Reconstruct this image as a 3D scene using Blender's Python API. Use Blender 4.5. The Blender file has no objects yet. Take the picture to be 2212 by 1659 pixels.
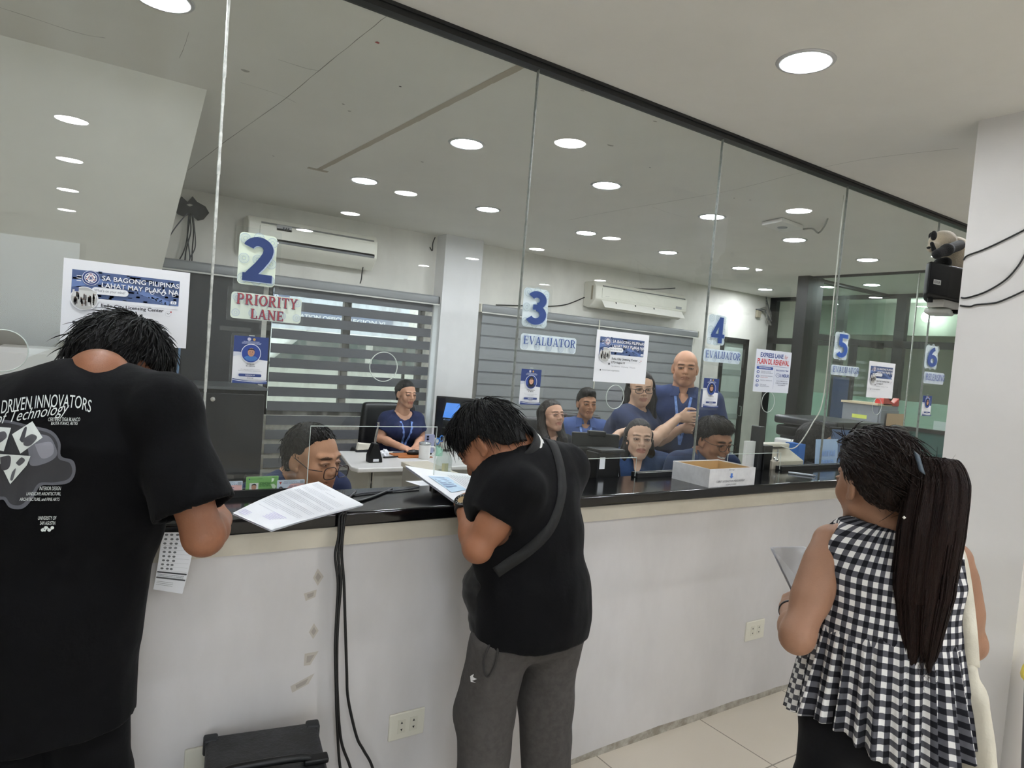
import bpy, bmesh, math, random
import numpy as np
from mathutils import Vector, Matrix, noise
from mathutils.bvhtree import BVHTree
PI = math.pi
SC = bpy.context.scene
COL = SC.collection
# ---------------------------------------------------------------- camera
FPX, YAW, PIT, ROL, CH, CD = 1452.3882, 0.59383, -0.04312, 0.08008, 1.53079, 2.10616
FW = Vector((math.sin(YAW)*math.cos(PIT), math.cos(YAW)*math.cos(PIT), math.sin(PIT)))
_r0 = Vector((math.cos(YAW), -math.sin(YAW), 0)); _u0 = _r0.cross(FW)
RT = _r0*math.cos(ROL) + _u0*math.sin(ROL); UP = RT.cross(FW)
CAM = Vector((0, -CD, CH))
_c = bpy.data.cameras.new('camera'); _c.sensor_fit = 'HORIZONTAL'; _c.sensor_width = 36; _c.lens = FPX*36/2212
_c.clip_start = .02
cam = bpy.data.objects.new('camera', _c); COL.objects.link(cam)
cam.matrix_world = Matrix(((RT.x, UP.x, -FW.x, CAM.x), (RT.y, UP.y, -FW.y, CAM.y), (RT.z, UP.z, -FW.z, CAM.z), (0, 0, 0, 1)))
SC.camera = cam
def ray(px, py): return FW + RT*((px-1106)/FPX) - UP*((py-829.5)/FPX)
def at(px, py, ax, val):
    v = ray(px, py); t = (val-CAM[ax])/v[ax]; return CAM + v*t
def G(px, py): return at(px, py, 1, 0.0)
def dep(px, py, d): return CAM + ray(px, py)*d
# ---------------------------------------------------------------- world, exposure
w = bpy.data.worlds.new('sky'); SC.world = w; w.use_nodes = True
w.node_tree.nodes['Background'].inputs[0].default_value = (.80, .90, 1.0, 1)
w.node_tree.nodes['Background'].inputs[1].default_value = 4.2
SC.view_settings.view_transform = 'Standard'; SC.view_settings.look = 'None'
SC.view_settings.exposure = EXPO = 0.0; SC.view_settings.gamma = 1
SC.cycles.use_denoising = True
SC.cycles.max_bounces = 12; SC.cycles.diffuse_bounces = 8; SC.cycles.transparent_max_bounces = 40
SC.cycles.sample_clamp_indirect = 10
LAMP = 250.0          # radiance of every downlight diffuser
# ---------------------------------------------------------------- helpers
def lin(c):
    if isinstance(c, str):
        c = [int(c[i:i+2], 16)/255 for i in (0, 2, 4)]
        return tuple((x/12.92 if x <= .04045 else ((x+.055)/1.055)**2.4) for x in c)
    return tuple(c)
MC = {}
def mat(name, col, rough=.5, metal=0, emit=0, spec=.5, noise_=0, scale=8, bump=0, bscale=80, stretch=(1,1,1), col2=None, attr=None, sheen=0):
    if name in MC: return MC[name]
    m = bpy.data.materials.new(name); MC[name] = m; m.use_nodes = True
    nt = m.node_tree; b = nt.nodes['Principled BSDF']; c = lin(col)
    b.inputs['Base Color'].default_value = (*c, 1); b.inputs['Roughness'].default_value = rough
    b.inputs['Metallic'].default_value = metal; b.inputs['Specular IOR Level'].default_value = spec
    if sheen: b.inputs['Sheen Weight'].default_value = sheen
    if emit:
        b.inputs['Emission Color'].default_value = (*c, 1); b.inputs['Emission Strength'].default_value = emit
    if noise_ or bump:
        tc = nt.nodes.new('ShaderNodeTexCoord'); mp = nt.nodes.new('ShaderNodeMapping'); mp.inputs['Scale'].default_value = stretch
        nt.links.new(tc.outputs['Object'], mp.inputs['Vector'])
    if attr:
        a = nt.nodes.new('ShaderNodeAttribute'); a.attribute_name = attr
        nt.links.new(a.outputs['Color'], b.inputs['Base Color'])
    if noise_:
        n = nt.nodes.new('ShaderNodeTexNoise'); n.inputs['Scale'].default_value = scale; n.inputs['Detail'].default_value = 6; n.inputs['Roughness'].default_value = .65
        nt.links.new(mp.outputs[0], n.inputs['Vector'])
        r = nt.nodes.new('ShaderNodeValToRGB'); c2 = lin(col2) if col2 else tuple(x*(1-noise_) for x in c)
        r.color_ramp.elements[0].position = .35; r.color_ramp.elements[1].position = .62
        r.color_ramp.elements[0].color = (*c2, 1); r.color_ramp.elements[1].color = (*c, 1)
        nt.links.new(n.outputs['Fac'], r.inputs[0])
        if attr:
            mx = nt.nodes.new('ShaderNodeMix'); mx.data_type = 'RGBA'; mx.blend_type = 'MULTIPLY'; mx.inputs['Factor'].default_value = 1
            r.color_ramp.elements[0].color = (1-noise_,)*3+(1,); r.color_ramp.elements[1].color = (1, 1, 1, 1)
            nt.links.new(a.outputs['Color'], mx.inputs['A']); nt.links.new(r.outputs[0], mx.inputs['B']); nt.links.new(mx.outputs['Result'], b.inputs['Base Color'])
        else: nt.links.new(r.outputs[0], b.inputs['Base Color'])
    if bump:
        n2 = nt.nodes.new('ShaderNodeTexNoise'); n2.inputs['Scale'].default_value = bscale; n2.inputs['Detail'].default_value = 4
        nt.links.new(mp.outputs[0], n2.inputs['Vector'])
        bp = nt.nodes.new('ShaderNodeBump'); bp.inputs['Strength'].default_value = bump; bp.inputs['Distance'].default_value = .01
        nt.links.new(n2.outputs['Fac'], bp.inputs['Height']); nt.links.new(bp.outputs[0], b.inputs['Normal'])
    return m
def K(hexcol, rough=.6):                        # plain printed / painted colour
    return mat('ink_%s_%d' % (hexcol, rough*100), hexcol, rough)
def glass_mat(name, tint=(.97, .985, .975), ior=1.47, haze=.015, rough=0.0, hazecol=(.8, .85, .82)):
    if name in MC: return MC[name]
    m = bpy.data.materials.new(name); MC[name] = m; m.use_nodes = True; nt = m.node_tree
    for n in list(nt.nodes): nt.nodes.remove(n)
    N = nt.nodes.new; L = nt.links.new
    out = N('ShaderNodeOutputMaterial'); tr = N('ShaderNodeBsdfTransparent'); tr.inputs[0].default_value = (*tint, 1)
    gl = N('ShaderNodeBsdfAnisotropic') if False else N('ShaderNodeBsdfGlossy'); gl.inputs['Roughness'].default_value = rough; gl.inputs[0].default_value = (.95, .97, .96, 1)
    fr = N('ShaderNodeFresnel'); fr.inputs['IOR'].default_value = ior
    ge = N('ShaderNodeNewGeometry'); sb = N('ShaderNodeMath'); sb.operation = 'SUBTRACT'; sb.inputs[0].default_value = 1; L(ge.outputs['Backfacing'], sb.inputs[1])
    mu = N('ShaderNodeMath'); mu.operation = 'MULTIPLY'; L(fr.outputs[0], mu.inputs[0]); L(sb.outputs[0], mu.inputs[1])
    m1 = N('ShaderNodeMixShader'); L(mu.outputs[0], m1.inputs[0]); L(tr.outputs[0], m1.inputs[1]); L(gl.outputs[0], m1.inputs[2])
    df = N('ShaderNodeBsdfDiffuse'); df.inputs[0].default_value = (*hazecol, 1)
    m2 = N('ShaderNodeMixShader'); L(m1.outputs[0], m2.inputs[1]); L(df.outputs[0], m2.inputs[2])
    if haze:
        tc = N('ShaderNodeTexCoord'); mp = N('ShaderNodeMapping'); mp.inputs['Scale'].default_value = (2.2, 2.2, .7); L(tc.outputs['Object'], mp.inputs[0])
        nz = N('ShaderNodeTexNoise'); nz.inputs['Scale'].default_value = 2.2; nz.inputs['Detail'].default_value = 7; nz.inputs['Roughness'].default_value = .7; L(mp.outputs[0], nz.inputs['Vector'])
        ra = N('ShaderNodeMapRange'); ra.inputs['From Min'].default_value = .45; ra.inputs['From Max'].default_value = .85; ra.inputs['To Min'].default_value = haze*.1; ra.inputs['To Max'].default_value = haze*1.6
        L(nz.outputs['Fac'], ra.inputs['Value']); L(ra.outputs[0], m2.inputs[0])
    else: m2.inputs[0].default_value = 0
    L(m2.outputs[0], out.inputs[0]); return m
WM = {}
def tag(o, label=None, cat=None, group=None, kind=None):
    if label: o['label'] = label
    if cat: o['category'] = cat
    if group: o['group'] = group
    if kind: o['kind'] = kind
    return o
def thing(name, label, cat, loc=(0, 0, 0), rz=0, group=None):
    o = bpy.data.objects.new(name, None); COL.objects.link(o); o.empty_display_size = .05
    o.location = loc; o.rotation_euler = (0, 0, rz)
    WM[o.name] = Matrix.Translation(loc) @ Matrix.Rotation(rz, 4, 'Z')
    return tag(o, label, cat, group)
def mkobj(name, verts, faces, mats, parent=None, smooth=False, fm=None, local=False, bevel=0, sub=0, kind=None, col=None, attrname='Col', seg=2):
    me = bpy.data.meshes.new(name)
    if parent is not None and not local:
        inv = WM[parent.name].inverted(); verts = [inv @ Vector(v) for v in verts]
    me.from_pydata([tuple(v) for v in verts], [], [tuple(int(i) for i in f) for f in faces])
    for m in (mats if isinstance(mats, (list, tuple)) else [mats]): me.materials.append(m)
    if fm is not None: me.polygons.foreach_set('material_index', np.array(fm, dtype=np.int32))
    if smooth: me.polygons.foreach_set('use_smooth', np.ones(len(me.polygons), dtype=bool))
    if col is not None:
        a = me.color_attributes.new(attrname, 'FLOAT_COLOR', 'POINT')
        a.data.foreach_set('color', np.ascontiguousarray(col, dtype=np.float32).ravel())
    me.update()
    o = bpy.data.objects.new(name, me); COL.objects.link(o)
    if parent is not None: o.parent = parent; WM[o.name] = WM[parent.name]
    else: WM[o.name] = Matrix.Identity(4)
    if bevel:
        b = o.modifiers.new('bevel', 'BEVEL'); b.width = bevel; b.segments = seg; b.limit_method = 'ANGLE'; b.angle_limit = .6
        if not smooth: 
            me.polygons.foreach_set('use_smooth', np.ones(len(me.polygons), dtype=bool))
            wn = o.modifiers.new('wn', 'WEIGHTED_NORMAL')
    if sub:
        s = o.modifiers.new('sub', 'SUBSURF'); s.levels = sub; s.render_levels = sub
    if kind: o['kind'] = kind
    return o
class MB:
    def __init__(s): s.v = []; s.f = []; s.m = []
    def add(s, vs, fs, mi=0):
        n = len(s.v); s.v += [Vector(v) for v in vs]; s.f += [tuple(i+n for i in f) for f in fs]; s.m += [mi]*len(fs); return s
    def box(s, x0, x1, y0, y1, z0, z1, mi=0):
        return s.add([(x0,y0,z0),(x1,y0,z0),(x1,y1,z0),(x0,y1,z0),(x0,y0,z1),(x1,y0,z1),(x1,y1,z1),(x0,y1,z1)],
              [(0,3,2,1),(4,5,6,7),(0,1,5,4),(1,2,6,5),(2,3,7,6),(3,0,4,7)], mi)
    def obox(s, c, ax, ay, az, mi=0):            # oriented box: centre and three half-axis vectors
        c = Vector(c); ax, ay, az = Vector(ax), Vector(ay), Vector(az)
        vs = [c+ax*i+ay*j+az*k for k in (-1, 1) for i, j in ((-1,-1),(1,-1),(1,1),(-1,1))]
        return s.add(vs, [(0,3,2,1),(4,5,6,7),(0,1,5,4),(1,2,6,5),(2,3,7,6),(3,0,4,7)], mi)
    def prism(s, pts, d, mi=0, caps=True):       # polygon of 3-D points pushed along d
        n = len(pts); d = Vector(d); a = [Vector(p) for p in pts]; b = [p+d for p in a]
        fs = [(i, (i+1) % n, n+(i+1) % n, n+i) for i in range(n)]
        if caps: fs += [tuple(reversed(range(n))), tuple(range(n, 2*n))]
        return s.add(a+b, fs, mi)
    def tube(s, pts, r, n=8, closed=False, mi=0, cap=True):
        pts = [Vector(p) for p in pts]; m = len(pts); rs = r if isinstance(r, (list, tuple)) else [r]*m
        vs = []; fs = []; prev = None
        for i, p in enumerate(pts):
            if closed: t = pts[(i+1) % m]-pts[i-1]
            else: t = pts[min(i+1, m-1)]-pts[max(i-1, 0)]
            t.normalize()
            if prev is None:
                a = Vector((0, 0, 1)) if abs(t.z) < .9 else Vector((1, 0, 0)); u = t.cross(a).normalized()
            else: u = (prev - t*prev.dot(t)).normalized()
            prev = u; v = t.cross(u)
            vs += [p + (u*math.cos(2*PI*k/n)+v*math.sin(2*PI*k/n))*rs[i] for k in range(n)]
        for i in range(m if closed else m-1):
            j = (i+1) % m
            fs += [(i*n+k, i*n+(k+1) % n, j*n+(k+1) % n, j*n+k) for k in range(n)]
        if cap and not closed: fs += [tuple(reversed(range(n))), tuple(range((m-1)*n, m*n))]
        return s.add(vs, fs, mi)
    def lathe(s, prof, c, n=24, ax=(0, 0, 1), mi=0, sx=1, sy=1):
        ax = Vector(ax).normalized(); a = Vector((1, 0, 0)) if abs(ax.x) < .9 else Vector((0, 1, 0))
        u = ax.cross(a).normalized(); v = ax.cross(u); c = Vector(c); vs = []; fs = []
        for r, h in prof: vs += [c+ax*h+(u*math.cos(2*PI*k/n)*sx+v*math.sin(2*PI*k/n)*sy)*r for k in range(n)]
        m = len(prof)
        for i in range(m-1): fs += [(i*n+k, i*n+(k+1) % n, (i+1)*n+(k+1) % n, (i+1)*n+k) for k in range(n)]
        if prof[0][0] > 1e-6: fs.append(tuple(reversed(range(n))))
        if prof[-1][0] > 1e-6: fs.append(tuple(range((m-1)*n, m*n)))
        return s.add(vs, fs, mi)
    def grid(s, fn, nu, nv, mi=0):
        vs = [fn(i/nu, j/nv) for j in range(nv+1) for i in range(nu+1)]
        return s.add(vs, [(j*(nu+1)+i, j*(nu+1)+i+1, (j+1)*(nu+1)+i+1, (j+1)*(nu+1)+i) for j in range(nv) for i in range(nu)], mi)
    def build(s, name, mats, parent=None, **k):
        return mkobj(name, s.v, s.f, mats, parent, fm=s.m, **k)
def box(name, x0, x1, y0, y1, z0, z1, m, parent=None, **k): return MB().box(x0, x1, y0, y1, z0, z1).build(name, m, parent, **k)
def smooth_path(pts, n=8):
    P = [Vector(p) for p in pts]; out = []
    for i in range(len(P)-1):
        a, b, c, d = P[max(i-1, 0)], P[i], P[i+1], P[min(i+2, len(P)-1)]
        for k in range(n):
            t = k/n; out.append(.5*((2*b)+(c-a)*t+(2*a-5*b+4*c-d)*t*t+(3*b-a-3*c+d)*t**3))
    return out+[P[-1]]
# ---------------------------------------------------------------- lettering and flat print
TC = {}
def glyphs(s, bold=0, shear=0):
    k = (s, bold, shear)
    if k not in TC:
        c = bpy.data.curves.new('t', 'FONT'); c.body = s; c.offset = bold; c.shear = shear; c.fill_mode = 'FRONT'; c.resolution_u = 3
        o = bpy.data.objects.new('t', c); COL.objects.link(o); bpy.context.view_layer.update()
        me = bpy.data.meshes.new_from_object(o.evaluated_get(bpy.context.evaluated_depsgraph_get()))
        vs = np.array([v.co[:2] for v in me.vertices]); fs = [tuple(p.vertices) for p in me.polygons]
        bpy.data.objects.remove(o); bpy.data.meshes.remove(me); bpy.data.curves.remove(c)
        lo, hi = vs.min(0), vs.max(0); TC[k] = ((vs-lo)/(hi-lo), fs, (hi[0]-lo[0])/(hi[1]-lo[1]))
    return TC[k]
def _arc(cx, cy, rx, ry, a0, a1, n=14): return [(cx+rx*math.cos(math.radians(a0+(a1-a0)*i/n)), cy+ry*math.sin(math.radians(a0+(a1-a0)*i/n))) for i in range(n+1)]
def _s(x, y, w=.17): return [('q', x-w, y-.028, x+w, y+.028)]
# slab-serif capitals: v = upright, h = bar, p = pen path with thick uprights and thin bars, q = serif rectangle
SER = {
 'E': (.72, [('v', .16), ('h', .1, .68, .035), ('h', .1, .66, .965), ('h', .16, .5, .51), ('q', .62, 0, .69, .26), ('q', .6, .76, .66, 1), ('q', .46, .4, .52, .62)]+_s(.16, .03, .15)+_s(.16, .97, .15)),
 'V': (.9, [('l', .17, 1, .45, 0, .15), ('l', .76, 1, .47, 0, .07)]+_s(.17, .97)+_s(.76, .97, .14)),
 'A': (.9, [('l', .44, 1, .15, 0, .07), ('l', .45, 1, .75, 0, .16), ('h', .25, .65, .32)]+_s(.14, .03, .14)+_s(.76, .03)),
 'L': (.7, [('v', .18), ('h', .1, .64, .035), ('q', .6, 0, .67, .3)]+_s(.18, .03, .16)+_s(.18, .97, .17)),
 'U': (.9, [('p', [(.2, 1), (.2, .32)]+_arc(.46, .3, .26, .27, 180, 360)+[(.72, .32), (.72, 1)])]+_s(.2, .97)+_s(.72, .97, .15)),
 'T': (.8, [('v', .4), ('h', .05, .75, .965), ('q', .03, .74, .1, 1), ('q', .7, .74, .77, 1)]+_s(.4, .03)),
 'O': (.92, [('p', _arc(.46, .5, .35, .46, 90, 450, 28))]),
 'R': (.88, [('v', .2), ('p', [(.2, .96), (.4, .96)]+_arc(.42, .74, .22, .22, 90, -90)+[(.2, .52)]), ('l', .42, .52, .74, 0, .16)]+_s(.2, .03)+_s(.2, .97, .16)+_s(.78, .03, .1)),
 'P': (.8, [('v', .2), ('p', [(.2, .96), (.42, .96)]+_arc(.44, .72, .23, .24, 90, -90)+[(.2, .48)])]+_s(.2, .03)+_s(.2, .97, .16)),
 'I': (.46, [('v', .23)]+_s(.23, .03)+_s(.23, .97)),
 'Y': (.86, [('l', .15, 1, .43, .48, .15), ('l', .74, 1, .45, .48, .08), ('q', .36, 0, .52, .5)]+_s(.15, .97)+_s(.74, .97, .13)+_s(.44, .03)),
 'N': (.94, [('q', .14, 0, .22, 1), ('l', .17, 1, .75, 0, .17), ('q', .71, 0, .79, 1)]+_s(.18, .03, .14)+_s(.16, .97, .12)+_s(.75, .97, .14)),
 'S': (.7, [('p', _arc(.36, .74, .24, .22, 25, 270)+_arc(.36, .27, .25, .25, 90, -155)), ('q', .55, .7, .61, .98), ('q', .08, .02, .14, .32)]),
 'G': (.9, [('p', _arc(.46, .5, .35, .46, 45, 320, 22)), ('q', .62, .06, .78, .46), ('q', .52, .42, .88, .48), ('q', .7, .7, .76, .96)]),
 ' ': (.4, []),
 '2': (.66, [('P', _arc(.33, .73, .2, .18, 165, -12, 16)+[(.51, .62), (.45, .50)], .205), ('P', [(.47, .535), (.36, .36), (.13, .06)], .205), ('q', .04, 0, .63, .18)]),
 '3': (.66, [('P', _arc(.3, .74, .19, .18, 150, -80, 16), .20), ('P', _arc(.29, .29, .22, .21, 85, -150, 18), .20), ('q', .2, .44, .36, .6)]),
 '4': (.68, [('q', .37, 0, .56, 1), ('q', .03, .2, .66, .35), ('l', .48, 1, .09, .27, .18)]),
 '5': (.64, [('q', .12, .83, .58, 1), ('q', .12, .5, .29, 1), ('P', _arc(.29, .31, .22, .24, 120, -145, 18), .20)]),
 '6': (.68, [('P', _arc(.35, .3, .21, .22, 0, 360, 26), .185), ('P', _arc(.5, .34, .36, .58, 178, 96, 14), .185)]),
}
def stroke(pts, thick, thin):
    n = len(pts); vs = []; fs = []
    for i, (x, y) in enumerate(pts):
        a, b = pts[max(i-1, 0)], pts[min(i+1, n-1)]
        if n > 3 and math.dist(pts[0], pts[-1]) < 1e-6 and i in (0, n-1): a, b = pts[-2], pts[1]
        dx, dy = b[0]-a[0], b[1]-a[1]; L = math.hypot(dx, dy) or 1; dx /= L; dy /= L
        t = (thin+(thick-thin)*abs(dy)**1.3)/2
        vs += [(x-dy*t, y+dx*t), (x+dy*t, y-dx*t)]
    for i in range(n-1): fs.append((2*i+1, 2*i+3, 2*i+2, 2*i))
    return vs, fs
def serif_text(s, spacing=.06):
    V_, F_ = [], []; x = 0; H_ = []
    def q(vs, fs):
        n = len(V_); H_.extend([len(H_) and H_[-1]+1.2e-5]*len(vs)); V_.extend(vs); F_.extend(tuple(i+n for i in f) for f in fs)
    for ch in s:
        wdt, ops = SER[ch]
        for o in ops:
            if o[0] == 'v': o = ('q', o[1]-.08, 0, o[1]+.08, 1)
            if o[0] == 'h': o = ('q', o[1], o[3]-.035, o[2], o[3]+.035)
            if o[0] == 'q': vs, fs = [(o[1], o[2]), (o[3], o[2]), (o[3], o[4]), (o[1], o[4])], [(0, 1, 2, 3)]
            elif o[0] == 'l':
                _, x0, y0, x1, y1, t = o; vs, fs = [(x0-t/2, y0), (x0+t/2, y0), (x1+t/2, y1), (x1-t/2, y1)], [(3, 2, 1, 0)]
            elif o[0] == 'p': vs, fs = stroke(o[1], .16, .07)
            elif o[0] == 'P': vs, fs = stroke(o[1], o[2], o[2])
            q([(a+x, b) for a, b in vs], fs)
        x += wdt+spacing
    v = np.array(V_); lo, hi = v.min(0), v.max(0)
    return (v-lo)/(hi-lo), F_, H_
class Print:                                     # flat artwork in (u, v), laid on any surface by a mapping
    def __init__(s, step=.0003): s.v = []; s.f = []; s.m = []; s.mats = []; s.h = 0; s.step = step
    def _m(s, c):
        m = K(c) if isinstance(c, str) else c
        if m not in s.mats: s.mats.append(m)
        return s.mats.index(m)
    def add(s, vs, fs, c, up=True, hs=None):
        if up: s.h += s.step
        n = len(s.v); s.v += [(a, b, s.h+(hs[i] if hs else 0)) for i, (a, b) in enumerate(vs)]; s.f += [tuple(i+n for i in f) for f in fs]; s.m += [s._m(c)]*len(fs)
    def poly(s, pts, c, up=True): s.add(pts, [tuple(range(len(pts)))], c, up)
    def rect(s, x0, y0, x1, y1, c, up=True): s.poly([(x0, y0), (x1, y0), (x1, y1), (x0, y1)], c, up)
    def rrect(s, x0, y0, x1, y1, r, c, up=True, ry=None):
        ry = ry or r; p = []
        for cx, cy, a in ((x1-r, y1-ry, 0), (x0+r, y1-ry, 90), (x0+r, y0+ry, 180), (x1-r, y0+ry, 270)): p += _arc(cx, cy, r, ry, a, a+90, 6)
        s.poly(p, c, up)
    def disc(s, x, y, rx, ry, c, n=24, up=True): s.poly([(x+rx*math.cos(2*PI*i/n), y+ry*math.sin(2*PI*i/n)) for i in range(n)], c, up)
    def ring(s, x, y, rx, ry, t, c, n=28, up=True):
        vs = []
        for i in range(n):
            a = 2*PI*i/n; vs += [(x+rx*math.cos(a), y+ry*math.sin(a)), (x+rx*(1-t)*math.cos(a), y+ry*(1-t)*math.sin(a))]
        s.add(vs, [(2*i, 2*((i+1) % n), 2*((i+1) % n)+1, 2*i+1) for i in range(n)], c, up)
    def line(s, pts, t, c, up=True): vs, fs = stroke(pts, t, t); s.add(vs, fs, c, up)
    def text(s, t, x0, y0, x1, y1, c, bold=0, shear=0, serif=False, bend=None, up=True):
        v, f, hh = serif_text(t) if serif else glyphs(t, bold, shear)
        pts = [(x0+a*(x1-x0), y0+b*(y1-y0)) for a, b in v]
        if bend: pts = [bend(a, b) for a, b in pts]
        s.add(pts, f, c, up, hh if serif else None)
    def seal(s, x, y, r, ry=None, c='2b3f7a', c2='ffffff', c3='a33a3a'):
        ry = ry or r
        s.disc(x, y, r, ry, c); s.ring(x, y, r*.97, ry*.97, .06, 'dfe4f0'); s.disc(x, y, r*.7, ry*.7, c2); s.ring(x, y, r*.62, ry*.62, .14, c)
        for a in range(0, 360, 45): s.rect(x+r*.5*math.cos(math.radians(a))-r*.06, y+ry*.5*math.sin(math.radians(a))-ry*.06, x+r*.5*math.cos(math.radians(a))+r*.06, y+ry*.5*math.sin(math.radians(a))+ry*.06, c, up=False)
        tri = [(x+r*.56*math.cos(math.radians(a)), y+ry*.56*math.sin(math.radians(a))) for a in (90, 210, 330)]
        s.h += s.step; s.line(tri+[tri[0]], r*.1, c3, up=False); s.disc(x, y, r*.26, ry*.26, c); s.ring(x, y, r*.2, ry*.2, .3, c2)
    def greek(s, x0, y, x1, h, c, seed=0):       # a line of print too small to read: word-length strokes
        rnd = random.Random(seed); x = x0
        while x < x1-h:
            w_ = min(rnd.uniform(1.5, 6)*h, x1-x); s.rect(x, y, x+w_, y+h, c, up=False); x += w_+h*.7
    def build(s, name, fn, parent=None, **k):
        return mkobj(name, [fn(*p) for p in s.v], s.f, s.mats, parent, fm=s.m, **k)
def wall_map(y): return lambda u, v, h: (u, y-h, v)          # artwork upright, facing the waiting room
def rect_map(x0, x1, z0, z1, y): return lambda u, v, h: (x0+u*(x1-x0), y-h, z0+v*(z1-z0))
def rr(x0, x1, z0, z1, r, y, n=5):
    p = []
    for cx, cz, a in ((x1-r, z1-r, 0), (x0+r, z1-r, 90), (x0+r, z0+r, 180), (x1-r, z0+r, 270)): p += [(q[0], y, q[1]) for q in _arc(cx, cz, r, r, a, a+90, n)]
    return p
def pxrect(tl, br, y=0.0):
    a, b = at(*tl, 1, y), at(*br, 1, y); return a.x, b.x, b.z, a.z
# ================================================================ materials of the setting
random.seed(7)
CEILZ = 2.622; CT = 1.042
M_ceil = mat('ceiling_paint', 'e3e2dd', .9, noise_=.05, scale=1.6)
M_wall = mat('white_paint', 'e4e2dd', .85, noise_=.07, scale=2.2)
M_dirty = mat('scuffed_white_paint', 'e2dfd8', .85, noise_=.16, scale=1.7, stretch=(1, 1, .6))
M_col = mat('column_paint', 'd5d2cf', .8, noise_=.04, scale=2)
M_black = mat('black_metal', '1a1b1c', .4, noise_=.2, scale=30)
M_frame = mat('charcoal_frame', '161716', .5, spec=.3)
M_granite = mat('black_granite', '0c0c0e', .12, noise_=.0)
M_granite_e = mat('black_granite_edge', '101013', .25)
M_joint = mat('cloudy_silicone', 'c9ccc6', .4, noise_=.4, scale=60)
M_joint2 = mat('grey_silicone', '8d918d', .4, noise_=.4, scale=60)
M_edge = mat('polished_glass_edge', 'cfd8d2', .2)
M_glass = glass_mat('partition_glass')
M_white = mat('white_laminate', 'e6e5e3', .35)
M_plasticblack = mat('black_plastic', '0e0f10', .4, spec=.3)
M_darkgrey = mat('dark_grey_plastic', '25272a', .45, spec=.3)
M_cable = mat('black_cable', '0b0b0c', .45)
M_paper = mat('white_paper', 'e9ebf0', .8)
M_chrome = mat('chrome', 'd8d8d8', .15, 1)
M_acrylic = glass_mat('clear_acrylic', (.97, .98, .98), 1.45, .05)
M_lens = glass_mat('clear_lens', (.95, .96, .97), 1.4, 0)
M_diff = mat('lamp_diffuser', 'f6faff', .5, emit=LAMP)
M_trim = mat('lamp_trim', 'c4c5c6', .35, .2)
M_ivory = mat('ivory_plastic', 'd9d6c8', .4)
# floor with square tiles
M_floor = mat('floor_tiles', 'c9bfb0', .35)
nt = M_floor.node_tree; b_ = nt.nodes['Principled BSDF']
tc = nt.nodes.new('ShaderNodeTexCoord'); br_ = nt.nodes.new('ShaderNodeTexBrick'); br_.offset = 0
br_.inputs['Scale'].default_value = 1; br_.inputs['Brick Width'].default_value = .6; br_.inputs['Row Height'].default_value = .6; br_.inputs['Mortar Size'].default_value = .003
br_.inputs['Color1'].default_value = (*lin('dbd2c4'), 1); br_.inputs['Color2'].default_value = (*lin('d6cdbe'), 1); br_.inputs['Mortar'].default_value = (*lin('8f8678'), 1)
nt.links.new(tc.outputs['Object'], br_.inputs['Vector']); nt.links.new(br_.outputs['Color'], b_.inputs['Base Color'])
# ================================================================ shell
X0, X1, Y0, YB = -4.0, 11.5, -7.0, 3.8
box('floor', X0, X1, -16, 12, -.1, 0, M_floor, kind='structure')
cl = MB().box(X0, X1, Y0, YB+.15, CEILZ, CEILZ+.1)
def crack(pts, wd):
    P = smooth_path([at(x, y, 2, CEILZ) for x, y in pts], 5); vs = []; fs = []
    for i, p in enumerate(P):
        t = (P[min(i+1, len(P)-1)]-P[max(i-1, 0)]).normalized(); n = Vector((-t.y, t.x, 0))*wd*random.uniform(.4, 1)
        p = p+Vector((random.uniform(-1, 1), random.uniform(-1, 1), 0))*wd*.8; p.z = CEILZ-.0006; vs += [p+n, p-n]
    cl.add(vs, [(2*i, 2*i+1, 2*i+3, 2*i+2) for i in range(len(P)-1)], 1)
crack([(858, 18), (790, 70), (690, 152), (600, 225), (490, 303), (405, 368)], .0022)
crack([(0, 16), (60, 35), (120, 55), (180, 74), (228, 82)], .002)
crack([(600, 128), (660, 147), (690, 152)], .0015); crack([(520, 178), (600, 203), (640, 222)], .001)
crack([(1230, 475), (1330, 455), (1560, 415), (1700, 380), (1860, 345), (2070, 320)], .0016)
crack([(1410, 447), (1440, 458), (1480, 470)], .0012); crack([(388, 125), (400, 95), (408, 68)], .001)
for (x, y, r, c) in ((742, 225, .008, 2), (755, 240, .014, 3), (530, 153, .02, 3), (1317, 314, .022, 3), (1404, 362, .007, 2), (1415, 262, .016, 3), (865, 187, .008, 2), (590, 337, .007, 2), (1258, 196, .012, 3), (1620, 432, .01, 3), (1586, 428, .012, 3), (815, 92, .012, 4), (1680, 335, .008, 3), (1230, 540, .01, 2), (1480, 590, .012, 3), (912, 350, .01, 2)):
    p = at(x, y, 2, CEILZ-.0008); cl.add([p+Vector((r*math.cos(a)*random.uniform(.5, 1.2), r*.7*math.sin(a)*random.uniform(.5, 1.2), 0)) for a in [6.28*k/7 for k in range(7)]], [tuple(reversed(range(7)))], c)
cl.build('ceiling', [M_ceil, mat('crack', '8b8a85', .9), K('3c3a38', .9), mat('ceiling_stain', 'a9a8a2', .9), K('b0585c', .9)], kind='structure')
tp = MB(); A_, B_ = at(1150, 130, 2, CEILZ), at(690, 366, 2, CEILZ)
for i in range(24):
    P, Q = A_.lerp(B_, i/24), A_.lerp(B_, (i+1)/24); w_ = .019
    tp.add([(P.x-w_, P.y, CEILZ-.0012), (P.x+w_*random.uniform(.75, 1), P.y, CEILZ-.0012), (Q.x+w_*random.uniform(.75, 1), Q.y, CEILZ-.0012), (Q.x-w_, Q.y, CEILZ-.0012)], [(3, 2, 1, 0)])
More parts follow.
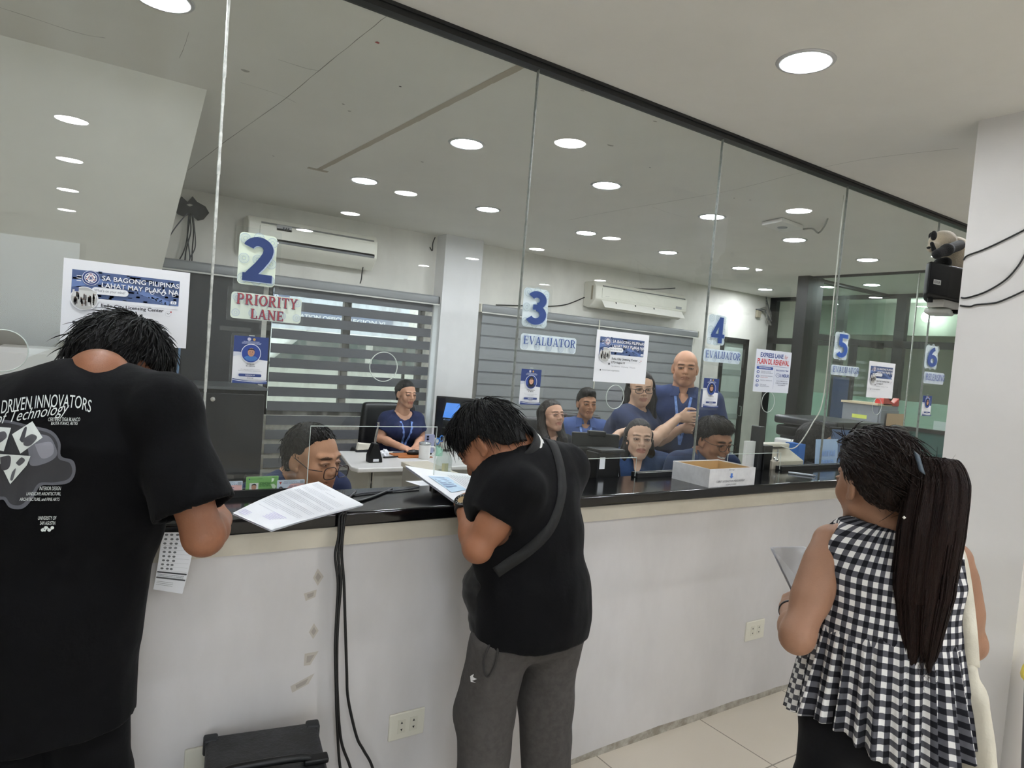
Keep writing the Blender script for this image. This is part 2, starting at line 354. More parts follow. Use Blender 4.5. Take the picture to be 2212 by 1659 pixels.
tp.box(B_.x-.07, B_.x+.06, B_.y-.005, B_.y+.035, CEILZ-.002, CEILZ-.001)
tag(tp.build('ceiling_tape', mat('old_tape', 'b3ab9c', .7)), 'long beige strip of old tape on the ceiling behind the glass', 'tape')
# back wall with an opening for the left window and for the door
WX0, WX1, WZ0, WZ1 = 1.44, 2.93, .85, 1.98
DX0, DX1, DZ1 = 7.27, 7.84, 2.0
bw = MB()
bw.box(X0, WX0, YB, YB+.15, 0, CEILZ); bw.box(WX0, WX1, YB, YB+.15, 0, WZ0); bw.box(WX0, WX1, YB, YB+.15, WZ1, CEILZ); bw.box(WX1, DX0, YB, YB+.15, 0, CEILZ)
bw.box(DX0, DX1, YB, YB+.15, DZ1, CEILZ); bw.box(DX1, X1, YB, YB+.15, 0, CEILZ)
bw.build('wall_back', M_dirty, kind='structure')
box('wall_pillar', 2.985, 3.40, 3.62, YB, 0, CEILZ, mat('pillar_paint', 'e4e3e4', .8, noise_=.03), kind='structure')
box('wall_left', X0-.1, X0, Y0, YB+.15, 0, CEILZ, M_wall, kind='structure')
box('wall_right', X1, X1+.1, Y0, YB+.15, 0, CEILZ, M_wall, kind='structure')
MB().box(X0, -3.9, Y0-.1, Y0, 0, CEILZ).box(-3.9, .2, Y0-.1, Y0, 0, .5).box(-3.9, .2, Y0-.1, Y0, 2.4, CEILZ).box(.2, X1, Y0-.1, Y0, 0, CEILZ).build('wall_front', M_wall, kind='structure')
wfr = MB()
for x in (-3.9, -2.6, -1.3, .14): wfr.box(x, x+.06, Y0-.08, Y0-.02, .5, 2.4)
wfr.build('window_13', M_frame, kind='structure')  # unseen front opening, added behind the viewer to let daylight fill the room
# sloping soffit on the left of the office
A_ = at(447, 194, 2, CEILZ); B_ = at(350, 582, 1, 2.3); B_ = A_+(B_-A_)*2.05
sl = MB(); sl.add([A_, (X0, A_.y, A_.z), (X0, B_.y, B_.z), B_, A_+Vector((0, 0, .12)), (X0, A_.y, A_.z+.12), (X0, B_.y, B_.z+.12), B_+Vector((0, 0, .12))], [(0, 3, 2, 1), (4, 5, 6, 7), (0, 1, 5, 4), (1, 2, 6, 5), (2, 3, 7, 6), (3, 0, 4, 7)])
sl.build('wall_soffit', mat('soffit_paint', 'e6e5df', .85, noise_=.05, scale=1.5), kind='structure')
# square column at the right end of the counter, wall beyond it
box('wall_column', 3.03, 3.55, -1.135, -.82, 0, CEILZ, M_col, kind='structure')
# the far room behind the office
box('wall_beam', 9.2, 9.4, -.5, YB, 2.2, CEILZ, mat('beam_paint', 'bfc2b8', .8), kind='structure')
# ================================================================ counter
ct = thing('service_counter', 'long white service counter with black granite top below the glass', 'counter', (1, 0, 0))
CX0, CX1 = -3.2, 6.5
mw = mat('counter_paint', 'cfcccb', .7, noise_=.10, scale=2.6, stretch=(1, 1, .45))
box('counter_wall', CX0, CX1, -.235, -.05, 0, .94, mw, ct)
box('fascia_band', CX0, CX1, -.25, -.04, .94, 1.0, mat('fascia_paint', 'cbc4b4', .7, noise_=.12, scale=4), ct)
box('countertop', CX0, CX1, -.275, .03, 1.0, CT, M_granite, ct, bevel=.008, seg=3)
SZ = .985
box('inner_shelf', 1.24, 1.78, -.04, .36, SZ-.03, SZ, M_granite, ct); box('inner_shelf', 1.785, 2.12, -.04, .14, SZ-.03, SZ, M_granite, ct); box('inner_shelf', 2.93, 4.3, -.04, .14, SZ-.03, SZ, M_granite, ct)
dirt = MB(); n_ = 60
vs = []
for i in range(n_+1):
    x = CX0+(CX1-CX0)*i/n_; vs += [(x, -.2356, 0), (x, -.2356, .018+.02*random.random())]
dirt.add(vs, [(2*i, 2*i+2, 2*i+3, 2*i+1) for i in range(n_)]); dirt.build('dirt_line', mat('grime', '8f887b', .9, noise_=.3, scale=20, col2='b9b4aa'), ct)
for i, pts in enumerate([[(676, 1248), (686, 1228), (699, 1245), (686, 1265)], [(656, 1282), (684, 1273), (681, 1289), (660, 1298)], [(667, 1365), (678, 1346), (688, 1362), (676, 1380)], [(658, 1412), (688, 1406), (670, 1436), (656, 1438)], [(627, 1482), (679, 1454), (666, 1477), (631, 1496)]]):
    q_ = [at(x, y, 1, -.235) for x, y in pts]; c_ = sum(q_, Vector())/4
    m_ = MB().add([p+Vector((0, -.0012, 0)) for p in q_], [(0, 1, 2, 3)]); m_.add([c_+(p-c_)*.55+Vector((0, -.0018, 0)) for p in q_], [(0, 1, 2, 3)], 1)
    m_.build('tape_residue', [mat('tape_residue_light', 'b9b2a8', .8), mat('tape_residue_dark', 'a29a92', .8)], ct)
# ================================================================ glass partition
SEAMS = [-.72, .354, 1.427, 2.476, 3.52, 4.578, 5.63, 6.5]
HOLES = {0: (-.118, 1.44, .052), 1: (.898, 1.457, .049), 2: (1.947, 1.389, .05), 3: (2.995, 1.396, .052), 4: (4.05, 1.398, .05)}
NOTCH = {1: (.667, 1.116, 1.256), 2: (1.66, 2.104, 1.128), 3: (2.72, 3.146, 1.133), 4: (3.8, 4.2, 1.13)}
GZ0, GZ1 = CT+.004, 2.60
for i in range(len(SEAMS)-1):
    a, b = SEAMS[i]+.002, SEAMS[i+1]-.002
    out = [(a, GZ0)]
    if i in NOTCH: l, r, t = NOTCH[i]; out += [(l, GZ0), (l, t), (r, t), (r, GZ0)]
    out += [(b, GZ0), (b, GZ1), (a, GZ1)]
    cu = bpy.data.curves.new('pane', 'CURVE'); cu.dimensions = '2D'; cu.fill_mode = 'BOTH'; cu.extrude = .005
    loops = [out]
    if i in HOLES: x, z, r = HOLES[i]; loops.append([(x+r*math.cos(2*PI*k/48), z+r*math.sin(2*PI*k/48)) for k in range(48)])
    for lp in loops:
        sp = cu.splines.new('POLY'); sp.points.add(len(lp)-1); sp.use_cyclic_u = True
        for p, q in zip(sp.points, lp): p.co = (q[0], q[1], 0, 1)
    o = bpy.data.objects.new('t', cu); COL.objects.link(o); bpy.context.view_layer.update()
    me = bpy.data.meshes.new_from_object(o.evaluated_get(bpy.context.evaluated_depsgraph_get())); bpy.data.objects.remove(o); bpy.data.curves.remove(cu)
    bm = bmesh.new(); bm.from_mesh(me); bmesh.ops.transform(bm, matrix=Matrix(((1, 0, 0, 0), (0, 0, -1, 0), (0, 1, 0, 0), (0, 0, 0, 1))), verts=bm.verts); bmesh.ops.remove_doubles(bm, verts=bm.verts, dist=1e-5); bmesh.ops.recalc_face_normals(bm, faces=bm.faces)
    vs = [v.co.copy() for v in bm.verts]; bm.verts.index_update(); fs = [[v.index for v in f.verts] for f in bm.faces]; bm.free(); bpy.data.meshes.remove(me)
    pane = mkobj('window_%d' % (i+1), vs, fs, M_glass, kind='structure')
    if i in HOLES:
        x, z, r = HOLES[i]; MB().tube([(x+r*math.cos(2*PI*k/40), -.004, z+r*math.sin(2*PI*k/40)) for k in range(40)], .0016, 6, True).build('hole_rim', M_edge, pane, smooth=True)
    if i in NOTCH:
        l, r, t = NOTCH[i]; MB().tube([(l, -.004, GZ0), (l, -.004, t), (r, -.004, t), (r, -.004, GZ0)], .0018, 6).build('cut_edge', M_edge, pane)
for k, x in enumerate(SEAMS[1:-1]):
    j = MB()
    for q in range(40):
        z0 = CT+(GZ1-CT)*q/40; z1 = CT+(GZ1-CT)*(q+1)/40; w_ = (.0036, .0022, .0018, .0012, .001, .001, .001)[k]*random.uniform(.7, 1.15)
        j.box(x-w_, x+w_, -.0058, .0058, z0, z1)
    j.build('trim_%d' % (k+3), M_joint if k == 0 else M_joint2, kind='structure')
MB().box(-3.2, 6.5, -.022, .022, 2.592, CEILZ).box(-3.2, 6.5, -.03, -.022, 2.610, CEILZ).box(-3.2, 6.5, .022, .03, 2.610, CEILZ).build('trim_1', M_black, kind='structure')
tr = MB(); edges = [-3.2]
for i in sorted(NOTCH): edges += [NOTCH[i][0], NOTCH[i][1]]
edges.append(6.5)
for k in range(0, len(edges), 2): tr.box(edges[k], edges[k+1], -.02, -.006, CT, CT+.02).box(edges[k], edges[k+1], .006, .02, CT, CT+.02)
tr.build('trim_2', M_black, kind='structure')
# ================================================================ downlights
def downlight(x, y, label, group, r=.078):
    t = thing('recessed_downlight', label, 'ceiling light', (x, y, CEILZ), 0, group)
    MB().lathe([(r, .0), (r+.004, -.006), (r+.017, -.004), (r+.02, 0)], (x, y, CEILZ), 36).build('trim_ring', M_trim, t, smooth=True)
    MB().lathe([(r, -.0022), (0, -.0022)], (x, y, CEILZ), 36).build('diffuser', M_diff, t)
    return t
rowA = [(1.731, 1.065), (2.754, 1.109), (3.795, 1.155), (4.801, 1.168), (5.889, 1.166)]
rowB = [(1.652, 2.311), (2.657, 2.347), (3.688, 2.412), (4.754, 2.47), (5.836, 2.467)]
ordn = ['first', 'second', 'third', 'fourth', 'fifth']
first = None
def place_light(x, y, label, group):
    global first
    if first is None: first = downlight(x, y, label, group); return
    r = first.copy(); COL.objects.link(r); r.location = (x, y, CEILZ); r['label'] = label; r['group'] = group
    for ch in first.children: c = ch.copy(); COL.objects.link(c); c.parent = r
for i, p in enumerate(rowA): place_light(*p, 'recessed ceiling light behind the glass, %s from left in the row nearer the glass' % ordn[i], 'office ceiling lights')
for i, p in enumerate(rowB): place_light(*p, 'recessed ceiling light over the office, %s from left in the row nearer the back wall' % ordn[i], 'office ceiling lights')
place_light(.235, .50, 'recessed ceiling light cut by the top edge above the left glass pane', 'office ceiling lights')
place_light(7.42, 3.3, 'recessed ceiling light by the back wall above the black framed door', 'office ceiling lights')
place_light(7.41, 1.933, 'recessed ceiling light beyond the thick charcoal post at right', 'office ceiling lights')
place_light(2.093, -.655, 'large recessed ceiling light in front of the glass at upper right', 'waiting room ceiling lights')
for x in (0.0, 2.0, 3.97, 5.97, 9.0):
    for y in (-.6, -2.41, -3.53, -4.83, -6.1):
        if (x, y) in ((2.0, -.6), (0.0, -.6)): continue
        if x == 9.0 and y > -4: continue
        place_light(x, y, 'recessed ceiling light of the waiting room seen as a reflection in the glass', 'waiting room ceiling lights behind the viewer')
place_light(.03, -.565, 'recessed ceiling light of the waiting room seen as a reflection in the glass', 'waiting room ceiling lights behind the viewer')
# ================================================================ window, blinds, view outside
wf = MB().box(WX0, WX1, YB+.04, YB+.09, WZ0, WZ0+.05).box(WX0, WX1, YB+.04, YB+.09, WZ1-.04, WZ1).box(WX0, WX0+.05, YB+.04, YB+.09, WZ0, WZ1).box(WX1-.05, WX1, YB+.04, YB+.09, WZ0, WZ1).box(2.12, 2.19, YB+.04, YB+.09, WZ0, WZ1)
win = wf.build('window_8', M_frame, kind='structure')
box('window_glass', WX0+.03, WX1-.03, YB+.062, YB+.066, WZ0+.03, WZ1-.03, glass_mat('window_glass', haze=.005), win)
box('wall_outside', -2, 9, 8.5, 8.7, 0, 4.5, mat('outside_wall', 'd9d7d0', .9, noise_=.2, scale=1.2), kind='structure')
pil = MB()
for x in (2.2, 3.2, 4.2, 5.2): pil.box(x, x+.12, 8.42, 8.5, .3, 2.6)
pil.build('trim_20', mat('outside_trim', '9b988f', .8), kind='structure')
bn = thing('banner', 'printed tarpaulin banner outside, seen through the open zebra blind', 'banner', (2.5, 5.2, 1.6))
box('sheet', 1.3, 3.4, 5.2, 5.21, 1.62, 2.3, mat('tarpaulin', 'cfd6e2', .6), bn)
for x_ in (1.32, 3.37): box('post', x_, x_+.03, 5.215, 5.245, 0, 2.32, M_frame, bn)
pr = Print()
pr.rect(1.35, 1.9, 2.0, 1.99, '5f6f94'); pr.text('WINNER', 1.5, 1.91, 1.9, 1.97, 'dfe4ee', .02)
pr.rect(1.35, 1.72, 3.2, 1.85, '7a86a2'); pr.text('LAND TRANSPORTATION OFFICE', 1.5, 1.745, 2.6, 1.79, 'eef0f4', .02); pr.text('REGION VI', 2.66, 1.745, 3.1, 1.79, 'eef0f4', .02)
pr.build('print', wall_map(5.199), bn)
# parked van outside
vn = thing('parked_van', 'pale van parked outside, seen in slices through the zebra blind', 'van', (3.0, 6.6, 0))
prof = [(1.2, .35), (1.2, .95), (1.35, 1.1), (1.9, 1.2), (2.35, 1.62), (4.6, 1.66), (4.75, 1.1), (4.8, .35)]
MB().prism([(x, 6.0, z) for x, z in prof], (0, 1.5, 0)).build('body', mat('van_paint', 'b9bcb6', .3), vn, bevel=.05)
MB().prism([(2.0, 5.985, 1.2), (2.4, 5.985, 1.55), (3.2, 5.985, 1.58), (3.2, 5.985, 1.2)], (0, .02, 0)).build('side_window', mat('van_glass', '4a5553', .1), vn)
MB().prism([(3.3, 5.985, 1.2), (3.3, 5.985, 1.58), (4.5, 5.985, 1.58), (4.55, 5.985, 1.2)], (0, .02, 0)).build('side_window', mat('van_glass', '4a5553', .1), vn)
for x in (1.8, 4.1): MB().lathe([(.33, 0), (.33, .18), (.2, .2), (0, .2)], (x, 6.16, .33), 24, (0, -1, 0)).build('wheel', M_plasticblack, vn)
MB().lathe([(.09, 0), (.08, .03), (0, .04)], (1.3, 6.0, .85), 16, (0, -1, 0)).build('headlight', mat('amber', 'd8b36a', .3), vn)
def roller(name, label, x0, x1, ztop, y=3.70):
    t = thing(name, label, 'blind', (x0, y, ztop))
    m = MB().box(x0, x1, y-.045, y+.045, ztop-.085, ztop); m.build('headrail', mat('blind_headrail', '85878a', .35, noise_=.05), t, bevel=.02)
    for xx in (x0-.012, x1): box('end_cap', xx, xx+.012, y-.045, y+.045, ztop-.085, ztop, M_ivory, t, bevel=.004)
    box('head_strip', x0, x1, y-.05, y-.045, ztop-.09, ztop-.078, mat('pale_strip', 'c9c9c4', .4), t)
    return t
z_t = roller('zebra_blind', 'dark grey zebra blind with open bands behind the seated woman in navy', WX0-.01, 2.985, 2.035)
M_band = mat('blind_fabric', '626468', .9, noise_=.10, scale=14, stretch=(1, 1, 9)); M_sheer = glass_mat('blind_sheer', (.80, .80, .78), 1.01, .0); M_sheer.node_tree
zz = 1.955; first_b = 1.878
bands = [(zz, first_b)]; z = first_b-.042
while z > .25: bands.append((z, z-.080)); z -= .122
for z1, z0 in bands: box('fabric_band', WX0+.02, 2.935, 3.698, 3.702, z0, z1, M_band, z_t)
box('sheer_panel', WX0+.02, 2.935, 3.706, 3.7075, .25, 1.955, glass_mat('blind_sheer_net', (.92, .92, .90), 1.01, .28, hazecol=(.82, .80, .75)), z_t)
b2 = roller('zebra_blind', 'grey zebra blind with closed bands behind the men in blue shirts', 3.46, 6.66, 2.015)
M_band2 = mat('blind_fabric_light', '8d9093', .9, noise_=.08, scale=14, stretch=(1, 1, 9))
z = 1.935
while z > .4:
    box('fabric_band', 3.49, 6.60, 3.69, 3.694, z-.105, z, M_band2, b2); box('fabric_slit', 3.49, 6.60, 3.696, 3.699, z-.125, z-.1, mat('blind_slit', '6f7174', .9), b2); z -= .122
MB().tube(smooth_path([(4.99, 3.64, 2.0), (4.985, 3.63, 1.9), (4.98, 3.63, 1.6), (4.98, 3.63, .9)]), .006, 6).build('pull_chain', M_ivory, b2)
b3 = roller('roller_blind', 'blackout roller blind in charcoal at the left of the back wall', .5, 1.395, 2.06, 3.72)
box('fabric', .53, 1.38, 3.718, 3.722, .9, 1.98, mat('blackout_fabric', '2e3033', .8, noise_=.05), b3)
# door in the back wall
d = MB().box(DX0, DX0+.06, YB-.02, YB+.08, 0, DZ1).box(DX1-.07, DX1, YB-.02, YB+.08, 0, DZ1).box(DX0, DX1, YB-.02, YB+.08, DZ1-.07, DZ1).box(DX0, DX1, YB, YB+.06, 0, .12)
d = d.build('door_1', M_frame, kind='structure')
box('frosted_pane', DX0+.06, DX1-.07, YB+.02, YB+.03, .12, DZ1-.07, mat('frosted_green', 'b9c6be', .5), d)
for z in (.9, 1.2, 1.5): box('pane_stripe', DX0+.06, DX1-.07, YB+.012, YB+.018, z, z+.07, mat('frost_stripe', '98a39d', .5), d)
MB().tube([(DX1-.09, YB-.03, .95), (DX1-.09, YB-.06, .95), (DX1-.09, YB-.06, 1.08), (DX1-.09, YB-.03, 1.08)], .008, 8).build('door_handle', M_chrome, d)
# ================================================================ charcoal framed glazing at the right
M_tint = glass_mat('booth_glass', (.90, .96, .93), 1.5, .02)
M_frost = mat('frosted_green_panel', 'a9c4b4', .45); M_dkg = mat('dark_green_panel', '64706a', .4)
PX = 8.25
fr = MB()
for y0, y1 in ((3.70, 3.80), (3.22, 3.30), (2.70, 2.80), (1.95, 2.07), (1.2, 1.28), (.4, .48)): fr.box(PX, PX+.08, y0, y1, 0, CEILZ)
for z0, z1 in ((2.575, CEILZ), (1.98, 2.06), (.0, .1)): fr.box(PX, PX+.08, .0, 3.8, z0, z1)
f1 = fr.build('window_9', M_frame, kind='structure')
box('clear_pane', PX+.035, PX+.041, 0, 3.75, 1.36, 2.58, M_tint, f1); box('frosted_pane', PX+.03, PX+.045, 0, 3.75, .1, 1.36, M_frost, f1)
fr = MB().box(6.55, 6.83, 2.14, 2.27, 0, CEILZ).box(6.83, PX, 2.17, 2.24, 2.59, CEILZ).box(6.83, PX, 2.17, 2.24, 1.96, 2.03).box(7.62, 7.68, 2.17, 2.24, 0, 2.0)
f2 = fr.build('window_10', M_frame, kind='structure')
box('clear_pane', 6.83, PX, 2.2, 2.206, 1.06, 2.59, M_tint, f2); box('frosted_pane', 6.83, PX, 2.195, 2.21, .1, 1.06, M_frost, f2)
box('blue_panel', 7.28, 7.60, 2.185, 2.193, .9, 1.58, mat('navy_reflection', '2f4478', .5), f2)  # flat dark blue strip painted to stand in for a reflection in the pane
fr = MB().box(6.62, 6.66, .05, 2.14, 2.60, CEILZ).box(6.62, 6.66, .05, 2.14, .96, 1.02)
f3 = fr.build('window_11', M_frame, kind='structure')
for y0, y1 in ((.05, .70), (.705, 1.07), (1.075, 2.14)): box('clear_pane', 6.635, 6.645, y0, y1, 1.02, 2.60, M_tint, f3)
for y in (.7025, 1.0725): box('glass_joint', 6.63, 6.65, y-.003, y+.003, 1.02, 2.60, M_joint, f3)
box('wall_booth', 6.62, 6.66, .05, 2.14, 0, .96, M_white, kind='structure')
# lamp globe in the far room
lg = thing('globe_lamp', 'bright bare lamp hanging in the room beyond the green glazing', 'lamp', (9.0, .62, CEILZ))
P_ = at(2004, 684, 0, 9.0)
MB().lathe([(0, -.07)]+[(.07*math.sin(a), -.07*math.cos(a)) for a in [PI*k/10 for k in range(1, 10)]]+[(.02, .07)], P_, 20).build('bulb', mat('bulb_glow', 'ffffff', .5, emit=36), lg, smooth=True)
MB().tube([P_+Vector((0, 0, .06)), Vector((P_.x, P_.y, CEILZ))], .008, 8).build('stem', M_frame, lg)
box('window_12', 11.44, 11.5, -1.1, -.35, .9, 1.65, mat('far_window', 'eceee2', .6, emit=1.2), kind='structure')
# ================================================================ signs on the glass
def sleeve(t, tl, br, y=-.0055):
    x0, x1, z0, z1 = pxrect(tl, br); MB().prism(rr(x0, x1, z0, z1, .006, y), (0, -.002, 0)).build('acrylic_sleeve', M_acrylic, t); return (x0, x1, z0, z1)
def sign(name, label, otl, obr, ctl, cbr, cardcol, draw, rnd=.1, tapes=()):
    x0, x1, z0, z1 = pxrect(ctl, cbr)
    t = thing(name, label, 'sign', ((x0+x1)/2, -.0055, z0)); sleeve(t, otl, obr)
    pr = Print(); a = (x1-x0)/(z1-z0); pr.rrect(0, 0, 1, 1, rnd, cardcol, ry=rnd*a); draw(pr, a)
    pr.build('card', rect_map(x0, x1, z0, z1, -.008), t)
    for (a_, b_) in tapes:
        u0, u1, w0, w1 = pxrect(a_, b_); box('clear_tape', u0, u1, -.0085, -.0078, w0, w1, M_acrylic, t)
    return t
def seals(pr, a, pts, c1='b9c9cf', c2='cfdcdc', r=.13):
    for u, v in pts: pr.ring(u, v, r, r*a, .14, c1); pr.ring(u, v, r*.72, r*a*.72, .16, c2); pr.ring(u, v, r*.42, r*.42*a, .3, c1)
def number(ch, col='274382', halo='aebfd2'):
    def f(pr, a):
        seals(pr, a, [(.14, .12), (.5, .1), (.86, .12), (.14, .5), (.5, .5), (.86, .45), (.14, .88), (.5, .92), (.86, .86)], r=.14)
        pr.text(ch, .13, .055, .93, .925, halo, serif=True); pr.text(ch, .11, .07, .90, .935, col, serif=True)
    return f
def words_(lines, col, halo, pts, r):
    def f(pr, a):
        seals(pr, a, pts, 'b9c6d4', 'cbd6dc', r)
        for s_, u0, v0, u1, v1 in lines:
            for du, dv in (((.005, -.02), (-.005, .0)) if halo else ()): pr.text(s_, u0+du, v0+dv, u1+du, v1+dv, halo, serif=True, up=False)
            pr.h += .0003; pr.text(s_, u0, v0, u1, v1, col, serif=True)
    return f
grid5 = [(u, v) for v in (.25, .75) for u in (.08, .29, .5, .71, .92)]
sign('number_sign', 'big blue numeral two on a mint card in a clear sleeve', (510, 487), (600, 634), (517, 500), (591, 622), 'dfead9', number('2', '20366a'), .12, [((502, 612), (536, 630))])
sign('lane_sign', 'mint card reading PRIORITY LANE in red letters below the numeral 2', (492, 617), (652, 706), (499, 629), (647, 700), 'dbe6da', words_([('PRIORITY', .07, .56, .93, .96), ('LANE', .27, .05, .73, .42)], 'a2474a', '35406f', [(.07, .22), (.3, .25), (.5, .25), (.72, .25), (.93, .22), (.07, .8), (.93, .8)], .055), .05, [((474, 703), (540, 718)), ((560, 700), (600, 716))])
sign('number_sign', 'blue numeral three on a pale card in a clear sleeve', (1123, 614), (1184, 720), (1130, 620), (1177, 710), 'dbe7ec', number('3'), .14)
sign('lane_sign', 'card reading EVALUATOR in blue under the numeral three', (1118, 714), (1244, 772), (1123, 719), (1240, 765), 'dbe7ec', words_([('EVALUATOR', .03, .36, .96, .86)], '2d4f93', None, grid5, .05), .045)
sign('number_sign', 'blue numeral four on a pale card in a clear sleeve', (1525, 675), (1566, 753), (1529, 678), (1560, 747), 'dbe7ec', number('4'), .14)
sign('lane_sign', 'card reading EVALUATOR in blue under the numeral four', (1514, 745), (1603, 795), (1518, 752), (1594, 787), 'd6e4ec', words_([('EVALUATOR', .02, .30, .97, .86)], '2d4f93', None, grid5, .05), .045)
sign('number_sign', 'blue numeral five on a pale card in a clear sleeve', (1798, 710), (1829, 783), (1802, 716), (1825, 778), 'e2ebee', number('5', '2f57a6'), .14)
sign('lane_sign', 'card reading EVALUATOR in blue under the numeral five', (1790, 783), (1853, 822), (1793, 787), (1850, 814), 'dce7ec', words_([('EVALUATOR', .02, .28, .97, .86)], '2d4f93', None, grid5, .05), .045)
sign('number_sign', 'blue numeral six on a pale card at the far right pane', (1994, 740), (2022, 802), (1998, 745), (2019, 797), 'dfe8ec', number('6', '38508f'), .14)
sign('lane_sign', 'card reading RELEASING at the far right under the numeral six', (1991, 797), (2036, 835), (1994, 802), (2034, 831), 'cfd9e2', words_([('RELEASING', .03, .28, .97, .84)], '3a4a94', None, grid5, .05), .045)
# staff badges in clear pouches
def badge(label, otl, obr, ctl, cbr, name, job, hair, face, top):
    x0, x1, z0, z1 = pxrect(ctl, cbr); t = thing('staff_badge', label, 'badge', ((x0+x1)/2, -.0055, z0), 0, 'staff badges taped to the glass'); sleeve(t, otl, obr)
    a = (x1-x0)/(z1-z0); pr = Print()
    pr.rect(0, 0, 1, 1, 'e4e6ea'); pr.poly([(0, 1), (0, .66), (.25, .64), (.5, .56), (.75, .52), (1, .5), (1, 1)], '2b3f78'); pr.poly([(0, .66), (.2, .66), (.3, .6), (.1, .58), (0, .56)], 'c9cedb')
    pr.seal(.43, .94, .055, .055*a, '8f9bc0'); pr.disc(.57, .94, .04, .04*a, 'c9a05a')
    for k, (l, r) in enumerate(((.27, .73), (.22, .78), (.22, .78))): pr.greek(l, .885-.022*k, r, .010, 'b9c3de', k)
    pr.disc(.5, .64, .29, .29*a, 'e4e6ea'); pr.disc(.5, .64, .27, .27*a, '24408c')
    pr.poly([(.3, .55), (.38, .585), (.62, .585), (.7, .55), (.62, .49), (.5, .475), (.38, .49)], top)
    if hair: pr.disc(.5, .66, .15, .17*a*1.2, '1c1816')
    pr.disc(.5, .665, .10, .13*a, face); pr.poly([(.40, .69), (.42, .735), (.5, .75), (.58, .735), (.60, .69), (.56, .715), (.44, .715)], '1c1816')
    pr.disc(.465, .672, .012, .012*a, '2a2020'); pr.disc(.535, .672, .012, .012*a, '2a2020'); pr.rect(.46, .625, .54, .631, '8a4a40')
    for k, s_ in enumerate(name): w_ = min(.4, len(s_)*.032); pr.text(s_, .5-w_/2, .40-.04*k, .5+w_/2, .425-.04*k, '3c3c46', .02)
    for k, s_ in enumerate(job): w_ = min(.8, len(s_)*.034); pr.text(s_, .5-w_/2, .29-.03*k, .5+w_/2, .305-.03*k, '8a8a92')
    pr.rrect(.17, .145, .83, .205, .03, '2b3f78', ry=.03); pr.text('REGION VI', .37, .16, .63, .19, 'dfe3ee', .02)
    pr.greek(.42, .11, .6, .012, '777780', 9)
    w1 = [(u/20, .10-.075*math.sin(min(u/20*1.5, 1.5))+.055*(u/20)**3) for u in range(21)]
    pr.poly([(0, 0)]+[(1, 0)]+[(u, v) for u, v in reversed(w1)], '2b3f78'); pr.line([(u, v*.7) for u, v in w1], .012, 'dfe3ee')
    pr.build('card', rect_map(x0, x1, z0, z1, -.008), t)
    for u in (otl, ): box('pouch_slot', (x0+x1)/2-.008, (x0+x1)/2+.008, -.0085, -.008, pxrect(otl, obr)[3]-.006, pxrect(otl, obr)[3]-.004, M_edge, t)
badge('staff badge with a man in blue on the glass under PRIORITY LANE', (500, 718), (577, 834), (505, 724), (573, 829), ['RAYMUND', 'M. AMANE'], ['PUBLIC UTILITIES', 'REGULATION OFFICER I'], 0, 'b98a70', '3e6fae')
badge('staff badge with a woman on the glass under the numeral 3 sign', (1117, 790), (1168, 881), (1124, 796), (1161, 874), ['PATRICIA DANIELLE', 'R. REYES'], ['TRANSPORTATION REG.', 'OFFICER I'], 1, 'd8a78c', '2b2b4a')
badge('staff badge with a woman on the glass under the numeral 4 sign', (1512, 812), (1547, 886), (1518, 816), (1545, 880), ['MARIAH', 'V. ESCABAS'], ['TRANSPORTATION REG.', 'OFFICER I'], 1, 'c9977c', '2b4a8a')
badge('staff badge at far right pane below the RELEASING card', (1989, 850), (2008, 902), (1991, 854), (2006, 898), ['MARIA'], ['OFFICER I'], 1, 'c9977c', '2b4a8a')
